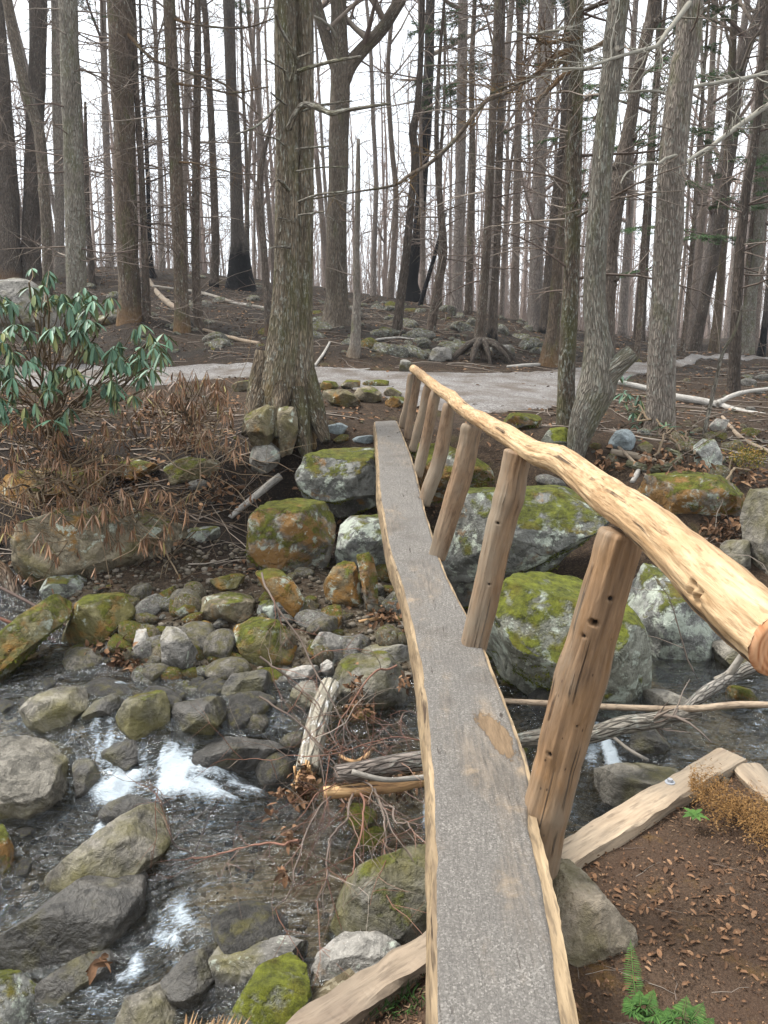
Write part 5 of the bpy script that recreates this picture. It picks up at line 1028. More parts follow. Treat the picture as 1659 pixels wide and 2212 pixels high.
def needles(mb, g, p, d, L, n=26, w=.022, ln=.10):
    """a flat hemlock spray along p..p+d*L"""
    t = g.rand(n)**.8; side = np.cross(d, [0, 0, 1.]); side /= np.linalg.norm(side)+1e-9; s = g.choice([-1, 1], n)
    C = p+d*(t*L)[:, None]+g.normal(0, .015, (n, 3)); D = d[None]*.55+side[None]*(s*.8)[:, None]+g.normal(0, .15, (n, 3)); Nn = np.array([0, 0, 1.])+g.normal(0, .3, (n, 3))
    leafquads(mb, C, D, Nn, ln*(1.25-t)*g.uniform(.6, 1.2, n), w*g.uniform(.5, 1.1, n), g.rand(n), bend=.2)
def bough(mbw, mbn, g, p, d, L, r, n):
    P = twig(mbw, p, d, L, r, 0, g, -.15, .12); P = np.array(P)
    for _ in range(n):
        u = g.uniform(.25, 1)*(len(P)-1.01); i = int(u); q = P[i]+(P[i+1]-P[i])*(u-i); dd = P[i+1]-P[i]; dd = dd/np.linalg.norm(dd); sd_ = np.cross(dd, [0, 0, 1.])*g.choice([-1, 1]); nd = dd*.6+sd_*g.uniform(.3, 1)+np.array([0, 0, g.normal(-.12, .12)]); nd /= np.linalg.norm(nd)
        Ls = L*g.uniform(.18, .42); twig(mbw, q, nd, Ls, .004, 0, g, -.1, .1); needles(mbn, g, q, nd, Ls, int(30+Ls*60))

TREES = [  # path: picture x, y, width from the foot up; mat; kind; height; label
 ([(15, 600, 66), (8, 400, 60), (-12, 120, 54), (-22, 0, 50)], 'brown', 'c', 17, 'thick dark brown trunk at the left edge', None),
 ([(66, 603, 44), (68, 480, 38), (76, 250, 37), (82, 100, 35), (82, 0, 37)], 'darkb', 'c', 18, 'dark brown trunk behind the top of the green rhododendron', None),
 ([(103, 640, 20), (102, 560, 20), (97, 440, 22), (85, 290, 24), (60, 210, 24), (38, 120, 22), (15, 0, 20)], 'grey', 'b', 15, 'slim grey tree bending left across the dark brown trunk', None),
 ([(163, 772, 42), (165, 640, 40), (164, 553, 42), (158, 330, 41), (149, 100, 39), (146, 0, 41)], 'lich', 'c', 18, 'lichen-spotted trunk rising behind the rhododendron', None),
 ([(128, 590, 20), (128, 400, 21), (124, 200, 22), (122, 0, 22)], 'pale', 'b', 17, 'pale trunk hidden behind the lichen-spotted one', 26),
 ([(199, 615, 16), (190, 480, 11), (186, 340, 10), (184, 220, 5)], 'darkb', 'snag', 6.0, 'short dead dark stem right of the lichen-spotted trunk', None),
 ([(280, 692, 50), (277, 553, 42), (270, 330, 44), (262, 120, 50), (258, 0, 54)], 'hem', 'c', 18, 'large straight brown trunk right of the rhododendron', None),
 ([(318, 692, 18), (313, 553, 15), (305, 360, 13), (294, 180, 12), (288, 0, 10)], 'red', 'c', 14, 'slender reddish trunk close beside the large straight one', None),
 ([(330, 588, 16), (325, 553, 9), (317, 330, 9), (307, 150, 7), (302, 0, 5)], 'charh', 'c', 12, 'thin coal-black burnt tree on the left slope', 26),
 ([(394, 718, 34), (389, 553, 27), (379, 330, 28), (370, 120, 27), (365, 0, 26)], 'hem', 'c', 17, 'straight grey-brown trunk left of the slim pair partner', None),
 ([(430, 712, 22), (422, 553, 17), (424, 330, 17), (427, 120, 16), (427, 0, 14)], 'red', 'c', 16, 'slim reddish trunk with many dead side twigs', None),
 ([(461, 602, 20), (465, 520, 17), (458, 300, 15), (448, 120, 14), (440, 0, 13)], 'charb', 'c', 17, 'thin trunk with a burnt black foot on the left slope', 25),
 ([(520, 606, 62), (517, 540, 40), (512, 480, 28), (509, 330, 26), (500, 200, 24), (494, 0, 26)], 'char', 'b', 19, 'grey tree with a wide fire-blackened base', 26),
 ([(578, 660, 16), (571, 553, 14), (560, 440, 16), (566, 350, 11), (585, 270, 7), (588, 235, 4)], 'brown', 'snag', 5.5, 'crooked orange-brown dead sapling left of the great hemlock', 18),
 ([(725, 702, 66), (727, 640, 46), (726, 553, 42), (730, 400, 41), (733, 250, 45), (735, 170, 42), (733, 80, 36), (731, 0, 34)], 'grey', 'fork', 19, 'big grey oak forking into three limbs behind the great hemlock', None),
 ([(763, 772, 28), (768, 735, 21), (771, 640, 16), (770, 553, 14), (773, 400, 11), (774, 300, 8)], 'pale', 'snag', 6, 'pale crooked dead sapling with a rotten orange foot beyond the trail', None),
 ([(857, 718, 22), (866, 640, 20), (877, 553, 18), (888, 440, 16), (897, 340, 16), (892, 285, 18), (902, 230, 15), (909, 120, 12), (913, 0, 11)], 'darkb', 'c', 15, 'dark leaning tree left of the burnt trunk', None),
 ([(890, 650, 50), (888, 610, 28), (897, 553, 23), (908, 440, 22), (914, 350, 24), (920, 267, 24), (926, 150, 22), (930, 0, 20)], 'charh', 'b', 17, 'leaning trunk burnt black from the foot on the middle slope', None),
 ([(908, 650, 10), (928, 590, 9), (945, 530, 8), (962, 460, 6)], 'charh', 'snag', 4.6, 'thin burnt pole leaning right beside the black trunk', 24),
 ([(930, 718, 20), (946, 620, 19), (957, 540, 18), (950, 430, 14), (943, 300, 11), (948, 150, 8), (960, 0, 6)], 'red', 'c', 13, 'slim reddish tree leaning right with a bend', None),
 ([(985, 664, 26), (990, 553, 22), (996, 300, 22), (1000, 0, 21)], 'far2', 'b', 19, 'straight pale brown trunk behind the slim leaning ones', 25),
 ([(1038, 770, 40), (1036, 735, 26), (1043, 640, 20), (1050, 553, 18), (1062, 300, 18), (1072, 100, 17), (1076, 0, 17)], 'red', 'c', 17, 'reddish tree standing on hollow arched roots beyond the trail', None),
 ([(1063, 738, 22), (1067, 640, 17), (1073, 553, 16), (1079, 330, 15), (1084, 100, 13), (1086, 0, 12)], 'charb', 'c', 16, 'slim tree with burnt foot right of the arched roots', None),
 ([(1156, 700, 30), (1162, 553, 23), (1170, 330, 22), (1182, 100, 22), (1188, 0, 20)], 'far2', 'b', 18, 'pale trunk behind the stones at the ridge end', 24),
 ([(1177, 700, 26), (1188, 553, 19), (1204, 400, 18), (1216, 300, 16), (1222, 150, 14), (1226, 0, 12)], 'charb', 'c', 16, 'leaning tree with scorched foot beside the pale ridge trunk', 23.5),
 ([(1186, 790, 46), (1196, 700, 27), (1206, 553, 22), (1222, 400, 20), (1236, 200, 18), (1244, 0, 16)], 'hem', 'c', 16, 'tree with a flared orange base beyond the trail', None),
 ([(1221, 920, 40), (1224, 800, 36), (1229, 700, 34), (1236, 553, 33), (1241, 330, 32), (1245, 150, 31), (1247, 0, 29)], 'spot', 'c', 17, 'brown trunk flecked with pale lichen left of the leaning birch', None),
 ([(1245, 985, 34), (1252, 945, 50), (1266, 900, 66), (1287, 845, 84), (1293, 790, 72), (1289, 720, 52), (1284, 640, 48), (1287, 553, 46), (1297, 400, 45), (1311, 250, 45), (1326, 120, 46), (1338, 0, 46)], 'lich', 'stub', 18, 'grey lichened birch with a bent foot and sawn stub', None),
 ([(1310, 830, 36), (1313, 700, 30), (1318, 600, 26), (1322, 520, 30), (1332, 440, 34), (1340, 400, 40), (1345, 350, 34), (1355, 300, 28), (1366, 230, 26), (1384, 130, 25), (1402, 60, 26), (1412, 0, 23)], 'brown', 'b', 17, 'knobbly burred trunk immediately right of the birch', None),
 ([(1424, 935, 60), (1428, 800, 56), (1436, 640, 56), (1440, 553, 60), (1455, 330, 58), (1475, 150, 54), (1492, 0, 52)], 'pale', 'b', 20, 'big pale furrowed trunk at the right', None),
 ([(1500, 758, 26), (1520, 660, 22), (1543, 553, 21), (1562, 430, 20), (1583, 310, 20), (1592, 200, 20), (1612, 110, 22), (1648, 0, 22)], 'darkb', 'b', 17, 'dark trunk leaning right over the far trail', None),
 ([(1484, 748, 20), (1500, 640, 15), (1514, 500, 14), (1530, 300, 13), (1545, 0, 12)], 'far', 'b', 16, 'thin brown trunk left of the dark leaning one', 26),
 ([(1584, 848, 26), (1590, 700, 23), (1598, 553, 21), (1614, 400, 18), (1632, 300, 17), (1645, 150, 15), (1655, 0, 13)], 'darkb', 'c', 15, 'dark straight trunk with thin dead twigs at the right', None),
 ([(1536, 790, 28), (1548, 700, 19), (1560, 553, 17), (1574, 300, 16), (1588, 0, 15)], 'hem', 'b', 17, 'pale brown trunk with a dark scar standing by the far trail', 24),
 ([(1608, 772, 38), (1622, 640, 26), (1634, 553, 25), (1650, 300, 24), (1668, 0, 22)], 'lich', 'b', 18, 'mossy-footed thick trunk beyond the far trail', 26),
 ([(1642, 782, 20), (1650, 720, 14), (1662, 600, 13), (1675, 400, 12)], 'char', 'b', 13, 'small dark burnt-footed tree at the right edge', 24),
 ([(1520, 945, 9), (1545, 830, 8), (1562, 760, 7), (1586, 720, 6), (1604, 660, 4)], 'lich', 'snag', 3.6, 'thin lichened sapling curving over the fallen pale trunk', None),
 ([(400, 600, 16), (398, 450, 12), (402, 250, 11), (404, 0, 10)], 'far', 'b', 17, 'thin brown tree behind the slim reddish trunk', 30),
 ([(238, 585, 18), (233, 400, 15), (226, 200, 14), (222, 0, 13)], 'far2', 'b', 17, 'pale thin tree behind the large straight brown trunk', 30),
 ([(350, 590, 14), (347, 400, 11), (340, 200, 10), (333, 0, 9)], 'far2', 'b', 16, 'thin grey tree right of the coal-black one', 30),
 ([(806, 655, 14), (808, 553, 11), (812, 400, 10), (806, 250, 9), (800, 100, 8)], 'far2', 'b', 16, 'thin grey tree right of the big grey oak', 28),
 ([(840, 655, 18), (850, 553, 14), (855, 420, 12), (845, 300, 11), (838, 150, 10), (850, 0, 9)], 'far', 'b', 17, 'wavy brown tree between oak and dark leaning tree', 29),
 ([(1110, 705, 20), (1114, 553, 17), (1119, 300, 16), (1124, 0, 14)], 'far', 'b', 18, 'brown trunk between the slim burnt-footed tree and ridge trunk', 28),
 ([(1380, 750, 26), (1386, 640, 21), (1396, 500, 18), (1408, 300, 16)], 'charb', 'b', 16, 'scorched brown trunk between the burred and big pale trunks', 27),
]
def flare(fr, seed):
    def f(th, L):
        e = np.exp(-L/.28)[:, None]; return 1+e*fr*(.45+.55*np.cos(th[None]*4+seed)**2+.2*np.cos(th[None]*3+seed*2))
    return f
HANG = {}
def tree(k, spec):
    path, mat, kind, Ht, label, Y = spec; g = rs(300+k)
    b = path[0]; base = onT(b[0], b[1]) if Y is None else atY(b[0], b[1], Y)
    if Y is not None: base[2] = min(base[2], H(base[0], base[1])[0])
    if kind != 'snag' and Y is None and base[1] > 32: base = atY(b[0], b[1], 28)
    Yb = base[1]; P = [base]; R = [b[2]*mpp(base)/2]
    for q in path[1:]: p = atY(q[0], q[1], Yb+.0); P.append(p); R.append(q[2]*mpp(p)/2)
    P = np.array(P); d = P[-1]-P[-2]; d /= np.linalg.norm(d); top = base[2]+Ht
    if top > P[-1][2]+1 and kind != 'snag':
        z = P[-1][2]; st = (top-z)/4; r = R[-1]
        for i in range(1, 5): P = np.vstack([P, P[-1]+np.array([d[0]*.8+g.normal(0, .03), g.normal(0, .04), 1])*st]); R.append(r*(1-.22*i))
    P = np.vstack([P[0]-[0, 0, .35]+(P[0]-P[1])*0, P]); R = [R[0]*1.05]+R
    Ln = np.linalg.norm(np.diff(P, axis=0), axis=1).sum(); m = int(min(180, max(30, Ln/.11))); cum = np.concatenate([[0], np.cumsum(np.linalg.norm(np.diff(P, axis=0), axis=1))])
    u = np.linspace(0, cum[-1], m); idx = np.interp(u, cum, np.arange(len(P))); SP = spline(P, 400); S = np.stack([np.interp(idx, np.linspace(0, len(P)-1, 400), SP[:, j]) for j in range(3)], 1); RR = np.interp(idx, np.arange(len(R)), R)
    t = thing('tree' if kind != 'snag' else 'dead_tree', label, 'tree', base); near_ = Yb < 13.5
    mb = MB(); rg = .13 if mat in ('brown', 'hem', 'pale', 'main') else .09
    tube(mb, S, RR, 30 if near_ else 16, rough=rg*(1.7 if 'burred' in label and 'immediately' in label else 1), seed=k, lobes=flare(.55 if Yb > 12 else .35, k))
    if 'immediately' in label:          # burrs
        for q in range(16):
            i = g.randint(int(m*.12), int(m*.6)); c = S[i]+np.array([g.choice([-1, 1])*RR[i]*.8, -RR[i]*g.uniform(0, .8), 0]); v_, f_ = ico(3); s = RR[i]*g.uniform(.4, .8)
            w = v_*s*(1+.25*fbm(v_[:, 0]*2+q, v_[:, 1]*2, v_[:, 2]*2, 3))[:, None]; mb.add(w+c, None, f_, w+c-S[0])
    mb.build('trunk', B[mat], t, origin=base)
    cr_ = MB(); fm = {'far': 'twig'}
    if kind == 'c':
        n = 52 if Yb < 20 else 44; dead_side(cr_, S, RR, 1.6, 9.0, g, n, 1.9); crown_bare(cr_, S, RR, int(m*.6), g, 9, 1.8, .2, 1, .4)
    elif kind in ('b', 'fork', 'stub'):
        crown_bare(cr_, S, RR, int(m*.42), g, 13, 4.2, .75, 2, .5); dead_side(cr_, S, RR, 2.5, Ht*.5, g, 8, 1.2)
    else: dead_side(cr_, S, RR, .6, Ht*.9, g, 7, .7, .1)
    if kind == 'fork':
        for lp in ([(738, 178, 34), (757, 140, 28), (785, 105, 26), (820, 70, 25), (850, 25, 24), (880, -30, 22), (930, -150, 18), (960, -300, 12)], [(733, 150, 34), (712, 105, 24), (695, 50, 22), (680, -10, 20), (650, -150, 16)]):
            LP = np.array([atY(x, y, Yb) for x, y, w in lp]); lm = MB(); SL = spline(LP, 50); RL = np.interp(np.linspace(0, len(lp)-1, 50), np.arange(len(lp)), [w*mpp(base)/2 for x, y, w in lp]); tube(lm, SL, RL, 14, rough=.08, seed=k+3); lm.build('limb', B[mat], t, origin=base); crown_bare(cr_, SL, RL, 14, g, 9, 2.8, .7, 2, .5)
    if kind == 'stub':
        LP = [atY(1286, 850, Yb-.0), atY(1318, 806, Yb-.06), atY(1342, 782, Yb-.08), atY(1366, 762, Yb-.08)]; lm = MB(); tube(lm, spline(LP, 30), np.linspace(50, 36, 30)*mpp(base)/2, 24, rough=.12, seed=9); lm.build('stub', B[mat], t, origin=base)
    for extra in HANG.get(k, []):
        pts, dY, ntw = extra; LP = np.array([atY(q[0], q[1], Yb+dy_) for q, dy_ in zip(pts, np.linspace(dY[0], dY[1], len(pts)))]); SL = spline(LP, 60); RL = np.interp(np.linspace(0, len(pts)-1, 60), np.arange(len(pts)), [q[2]*mpp(p)/2 for q, p in zip(pts, LP)])
        lm = MB(); SL[:, 2] += .03*fbm(np.linspace(0, 9, 60), k, 1.0, 3); tube(lm, SL, RL, 7, rough=.06, seed=k)
        for _ in range(ntw):
            i = g.randint(8, 59); dd = SL[i]-SL[i-1]; dd /= np.linalg.norm(dd); twig(lm, SL[i], dd+g.normal(0, .8, 3)+[0, 0, .1], g.uniform(.25, .9), max(.004, RL[i]*.4), 1, g, .1, .22, 4)
        lm.build('branch', M['twig_pale'] if extra is not None and len(pts[0]) > 3 else B['hem'], t, origin=base)
    cr_.build('crown', M['twig'], t, origin=base); return t
M['moss_gold'] = simple('golden_moss', [(0, (.07, .075, .015)), (.35, (.13, .13, .02)), (.6, (.26, .16, .03)), (1, (.36, .22, .05))], bump=0)
M['twig_pale'] = simple('pale_twig_bark', [(0, (.15, .135, .11)), (.5, (.25, .235, .195)), (1, (.37, .35, .30))], bump=0)
# long branches crossing the picture: index of the tree that bears them
HANG[28] = [([(1346, 60, 14), (1290, 98, 10), (1206, 133, 9), (1106, 195, 9), (1053, 217, 10), (1013, 267, 9), (953, 333, 9), (886, 377, 8), (853, 400, 6), (786, 413, 4), (646, 437, 3)], (0, -3.2), 34)]
HANG[29] = [([(1500, -10, 14, 1), (1450, 60, 10), (1400, 108, 9), (1330, 125, 7), (1260, 150, 6), (1180, 155, 4)], (0, -2.5), 26), ([(1480, 330, 7, 1), (1420, 350, 6), (1360, 370, 4), (1340, 400, 3)], (0, -1.2), 8)]
HANG[32] = [([(1700, 140, 10, 1), (1659, 157, 9), (1600, 170, 9), (1530, 181, 8), (1450, 200, 7), (1400, 200, 6), (1315, 206, 4)], (0, -4.5), 30), ([(1720, 190, 13, 1), (1659, 228, 12), (1590, 275, 11), (1530, 320, 9), (1485, 345, 7), (1440, 385, 4), (1415, 412, 3)], (0, -4.5), 16)]
HANG[14] = [([(737, 100, 6, 1), (700, 45, 6), (620, 18, 5), (560, 20, 3)], (0, -1.5), 10)]
HANG[26] = [([(1240, 110, 14), (1190, 130, 12), (1150, 165, 8), (1106, 185, 6), (1060, 200, 4)], (0, -1.0), 16), ([(1232, 155, 12), (1190, 190, 10), (1160, 222, 8), (1158, 250, 4)], (0, -.6), 7), ([(1235, 90, 10), (1180, 92, 8), (1140, 80, 5)], (0, -.6), 10), ([(1100, 72, 5, 1), (1140, 75, 5), (1200, 66, 6), (1240, 60, 8)], (-1, 0), 14)]
HANG[6] = [([(262, 60, 8), (300, 100, 7), (345, 135, 6), (420, 160, 6), (480, 180, 5), (560, 250, 3)], (0, -1.5), 20)]
HANG[9] = [([(372, 180, 6), (440, 190, 5), (500, 200, 4), (580, 190, 3)], (0, -1.2), 20), ([(370, 40, 6), (430, 55, 5), (520, 60, 4), (600, 40, 3)], (0, -1.2), 20), ([(378, 350, 5), (430, 355, 4), (500, 372, 3), (560, 380, 2)], (0, -1.2), 18)]
for k, sp in enumerate(TREES): tree(k, sp)

# the great hemlock: two fused stems on a bulging root foot
gb = onT(632, 952); gb = atY(632, 925, gb[1]); gY = gb[1]
t = thing('hemlock_tree', 'great twin-stemmed hemlock with furrowed mossy bark and gripping roots', 'tree', gb)
for stem, ph in (([(580, 985, 44), (584, 930, 76), (590, 880, 76), (602, 820, 76), (612, 740, 66), (618, 640, 58), (620, 553, 54), (620, 330, 50), (618, 150, 46), (616, 0, 46), (612, -300, 40), (606, -800, 26), (600, -1200, 8)], 1.0), ([(668, 985, 58), (660, 935, 58), (650, 880, 66), (645, 800, 66), (643, 700, 60), (648, 553, 56), (653, 330, 46), (655, 150, 43), (655, 0, 42), (660, -300, 36), (665, -800, 24), (668, -1200, 8)], 4.0)):
    S0 = np.array([atY(x, y, gY+(.12 if ph > 2 else 0)) for x, y, w in stem]); r0 = [w*mpp(p)/2 for (x, y, w), p in zip(stem, S0)]; cum = np.concatenate([[0], np.cumsum(np.linalg.norm(np.diff(S0, axis=0), axis=1))]); m = 240
    idx = np.interp(np.linspace(0, 1, m)**1.35*cum[-1], cum, np.arange(len(S0))); SP = spline(S0, 600); S = np.stack([np.interp(idx, np.linspace(0, len(S0)-1, 600), SP[:, j]) for j in range(3)], 1); RR = np.interp(idx, np.arange(len(r0)), r0)
    mb = MB(); tube(mb, S, RR, 64, rough=.10, seed=int(ph*7), lobes=lambda th, L, ph=ph: 1+.16*np.exp(-L/1.6)[:, None]*np.cos(th[None]*3+ph)+.05*np.cos(th[None]*7+ph*2+L[:, None]*.5))
    mb.build('trunk', B['main'], t, origin=gb)
def root(pts, mat='root', n=22):
    P_ = [atY(x, y, Yy) for x, y, w, Yy in pts]; S = spline(P_, 30); mb = MB(); tube(mb, S, np.interp(np.linspace(0, len(pts)-1, 30), np.arange(len(pts)), [q[2]*mpp(p)/2 for q, p in zip(pts, P_)]), n, rough=.2, seed=len(pts)+int(pts[0][0])); mb.build('root', B[mat], t, origin=gb)
B['root'] = bark('root_bark', (.085, .066, .046), (.225, .175, .12), lichen=.35, green=.4)
root([(578, 760, 50, gY+.02), (566, 830, 56, gY-.02), (554, 870, 46, gY-.12), (542, 905, 34, gY-.25), (530, 940, 20, gY-.35)]); root([(660, 800, 40, gY+.1), (676, 870, 44, gY), (690, 920, 34, gY-.1), (704, 955, 20, gY-.2)]); root([(640, 840, 44, gY), (648, 900, 44, gY-.1), (655, 950, 36, gY-.2), (664, 990, 20, gY-.35)]); root([(606, 780, 46, gY), (604, 850, 40, gY-.12), (600, 895, 26, gY-.3), (598, 945, 14, gY-.42)])
g = rs(881); cb = MB()
STUBS = [([(624, 278, 13), (640, 245, 12), (655, 227, 12), (672, 228, 11), (695, 236, 11), (716, 245, 10), (740, 240, 8), (775, 234, 7), (842, 224, 4)], -.9), ([(628, 175, 8), (638, 140, 8), (632, 110, 7), (605, 60, 7), (595, 30, 5)], -.5), ([(638, 128, 5), (655, 120, 4), (676, 113, 3)], -.4), ([(640, 155, 8), (680, 142, 7), (730, 130, 6), (780, 122, 4)], -.8), ([(622, 200, 5), (616, 160, 5), (605, 145, 4), (570, 128, 3)], -.4), ([(620, 228, 4), (604, 216, 4), (585, 200, 3)], -.4), ([(606, 218, 5), (580, 250, 5), (550, 275, 4), (510, 290, 3)], -.8),
    ([(650, 240, 5), (690, 228, 5), (760, 218, 3)], -.5), ([(624, 412, 8), (610, 395, 8), (600, 388, 4)], -.3), ([(640, 322, 5), (680, 318, 4), (710, 316, 3)], -.3), ([(645, 436, 5), (690, 420, 4), (760, 412, 2.5)], -.5), ([(626, 535, 5), (605, 533, 5), (582, 536, 3)], -.25), ([(628, 478, 4), (612, 472, 3), (600, 470, 2.5)], -.2), ([(640, 370, 4), (690, 362, 3.5), (750, 360, 2.5)], -.4), ([(645, 465, 4), (680, 460, 3.5), (700, 457, 2.5)], -.3), ([(620, 320, 4), (596, 300, 3), (560, 290, 2)], -.4)]
for k, (pts, dy_) in enumerate(STUBS):
    LP = np.array([atY(q[0], q[1], gY-.15+dd) for q, dd in zip(pts, np.linspace(0, dy_, len(pts)))]); SL = spline(LP, 30); RL = np.interp(np.linspace(0, len(pts)-1, 30), np.arange(len(pts)), [q[2]*mpp(gb)/2 for q in pts]); mb = MB(); tube(mb, SL, RL, 9, rough=.15, seed=k)
    for _ in range(3 if k else 1):
        i = g.randint(10, 29); dd = SL[i]-SL[i-1]; twig(mb, SL[i], dd/np.linalg.norm(dd)+g.normal(0, .6, 3), g.uniform(.1, .4), .004, 1, g, 0, .2, 3)
    mb.build('broken_branch', B['lich'], t, origin=gb)
crown_bare(cb, S, RR, 150, g, 16, 2.6, .1, 2, .4); cb.build('crown', M['twig'], t, origin=gb)

# hollow arched root foot of the reddish tree
rb = onT(1038, 772); mb = MB()
for a, l in ((-2.6, .62), (-2.0, .45), (-.5, .55), (.1, .6), (1.2, .4), (2.4, .5), (-1.2, .35)):
    p0 = rb+np.array([0, 0, .32]); p2 = rb+np.array([math.cos(a)*l, math.sin(a)*l, .02]); p1 = (p0+p2)/2+np.array([0, 0, .08]); tube(mb, spline([p0, p1, p2, p2+(p2-p1)*.4-[0, 0, .1]], 16), np.linspace(.09, .025, 16), 8, rough=.3, seed=int(l*100))
bt = [o for o in scene.objects if o.get('label', '').startswith('reddish tree standing')][0]; mb.build('root', B['darkb'], bt, origin=np.array(bt.location))

# evergreens -----------------------------------------------------------------
def evergreen(dx, ybase, w, Y, z0, Ht, nb, L, label, seed, lean=0, dens=9):
    g = rs(seed); base = atY(dx, ybase, Y); base[2] = H(base[0], base[1])[0]; t = thing('hemlock_tree', label, 'tree', base); m = 40; zz = np.linspace(-.2, Ht, m)
    S = np.stack([base[0]+lean*zz+.08*fbm(zz*.3, seed, 1.0, 2), base[1]+0*zz, base[2]+zz], 1); RR = w*mpp(base)/2*np.linspace(1, .12, m); mb = MB(); tube(mb, S, RR, 12, rough=.1, seed=seed, lobes=flare(.4, seed)); mb.build('trunk', B['red'], t, origin=base)
    mw, mn = MB(), MB()
    for _ in range(nb):
        z = z0+(Ht-z0)*g.rand(); k = int(z/Ht*(m-1)); a = g.uniform(0, 6.28); l = L*(1.1-.7*(z-z0)/(Ht-z0))*g.uniform(.5, 1); bough(mw, mn, g, S[k], np.array([math.cos(a), math.sin(a), g.uniform(-.1, .25)]), l, .018, dens)
    mw.build('crown', M['twig'], t, origin=base); mn.build('foliage', M['needles'], t, origin=base)
evergreen(1010, 700, 17, 24, 5.0, 15, 36, 1.9, 'green hemlock with drooping boughs above the middle slope', 901)
evergreen(950, 690, 10, 27, 6.5, 14, 40, 1.6, 'thin hemlock with sparse green boughs beyond the black trunk', 902)
evergreen(1215, 735, 12, 22, 5.2, 14, 32, 1.6, 'hemlock with green boughs behind the lichen-flecked trunk', 903)
evergreen(1375, 750, 14, 19, 3.6, 14, 44, 1.7, 'green hemlock showing between birch and big pale trunk', 904, .02)
evergreen(1475, 760, 12, 21, 2.4, 12, 44, 2.1, 'low-branched hemlock right of the big pale trunk', 905)
evergreen(540, 640, 10, 30, 8.5, 16, 40, 1.8, 'distant hemlock top left of the great hemlock', 906)
evergreen(200, 600, 12, 30, 8.0, 17, 30, 1.8, 'distant hemlock behind the lichen-spotted trunk', 907)
evergreen(1600, 760, 12, 26, 3.4, 14, 30, 2.0, 'hemlock with hazy green boughs near the right edge', 908)

# the wood beyond: individual bare trees, copies of a few shapes
def protobare(seed, Ht=17, r=.14, n=15, depth=2, sides=8):
    g = rs(seed); m = 26; zz = np.linspace(-.4, Ht, m); S = np.stack([.35*fbm(zz*.12, seed, 1.0, 2)*zz/6, .35*fbm(zz*.12, seed, 9.0, 2)*zz/6, zz], 1); RR = r*np.linspace(1.15, .12, m)
    a = MB(); tube(a, S, RR, sides, rough=.1, seed=seed, lobes=flare(.4, seed)); b = MB(); crown_bare(b, S, RR, int(m*.22), g, n, 3.2, 1.1, depth, .5); dead_side(b, S, RR, 1.0, Ht*.5, g, 10, 1.2); return a, b
protos = []
for k in range(9):
    a, b = protobare(700+k, 15+k % 3*2.5, (.06, .12, .08, .15, .07, .10, .05, .13, .09)[k], 19 if k % 2 else 16); oa = a.build('trunk', B[('far', 'far2', 'far', 'far2', 'far', 'far2', 'far2', 'far', 'far2')[k]]); ob = b.build('crown', M['brush']); protos.append((oa.data, ob.data)); bpy.data.objects.remove(oa); bpy.data.objects.remove(ob)
def short(lb):
    for w in (' left of ', ' right of ', ' beside ', ' under ', ' below ', ' at ', ' behind ', ' in ', ' on ', ' with ', ' tucked ', ' carrying ', ' standing ', ' against ', ' touching ', ' rising ', ' above ', ' hidden ', ' bending ', ' forking ', ' close ', ' beyond ', ' wedged ', ' buried ', ' lying ', ' across ', ' by ', ' between ', ' over ', ' near ', ' gripped ', ' burnt ', ' showing '): lb = lb.split(w)[0]
    return ' '.join(lb.split()[:6])
def todisp(p):
    q = np.asarray(p)-CAM; z = q@FW; return 829.5+F*(q@RT)/z, 1106-F*(q@UP)/z
def landmarks(cats):
    L_ = []
    for o in scene.objects:
        if o.get('category') in cats and not o.get('group') and o.get('label'):
            if o.type == 'MESH': c_ = np.array(o.location)+np.array(o.dimensions)*[0, 0, .5]
            else: c_ = np.array(o.location)+[0, 0, .3]
            L_.append((todisp(c_), short(o['label'])))
    return L_
def relabel(o, head, L_, vertical=True):
    x, y = todisp(np.array(o.location)); ds = [math.hypot(x-a, (y-b)*(1 if vertical else .3)) for (a, b), s_ in L_]; i = int(np.argmin(ds)); (a, b), s_ = L_[i]; dx_, dy_ = x-a, y-b
    rel = ('right of' if dx_ > 0 else 'left of') if (abs(dx_) > abs(dy_) or not vertical) else ('in front of' if dy_ > 0 else 'behind')
    far_ = 'just ' if ds[i] < 45 else ('a little way ' if ds[i] < 110 else 'well ')
    o['label'] = ' '.join(f'{head} {far_}{rel} the {s_}'.split()[:16])
g = rs(4242); cnt = 0; used = []
while cnt < 66:
    dx = g.uniform(-150, 1810); Y = 26+44*g.rand()**1.4
    if dx < 650: Y = max(Y, 31)
    p = atY(dx, 650, Y); p[2] = H(p[0], p[1])[0]
    if any((p[0]-q[0])**2+(p[1]-q[1])**2 < 1.1 for q in used): continue
    used.append(p); s = g.uniform(.75, 1.25); k = g.randint(9); t = thing('bare_tree', 'slim bare grey-brown tree in the leafless wood beyond the ridge', 'tree', p, 'bare trees of the wood beyond', g.uniform(0, 6.28)); t.scale = (s, s, s*g.uniform(.95, 1.15)); t.rotation_euler[0] = g.normal(0, .035); t.rotation_euler[1] = g.normal(0, .035)
    for me, nm in zip(protos[k], ('trunk', 'crown')): o = bpy.data.objects.new(nm, me); COL.objects.link(o); o.parent = t
    cnt += 1
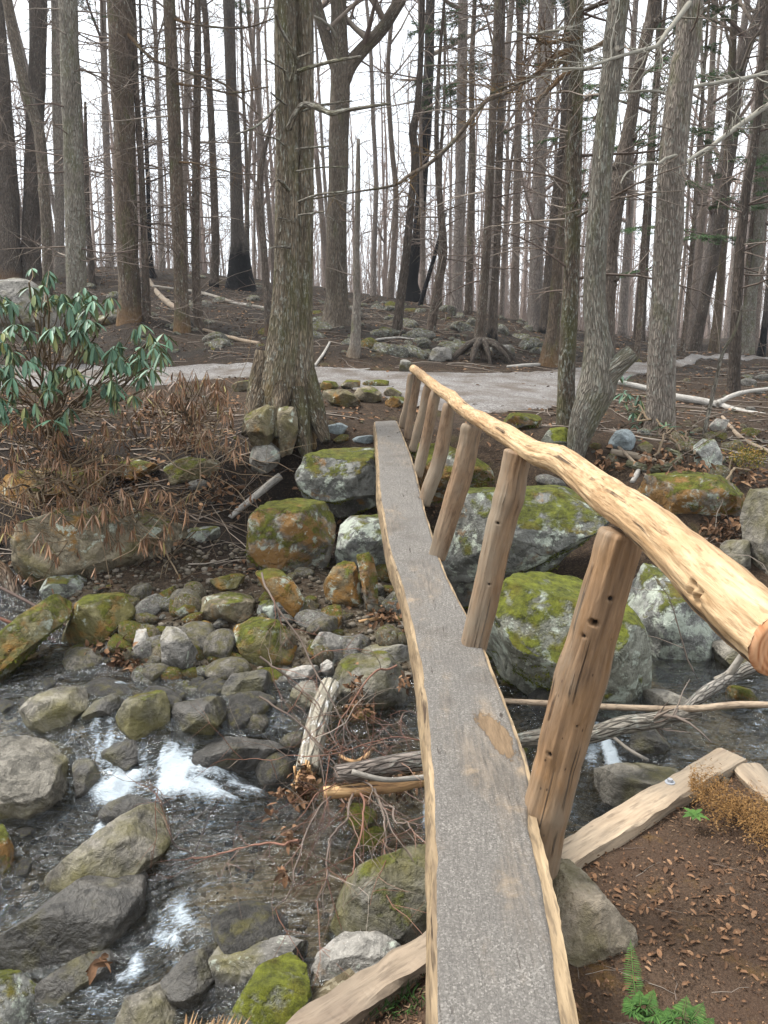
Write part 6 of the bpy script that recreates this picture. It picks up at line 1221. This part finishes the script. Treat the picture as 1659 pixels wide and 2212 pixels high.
# far wood as one mass
lite = []
for k in range(6):
    a, b = MB(), MB(); g2 = rs(800+k); m = 10; zz = np.linspace(-.3, 13, m); S = np.stack([.3*fbm(zz*.15, k, 1.0, 2)*zz/5, .3*fbm(zz*.15, k, 5.0, 2)*zz/5, zz], 1); RR = np.linspace(.075, .006, m)*(.6+.2*k); tube(a, S, RR, 5, cap=False, r=.5+.08*k); crown_bare(a, S, RR, 2, g2, 14, 3.4, 1.2, 1, .5)
    for _ in range(26): an = g2.uniform(0, 6.28); rr_ = g2.uniform(.3, 2.6); p_ = np.array([math.cos(an)*rr_, math.sin(an)*rr_, 0]); twig(a, p_, [g2.normal(0, .12), g2.normal(0, .12), 1], g2.uniform(1.2, 4.5), .016, 0, g2, .2, .12)
    lite.append((np.concatenate(a.v), np.concatenate(a.q), np.concatenate(a.r)))
mb = MB(); g = rs(99)
for i in range(430):
    Y = 38+85*g.rand()**1.2; x = g.uniform(-.62, .62)*Y; v, q, r_ = lite[i % 6]; z = H(x, Y)[0]; an = g.uniform(0, 6.28); c, s = math.cos(an), math.sin(an); sc = g.uniform(.7, 1.2); v2 = np.stack([(v[:, 0]*c-v[:, 1]*s)*sc+x, (v[:, 0]*s+v[:, 1]*c)*sc+Y, v[:, 2]*sc+z], 1); mb.add(v2, q, None, v2, np.clip(r_*.6+g.uniform(.0, .5), 0, 1))
tag(mb.build('distant_woods', M['brush']), 'dense leafless woods closing the background', kind='stuff')

# ------------------------------------------------------------------ rhododendrons
def whorl(ml, g, p, n, L, W, droop, mix_tilt=0):
    a = np.linspace(0, 6.28, n, endpoint=False)+g.uniform(0, 6.28)+g.normal(0, .15, n); dr = droop+g.normal(0, .3, n); D = np.stack([np.cos(a)*np.cos(dr), np.sin(a)*np.cos(dr), -np.sin(dr)], 1); Nn = np.stack([np.cos(a)*np.sin(dr), np.sin(a)*np.sin(dr), np.cos(dr)], 1)
    leafquads(ml, np.tile(p, (n, 1))+D*.012, D, Nn, L*g.uniform(.7, 1.1, n), W*g.uniform(.8, 1.15, n), g.rand(n), bend=.12)
def rhodo(name, label, foot, clusters, Yr, n, L, W, droop, mat, seed, jit=14, stemr=.009, green=None):
    """clusters: picture x, y, spread x, spread y, count"""
    g = rs(seed); base = onT(*foot) if len(foot) == 2 else atY(*foot); t = thing(name, label, 'shrub', base); ml, ms, mg = MB(), MB(), MB(); hubs = [base+np.array([g.normal(0, .15), g.normal(0, .15), .1]) for _ in range(5)]
    for (x, y, sx, sy, c) in clusters:
        if mat == 'withered': c = int(c*1.7)
        hub0 = atY(x, y+sy+35, g.uniform(*Yr)+.15); hub0[2] = max(hub0[2], H(hub0[0], hub0[1])[0]); b0 = hubs[g.randint(5)]
        mid = (hub0+b0)/2+np.array([0, 0, .12]); S = spline([b0, mid, hub0], 24)+np.stack([fbm(np.linspace(0, 4, 24), x*.1, j*2.0, 3)*.09 for j in range(3)], 1); tube(ms, S, np.linspace(stemr*1.5, stemr*.8, 24), 6, cap=False, r=g.rand())
        for _ in range(c):
            p = atY(x+g.uniform(-1, 1)*sx, y+g.uniform(-1, 1)*sy, g.uniform(*Yr)); k = g.randint(8, 24); q = S[k]; mm = (p+q)/2+g.normal(0, .04, 3)-[0, 0, .05]; tube(ms, spline([q, mm, p], 9), np.linspace(stemr*.6, stemr*.35, 9), 4, cap=False, r=g.rand())
            whorl(ml, g, p, g.randint(n-3, n+3), L*g.uniform(.6, 1.25), W*g.uniform(.75, 1.2), droop+g.normal(0, .28)); 
            if g.rand() < .6: tube(mg, [p, p+[0, 0, .018]], [.005, .002], 4)
    ms.build('stems', M['stem'], t, origin=base); ml.build('leaves', M[mat], t, origin=base)
    return t
GREEN = [(-40, 640, 30, 20, 4), (-50, 720, 40, 20, 5), (-40, 800, 30, 24, 5), (-30, 860, 30, 20, 4), (40, 880, 40, 14, 4), (110, 900, 30, 12, 2), (108, 590, 14, 8, 2), (60, 583, 10, 5, 1), (95, 625, 30, 10, 4), (20, 650, 20, 12, 4), (85, 650, 25, 12, 3), (150, 640, 22, 14, 5), (185, 640, 18, 12, 4), (170, 670, 28, 14, 5), (235, 645, 14, 6, 2), (190, 625, 14, 6, 2), (40, 708, 35, 10, 4), (105, 712, 28, 10, 4), (185, 700, 25, 14, 5), (15, 745, 18, 14, 4), (235, 745, 50, 12, 7), (190, 735, 16, 12, 3), (275, 770, 50, 14, 8), (320, 758, 30, 10, 4), (350, 745, 20, 8, 2), (60, 775, 40, 12, 3), (10, 800, 20, 18, 4), (130, 790, 25, 10, 4), (165, 800, 20, 14, 3), (310, 800, 24, 12, 5), (215, 825, 40, 10, 5), (270, 850, 30, 12, 4), (85, 835, 24, 14, 3), (15, 850, 20, 14, 3), (155, 885, 20, 8, 2), (195, 850, 14, 10, 2), (350, 725, 30, 8, 3), (310, 705, 20, 8, 2)]
rhodo('rhododendron', 'green rhododendron with drooping glossy leaves at the left', (120, 960), [(a, b, c, d, int(e*1.2+.5)) for a, b, c, d, e in GREEN], (6.6, 7.8), 8, .15, .037, 1.05, 'rhodo', 601)
rhodo('rhododendron', 'withered brown rhododendron between the green one and the great hemlock', (400, 960), [(400, 810, 60, 14, 9), (470, 830, 40, 16, 8), (340, 850, 60, 18, 10), (430, 870, 60, 20, 12), (500, 880, 30, 16, 5), (300, 900, 50, 20, 8), (380, 930, 60, 24, 12), (450, 940, 40, 22, 8), (510, 950, 22, 22, 4)], (7.2, 8.8), 6, .15, .013, 1.1, 'withered', 602)
rhodo('rhododendron', 'withered brown rhododendron sprawling over the bank at the far left', (100, 1080), [(40, 900, 60, 25, 9), (130, 930, 60, 25, 9), (220, 930, 50, 22, 8), (60, 980, 70, 25, 12), (150, 1010, 60, 22, 12), (240, 990, 50, 22, 10), (20, 1050, 40, 25, 7), (100, 1070, 60, 20, 9), (180, 1060, 50, 20, 9)], (6.9, 8.3), 6, .15, .013, 1.15, 'withered', 603)
rhodo('rhododendron', 'withered rhododendron stems drooping over the huge tan boulder', (250, 1120, 7.6), [(30, 1130, 40, 25, 6), (90, 1170, 50, 25, 8), (160, 1110, 50, 20, 8), (230, 1090, 50, 20, 8), (300, 1070, 50, 20, 8), (380, 1080, 40, 25, 6), (270, 1150, 50, 22, 7), (340, 1150, 40, 22, 5), (130, 1190, 40, 16, 5), (60, 1230, 30, 20, 3), (120, 1240, 20, 10, 2), (210, 1230, 10, 8, 1), (390, 1230, 8, 8, 1)], (6.5, 7.2), 7, .14, .013, 1.3, 'withered', 604)
rhodo('rhododendron', 'small leggy rhododendron with a few green leaves at the foot of the big pale trunk', (1390, 940), [(1370, 855, 30, 8, 4), (1385, 880, 35, 14, 5), (1340, 835, 14, 6, 1), (1380, 910, 30, 12, 3)], (9.6, 10.4), 7, .16, .03, .35, 'rhodo', 605)
rhodo('rhododendron', 'wilting rhododendron with narrow rolled leaves above the mossy mound', (1470, 1010), [(1420, 925, 30, 10, 3), (1455, 935, 30, 12, 4), (1480, 955, 30, 12, 4), (1430, 955, 30, 10, 3)], (8.9, 9.4), 8, .16, .02, .3, 'rhodo', 606)
rhodo('rhododendron', 'brown wilted sprig hanging over the moss right of the handrail', (1560, 1110), [(1500, 1060, 30, 14, 4), (1540, 1080, 30, 14, 4), (1570, 1120, 30, 14, 4), (1490, 1120, 30, 14, 3), (1600, 1150, 20, 12, 2)], (7.6, 8.2), 8, .14, .018, .9, 'withered', 607)
# wiry bare stems over the left bank and right bank
def wires(label, boxes, n, seed, mat='stem', L=(.6, 1.6), r=.006):
    g = rs(seed); c0 = atY(boxes[0][0], boxes[0][1], boxes[0][4]); mb = MB()
    for _ in range(n):
        b = boxes[g.randint(len(boxes))]; p = atY(g.uniform(b[0], b[2]), g.uniform(b[1], b[3]), b[4]+g.normal(0, .25)); twig(mb, p, [g.normal(0, 1), g.normal(0, .4), g.normal(0.1, .5)], g.uniform(*L), r*g.uniform(.5, 1.2), 1, g, -.3, .45, 3, 4, .6, .4)
    tag(mb.build('bare_stems', M[mat], None, origin=c0), label, kind='stuff')
wires('tangled bare stems of the withered rhododendrons on the left bank', [(0, 950, 500, 1150, 7.4), (0, 1100, 400, 1280, 6.8), (100, 1000, 450, 1200, 7.0)], 48, 61)
wires('thin bare stems and dead twigs on the right bank', [(1350, 1000, 1659, 1200, 7.6), (1480, 1150, 1659, 1260, 6.8), (1300, 900, 1500, 1050, 9.0), (1500, 1440, 1659, 1520, 5.6)], 60, 62, 'twig', (.3, 1.0), .005)
wires('dark brushy twigs in the undergrowth on the slope', [(300, 640, 560, 740, 17), (800, 640, 1180, 740, 19), (1300, 700, 1659, 760, 22), (700, 660, 860, 720, 20)], 90, 63, 'twig', (.4, 1.6), .006)

log('fallen_branch', [(1352, 1052, 7, 7.9), (1400, 1075, 7, 7.8), (1460, 1120, 7, 7.6), (1560, 1165, 6, 7.4), (1650, 1160, 5, 7.3)], M['stem'], 'long bowed bare stem in front of the mossy mound', 'branch', seed=41, n=8, twigs=8, twl=.5)
log('fallen_branch', [(1395, 1130, 8, 7.4), (1440, 1100, 8, 7.5), (1500, 1090, 7, 7.6)], M['palewood'], 'pale crooked stick against the mossy mound', 'branch', seed=42, n=8, twigs=4, twl=.4)
log('fallen_branch', [(1470, 1180, 8, 6.8), (1560, 1195, 8, 6.7), (1659, 1215, 8, 6.6)], M['drywood'], 'brown stick leading to the dark boulder at the right edge', 'branch', seed=43, n=8, twigs=6, twl=.5)
log('fallen_branch', [(1260, 905, 6, None), (1330, 960, 7, None), (1400, 1030, 7, None)], M['drywood'], 'straight brown stick below the leaning birch', 'branch', seed=44, n=8, twigs=4, twl=.4)
scatter_leaves(2600, 36, [(.55, 1.4, 1.9, 2.7, 1)], 'litter', 'matted pinkish-brown leaves on the near bank at the lower right', 'leaf_litter', (.008, .034), .5, .35, patch=.02)
leafclump([(60, 930, 120, 30, 260, None), (180, 1000, 120, 30, 260, None), (330, 900, 120, 30, 260, None), (420, 960, 100, 40, 300, None), (470, 1080, 80, 50, 220, None), (250, 1060, 120, 30, 200, None), (60, 1060, 90, 30, 160, None)], 37, 'leaf_drift', 'dark layer of dead leaves under the withered shrubs', 'leaves', L=.075)
leafclump([(1500, 1030, 70, 20, 160, None), (1420, 1000, 60, 16, 120, None), (1560, 1150, 60, 30, 160, None), (1300, 1010, 40, 16, 80, None), (1620, 1050, 50, 30, 90, None)], 35, 'leaf_drift', 'dead leaves gathered on the right bank', 'leaves', L=.075)
g = rs(91); mb = MB(); cc_ = atY(1500, 1080, 7.6); n = 9000
for (x, y, rx, ry, k) in [(1530, 1060, 60, 14, 3000), (1585, 1110, 22, 26, 2200), (1440, 1110, 50, 8, 1600), (1620, 985, 40, 20, 900), (1400, 1060, 30, 8, 1300)]:
    px_ = x+g.normal(0, .6, k)*rx; py_ = y+g.normal(0, .6, k)*ry; c = np.array([atY(a_, b_, 7.75) for a_, b_ in zip(px_, py_)]); c[:, 1] += g.normal(0, .08, k)
    leafquads(mb, c, g.normal(0, 1, (k, 3)), g.normal(0, .5, (k, 3))+[0, 0, 1], g.uniform(.012, .04, k), g.uniform(.004, .01, k), g.rand(k))
tag(mb.build('moss', M['moss_gold'], None), 'golden and green moss growing over the mound of rock', kind='stuff')
# ------------------------------------------------------------------ ferns and near-bank plants
def fern(foot, fronds, label, mat='fern', seed=0, z=-.33, name='fern', Lp=.045):
    g = rs(seed); base = atZ(foot[0], foot[1], z); t = thing(name, label, 'fern' if 'fern' in name else 'plant', base); ml, ms = MB(), MB()
    for pts in fronds:
        P_ = np.array([atZ(x, y, zz) for x, y, zz in pts]); P_ = np.vstack([base+[0, 0, .02], P_]) if np.linalg.norm(P_[0]-base) > .03 else P_; S = spline(P_, 34); tube(ms, S, np.linspace(.0022, .0009, 34), 5, cap=False, r=.8); T = np.gradient(S, axis=0); T /= np.linalg.norm(T, axis=1)[:, None]; i = np.arange(5, 34); u = (i-5)/28.; w = Lp*np.sin(np.clip(u*.9+.14, 0, 1)*PI)**.7
        sd_ = np.cross(T[i], [0, 0, 1.]); sd_ /= np.linalg.norm(sd_, axis=1)[:, None]+1e-9
        for s in (-1, 1): leafquads(ml, S[i], sd_*s+T[i]*.25-[0, 0, .12], np.array([0, 0, 1.])+g.normal(0, .12, (len(i), 3)), w*g.uniform(.85, 1.1, len(i)), .0048, g.uniform(.2, .9, len(i)), bend=.08)
    ms.build('stalks', M[mat], t, origin=base); ml.build('fronds', M[mat], t, origin=base)
def fronds(cx_, cy_, n, ln, seed, a0=-2.8, a1=-.3):
    g = rs(seed); out = []
    for k in range(n):
        a = a0+(a1-a0)*(k+.5)/n+g.normal(0, .12); l = ln*g.uniform(.6, 1.1); out.append([(cx_+math.cos(a)*l*f, cy_+math.sin(a)*l*f, -.31+.11*math.sin(f*2.6)) for f in (.15, .4, .7, 1.0)])
    return out
fern((1385, 2205), fronds(1385, 2205, 5, 85, 1)+[[(1372, 2140, -.25), (1366, 2085, -.24), (1362, 2030, -.27)]], 'green fern reaching up towards the brown flagstone', seed=1, Lp=.03)
fern((1470, 2215), fronds(1470, 2235, 6, 95, 2, -3.0, -.1), 'green fern cut by the bottom edge', seed=2, Lp=.036)
g = rs(71); b0 = atZ(1560, 1780, -.3); t = thing('dead_fern', 'rusty dead fern mat on the near bank at the right edge', 'fern', b0); mb = MB(); n = 6500; x = g.uniform(0, 1, n); c = np.array([atZ(a_, b_, -.29) for a_, b_ in zip(1490+x*220, 1700+x*115+g.normal(0, 1, n)*(12+16*np.abs(np.sin(x*7))))]); c[:, 2] += g.uniform(0, .05, n)
leafquads(mb, c, g.normal(0, 1, (n, 3))*[1, 1, .4], g.normal(0, .5, (n, 3))+[0, 0, 1], g.uniform(.006, .020, n), g.uniform(.0015, .0035, n), g.rand(n)); mb.build('fronds', M['dead_fern'], t, origin=b0)
mb = MB(); c = np.tile(atZ(1500, 1762, -.28), (9, 1)); a = np.linspace(0, 6.28, 9, endpoint=False); leafquads(mb, c, np.stack([np.cos(a), np.sin(a), .35+0*a], 1), np.tile([0, 0, 1.], (9, 1)), g.uniform(.03, .06, 9), .018, g.uniform(.6, 1, 9)); tag(mb.build('seedling', M['fern'], None, origin=c[0]), 'small green seedling on bare soil beside the dead fern', 'seedling')
g = rs(72); mb = MB(); n = 700; xx, yy = g.uniform(640, 910, n), g.uniform(2085, 2212, n); ok = (yy > 2212-(xx-640)*.5-10); c = np.array([atZ(a_, b_, -.46) for a_, b_ in zip(xx[ok], yy[ok])]); c[:, 2] = H(c[:, 0], c[:, 1]); n = len(c); leafquads(mb, c, g.normal(0, .5, (n, 3))+[0, 0, 1], g.normal(0, 1, (n, 3)), g.uniform(.015, .05, n), .004, g.uniform(0, .8, n)); tag(mb.build('grass', M['fern'], None), 'sparse moss and grass blades below the left timber', kind='stuff')

# labels of the many: told apart by look and by the landmark they lie beside
LT, LR = landmarks(('tree',)), landmarks(('boulder', 'footbridge'))
TONE = {'hillside_rock': 'dark', 'plain_rock': 'grey', 'grey_rock': 'greyish', 'olive_rock': 'olive', 'tan_rock': 'tan', 'lichened_rock': 'lichened', 'damp_rock': 'damp', 'damp_mossy_rock': 'mossy', 'pale_rock': 'pale', 'ochre_rock': 'ochre', 'wet_rock': 'wet dark'}
for o in list(scene.objects):
    gr = o.get('group')
    if gr == 'bare trees of the wood beyond':
        sx = o.scale[0]; relabel(o, ('slim' if sx < .92 else 'medium' if sx < 1.08 else 'tall')+(' nearer' if o.location[1] < 38 else ' distant')+' bare tree', LT, False)
    elif gr and o.type == 'MESH' and o.get('category') in ('stone', 'cobble', 'rock'):
        sx = o.scale[0]; lo_, hi_ = (.03, .06) if 'gravel' in gr else (.1, .2); tone = TONE.get(o.data.materials[0].name, 'grey')
        relabel(o, ('small ' if sx < lo_ else 'medium ' if sx < hi_ else 'large ')+tone+' '+o['category'], LT if 'slope' in gr else LR)

seen = {}
for o in scene.objects:
    if o.get('group') and o.get('label') and not o.parent: seen.setdefault(o['label'], []).append(o)
for lb, os_ in seen.items():
    if len(os_) > 1:
        os_.sort(key=lambda q: q.location[1]); n = len(os_)
        for k, q in enumerate(os_): q['label'] = ' '.join(lb.split()[:15])+(' nearest' if k == 0 else ' farthest' if k == n-1 else ' middle' if n == 3 else (' second', ' third', ' fourth', ' fifth', ' sixth', ' seventh', ' eighth')[min(k-1, 6)])
# ------------------------------------------------------------------ haze volume added to fade and brighten the far trees
hm = bpy.data.materials.new('haze'); hm.use_nodes = True; hn = hm.node_tree; hn.nodes.clear(); ho = hn.nodes.new('ShaderNodeOutputMaterial'); hv = hn.nodes.new('ShaderNodeVolumePrincipled')
hv.inputs['Color'].default_value = (.93, .95, 1, 1); hv.inputs['Density'].default_value = .0007; hv.inputs['Anisotropy'].default_value = .2; hn.links.new(hv.outputs[0], ho.inputs['Volume'])
bm = bmesh.new(); bmesh.ops.create_cube(bm, size=1); me = bpy.data.meshes.new('haze'); bm.to_mesh(me); bm.free(); me.materials.append(hm); hz = bpy.data.objects.new('haze', me); COL.objects.link(hz)
hz.scale = (316, 244, 40); hz.location = (0, 55, 15.5); tag(hz, 'thin pale haze added to fade the far trees', kind='stuff')
